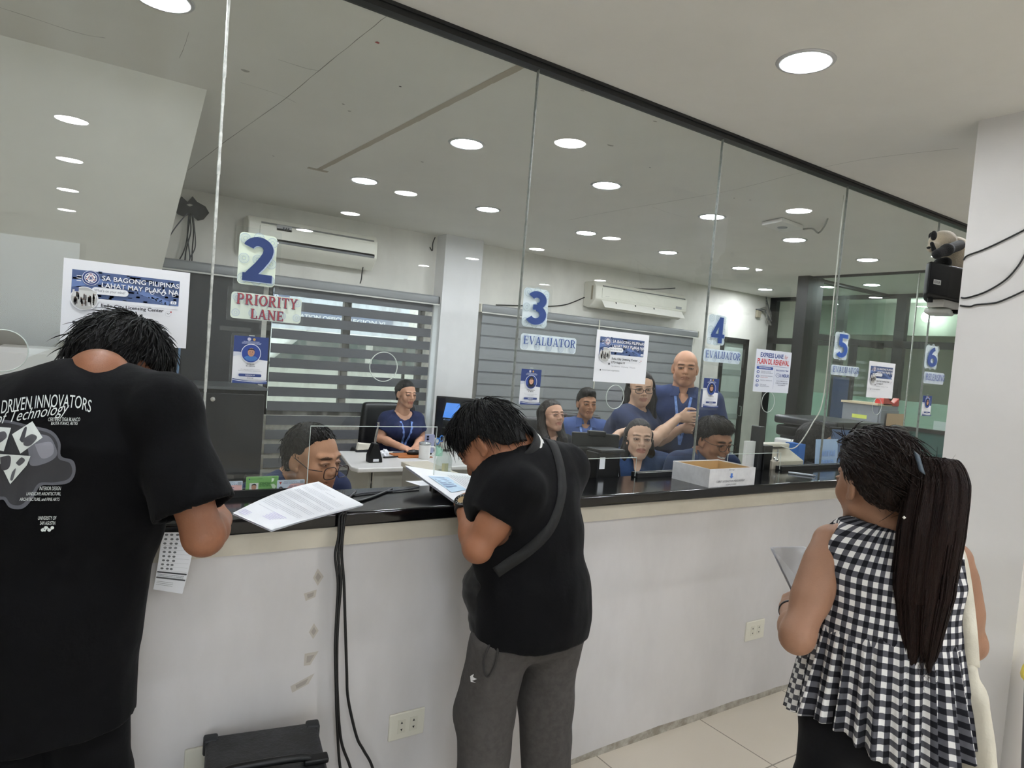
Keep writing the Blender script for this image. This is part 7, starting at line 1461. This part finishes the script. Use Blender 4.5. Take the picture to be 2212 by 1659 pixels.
# ---------------------------------------------------------------- woman in the gingham top
fC = Frame(-166, dep(1915, 1450, 1.66)); Lc = fC.L
NBc = Lc(1928, 1142, 1.66); PVc = Lc(1905, 1500, 1.66)
def gcoord(V_): return np.stack([np.arctan2(V_[:, 0]-PVc[0], -(V_[:, 1]-PVc[1]))*.17/.0275, V_[:, 2]/.0275, np.zeros(len(V_)), np.ones(len(V_))], 1)
M_ging = bpy.data.materials.new('gingham'); M_ging.use_nodes = True; nt = M_ging.node_tree; b_ = nt.nodes['Principled BSDF']; b_.inputs['Roughness'].default_value = .9; b_.inputs['Specular IOR Level'].default_value = .2
a_ = nt.nodes.new('ShaderNodeAttribute'); a_.attribute_name = 'weave'; sp_ = nt.nodes.new('ShaderNodeSeparateXYZ'); nt.links.new(a_.outputs['Vector'], sp_.inputs[0]); hv = []
for ax_ in 'XY':
    fr_ = nt.nodes.new('ShaderNodeMath'); fr_.operation = 'FRACT'; nt.links.new(sp_.outputs[ax_], fr_.inputs[0]); gt = nt.nodes.new('ShaderNodeMath'); gt.operation = 'GREATER_THAN'; gt.inputs[1].default_value = .5; nt.links.new(fr_.outputs[0], gt.inputs[0]); hv.append(gt)
ad = nt.nodes.new('ShaderNodeMath'); ad.operation = 'ADD'; nt.links.new(hv[0].outputs[0], ad.inputs[0]); nt.links.new(hv[1].outputs[0], ad.inputs[1]); dv = nt.nodes.new('ShaderNodeMath'); dv.operation = 'MULTIPLY'; dv.inputs[1].default_value = .5; nt.links.new(ad.outputs[0], dv.inputs[0])
rp = nt.nodes.new('ShaderNodeValToRGB'); rp.color_ramp.interpolation = 'CONSTANT'; rp.color_ramp.elements[0].color = (*lin('15151b'), 1); e_ = rp.color_ramp.elements.new(.4); e_.color = (*lin('57575d'), 1); rp.color_ramp.elements[-1].position = .8; rp.color_ramp.elements[-1].color = (*lin('e4e2e0'), 1)
nt.links.new(dv.outputs[0], rp.inputs[0]); nt.links.new(rp.outputs[0], b_.inputs['Base Color']); MC['cloth_gingham_%d' % (SKIN_N[0]+1)] = M_ging
seamz = Lc(1900, 1345, 1.66)[2]
pC = dict(at=fC.B, rz=fC.rz, face=-166, label='standing woman with long ponytail in sleeveless black and white gingham top', head=Lc(1893, 1048, 1.68), head_turn=27, head_down=3, neck_base=NBc, pelvis=PVc, skin='9a725a', fem=1, shoulder=.134, trap=.84, sh_off=(0, 0, -.055), hip=.17, waist=.145, chest=.92, neck=.92, wide=.95, jaw=.98, arm_res=.0045, arm_r=.95,
    armL=dict(elbow=Lc(1722, 1375, 1.60), wrist=Lc(1706, 1318, 1.82), dir=(.2, .8, .25), palm=(.5, .1, -.8), curl=.7, thumb=.6), armR=dict(elbow=Lc(2092, 1390, 1.66), wrist=Lc(2010, 1350, 1.86), dir=(-.6, .6, .1), curl=.6),
    shirt=dict(col='gingham', ease=.012, sleeve=0, hem=seamz-.03, neck_r=.062, res=.007, fold=.003, attr='weave', colfn=gcoord, long=False, neck_off=(0, .0, -.012)), trousers=dict(col='0d0d10', ease=.002, top=-.01),
    hair=dict(style='pony', col='1f120c', thick=.013, top=.008, tufts=700, tl=(.06, .10), lift=(.0, .06), crown=(0, .10, .09), droop=.0, res=.0045, zs=[-.05, -.05, -.035, -.002, .018, .040, .060, .07]))
MC['cloth_gingham_%d' % (SKIN_N[0]+1)] = M_ging
tC, iC = person(pC)
# peplum: gathered skirt of the top
def pep(nu=240, nv=26):
    vs = []; wv = []; z0 = seamz+.004; f_ = (seamz-PVc[2])/(NBc[2]-PVc[2]); cx_ = PVc[0]+(NBc[0]-PVc[0])*f_; cy_ = PVc[1]+(NBc[1]-PVc[1])*f_; rn = random.Random(4); ph = [rn.uniform(0, 6.28) for _ in range(6)]
    for j in range(nv+1):
        v = j/nv
        for i_ in range(nu):
            a = 2*PI*i_/nu; r0x, r0y = .166, .124; fl = .036*v**.85; pl = (.0015+.0185*v)*(.6*math.sin(30*a+ph[0])+.4*math.sin(47*a+ph[1]))+.010*v*math.sin(7*a+ph[2])
            rx, ry = r0x+fl+pl, r0y+fl*.8+pl; L_ = .255+.025*math.sin(3*a+ph[3])*v+.03*math.cos(a)*0
            vs.append((cx_+rx*math.sin(a), cy_-ry*math.cos(a), z0-L_*v)); wv.append((a if a < PI else a-2*PI, z0-L_*v*1.02))
    vs = [(x_+(NBc[0]-PVc[0])*((z_-seamz)/(NBc[2]-PVc[2])), y_+(NBc[1]-PVc[1])*((z_-seamz)/(NBc[2]-PVc[2])), z_) for x_, y_, z_ in vs]
    W_ = np.array([[(w_[0])*.215/.0275, w_[1]/.0275, 0, 1] for w_ in wv]); fs = [(j*nu+i_, j*nu+(i_+1) % nu, (j+1)*nu+(i_+1) % nu, (j+1)*nu+i_) for j in range(nv) for i_ in range(nu)]
    return vs, [tuple(reversed(q)) for q in fs], W_
vs, fs, W_ = pep(); o = mkobj('peplum', vs, fs, M_ging, tC, smooth=True, local=True, col=W_, attrname='weave'); so = o.modifiers.new('s', 'SOLIDIFY'); so.thickness = .0015
# ponytail
hwC = iC['hw']; hb = hwC((.0, -.125, .045)); pb = [hb, fC.inv @ dep(2012, 988, 1.55), fC.inv @ dep(2026, 1040, 1.53), fC.inv @ dep(2010, 1150, 1.52), fC.inv @ dep(1993, 1280, 1.53), fC.inv @ dep(1985, 1425, 1.54)]
pth = smooth_path(pb, 8); rad = [.030, .048, .060, .064, .060, .030]; nR = len(pth); g = MB(); vs = []; nn = 72
for k, q in enumerate(pth):
    u = k/(nR-1)*(len(rad)-1); r = rad[int(u)]+(rad[min(int(u)+1, len(rad)-1)]-rad[int(u)])*(u-int(u))
    for a_i in range(nn):
        a = 2*PI*a_i/nn; rr_ = r*(1+.05*math.sin(9*a+k*.05)+.04*math.sin(23*a+1)+.035*math.sin(41*a+2-k*.04)); vs.append(q+Vector((rr_*math.cos(a), rr_*.62*math.sin(a), (0 if k < nR-3 else -.03*math.sin(5*a)*(k-nR+4)/4))))
g.add(vs, [(k*nn+a, k*nn+(a+1) % nn, (k+1)*nn+(a+1) % nn, (k+1)*nn+a) for k in range(nR-1) for a in range(nn)]+[tuple(range((nR-1)*nn, nR*nn))])
hairC = [c for c in tC.children if c.name.startswith('hair')][0]; M_hc = hairC.data.materials[0]
M_pt = mat('ponytail', '1d0f0a', .5, spec=.15, noise_=.5, scale=18, stretch=(9, 9, .5), bump=.6, bscale=60)
pt = g.build('ponytail', M_pt, tC, smooth=True, local=True)
m_ = MB(); rn = random.Random(11)
for k in range(260):
    a = rn.uniform(0, 2*PI); i0 = rn.randint(6, nR-6); ln = rn.randint(8, 16); P = []
    off = rn.uniform(.9, 1.06)
    for q in range(i0, min(i0+ln, nR)):
        u = q/(nR-1)*(len(rad)-1); r = rad[int(u)]+(rad[min(int(u)+1, len(rad)-1)]-rad[int(u)])*(u-int(u)); P.append(pth[q]+Vector((r*off*math.cos(a), r*.62*off*math.sin(a), 0)))
    if i0+ln >= nR: P += [P[-1]+Vector((rn.uniform(-.01, .01), rn.uniform(-.005, .005), -.02)), P[-1]+Vector((rn.uniform(-.02, .02), rn.uniform(-.01, .01), -.02-rn.uniform(.01, .05)))]
    m_.tube(P, [.0022*(1-.9*q/(len(P)-1)) for q in range(len(P))], 4)
m_.build('loose_strands', M_pt, pt, smooth=True, local=True)
cp_ = fC.inv @ dep(1986, 1000, 1.495); MB().obox(cp_, (.006, 0, -.004), (0, .006, 0), (-.008, 0, .022)).build('hair_clip', mat('steel_blue_clip', '4a5662', .3), tC, local=True, bevel=.003)
cp_ = fC.inv @ dep(1953, 1118, 1.455); MB().lathe([(0, -.004), (.004, 0), (0, .004)], cp_, 8).build('hair_bead', mat('pearl', 'd9d6cc', .2), tC, local=True, smooth=True)
# wrist band
W_ = vec(iC['AJ']['L'][2]); E_ = vec(iC['AJ']['L'][1]); ax_ = unit(W_-E_); wc = W_-ax_*.01; s = SDF(); s.cap(wc-ax_*.006, wc+ax_*.006, .030, .029, k=.003, flat=1); s.cut(wc-ax_*.006, -ax_); V_, F_ = s.mesh(.003, pad=.01); mkobj('wrist_watch', V_, F_, mat('watch_strap_dark', '1c1a1c', .4), tC, smooth=True, local=True)
# papers in her hands
q_ = [dep(1668, 1183, 1.84), dep(1742, 1182, 1.93), dep(1758, 1290, 1.97), dep(1716, 1282, 1.86)]
t = thing('clear_folder', 'white papers in a clear folder held by the woman in gingham', 'folder', tuple(q_[3]))
for k in range(3): MB().add([q+Vector((0, .004*k, 0)) for q in q_], [(0, 1, 2, 3)]).build('page', M_paper, t)
MB().add([q+Vector((-.003, -.004, .002)) for q in q_], [(0, 1, 2, 3)]).build('cover', M_acrylic, t)
# tote bag
t = thing('tote_bag', 'cream canvas tote bag hanging from the shoulder of the woman in gingham', 'bag', tuple(fC.fwd @ Vector(Lc(2090, 1700, 1.60))), fC.rz)
M_can = mat('canvas', 'd8d2c2', .9, noise_=.08, scale=12, bump=.15, bscale=220)
def band(pts, wd, m, name, nrm):
    P = smooth_path(pts, 6); vs = []
    for k, q in enumerate(P):
        tg = (P[min(k+1, len(P)-1)]-P[max(k-1, 0)]).normalized(); sd_ = tg.cross(nrm).normalized()*wd; vs += [q-sd_, q+sd_]
    o = MB().add(vs, [(2*k, 2*k+1, 2*k+3, 2*k+2) for k in range(len(P)-1)]).build(name, m, t, smooth=True); so = o.modifiers.new('s', 'SOLIDIFY'); so.thickness = .003; return o
cam_n = (CAM-dep(2080, 1300, 1.6)).normalized()
band([dep(2056, 1182, 1.66), dep(2062, 1182, 1.60), dep(2074, 1220, 1.565), dep(2086, 1300, 1.55), dep(2094, 1380, 1.55), dep(2098, 1440, 1.56)], .017, M_can, 'strap', cam_n)
band([dep(2066, 1186, 1.68), dep(2076, 1230, 1.60), dep(2072, 1330, 1.585), dep(2068, 1400, 1.58), dep(2070, 1450, 1.58)], .015, M_can, 'strap', cam_n)
s = SDF(); a_, b_ = dep(2084, 1490, 1.60), dep(2096, 1720, 1.60); s.cap(a_, b_, .030, .042, k=.02, right=tuple(RT), fa=2.6, fb=2.2); s.cap(dep(2096, 1440, 1.57), dep(2094, 1500, 1.58), .014, .022, k=.03, right=tuple(RT), fa=1.4); V_, F_ = s.mesh(.007); V_ = wrinkle(V_, F_, .006, (14, 14, 4), 3); mkobj('bag_body', V_, F_, M_can, t, smooth=True)
# ---------------------------------------------------------------- plush panda on the speaker
pc = at(2043, 545, 1, -.60); zb_ = 2.084; d0 = Vector((.30, 0, 0)); c0 = Vector((3.40, -.60, zb_))
t = thing('plush_panda', 'black and white plush panda sitting on the black wall speaker', 'plush toy', tuple(c0)); fu_w = mat('cream_plush', 'c3b59c', .95, noise_=.12, scale=60, sheen=.5, bump=.4, bscale=250); fu_b = mat('black_plush', '080707', .95, sheen=.1, bump=.4, bscale=250)
def fur(name, prims, m, parent=t, res=.0045):
    s = SDF()
    for q in prims: (s.ell(*q[1:]) if q[0] == 'e' else s.cap(*q[1:]))
    V_, F_ = s.mesh(res, pad=.01); return mkobj(name, V_, F_, m, parent, smooth=True)
def pp(x, y, yy=-.60): return vec(at(x, y, 1, yy))
hd = pp(2032, 524); bd = pp(2066, 556)
fur('body', [('e', bd, (.085, .065, .078), .03), ('e', pp(2062, 535), (.06, .05, .05), .03)], fu_w)
fur('head', [('e', hd, (.052, .050, .050), .02), ('e', pp(2017, 535), (.028, .028, .024), .02), ('e', pp(2040, 520), (.05, .05, .045), .02)], fu_w)
fur('ear', [('e', pp(2017, 509, -.645), (.017, .012, .022), .01)], fu_b); fur('ear', [('e', pp(2012, 510, -.56), (.014, .012, .018), .01)], fu_b)
fur('eye_patch', [('c', pp(2013, 526, -.640), pp(2017, 539, -.642), .008, .010, .006)], fu_b, res=.003); fur('nose', [('e', pp(2006, 535), (.007, .01, .006), .004)], fu_b, res=.003)
fur('arm', [('c', pp(2072, 530, -.66), pp(2045, 540, -.675), .024, .023, .02), ('c', pp(2045, 540, -.675), pp(2024, 549, -.665), .023, .021, .02)], fu_b)
fur('foot', [('c', pp(2030, 569, -.63), pp(2042, 568, -.65), .024, .026, .02)], fu_b); fur('foot', [('c', pp(2026, 571, -.56), pp(2040, 570, -.56), .022, .024, .02)], fu_b)
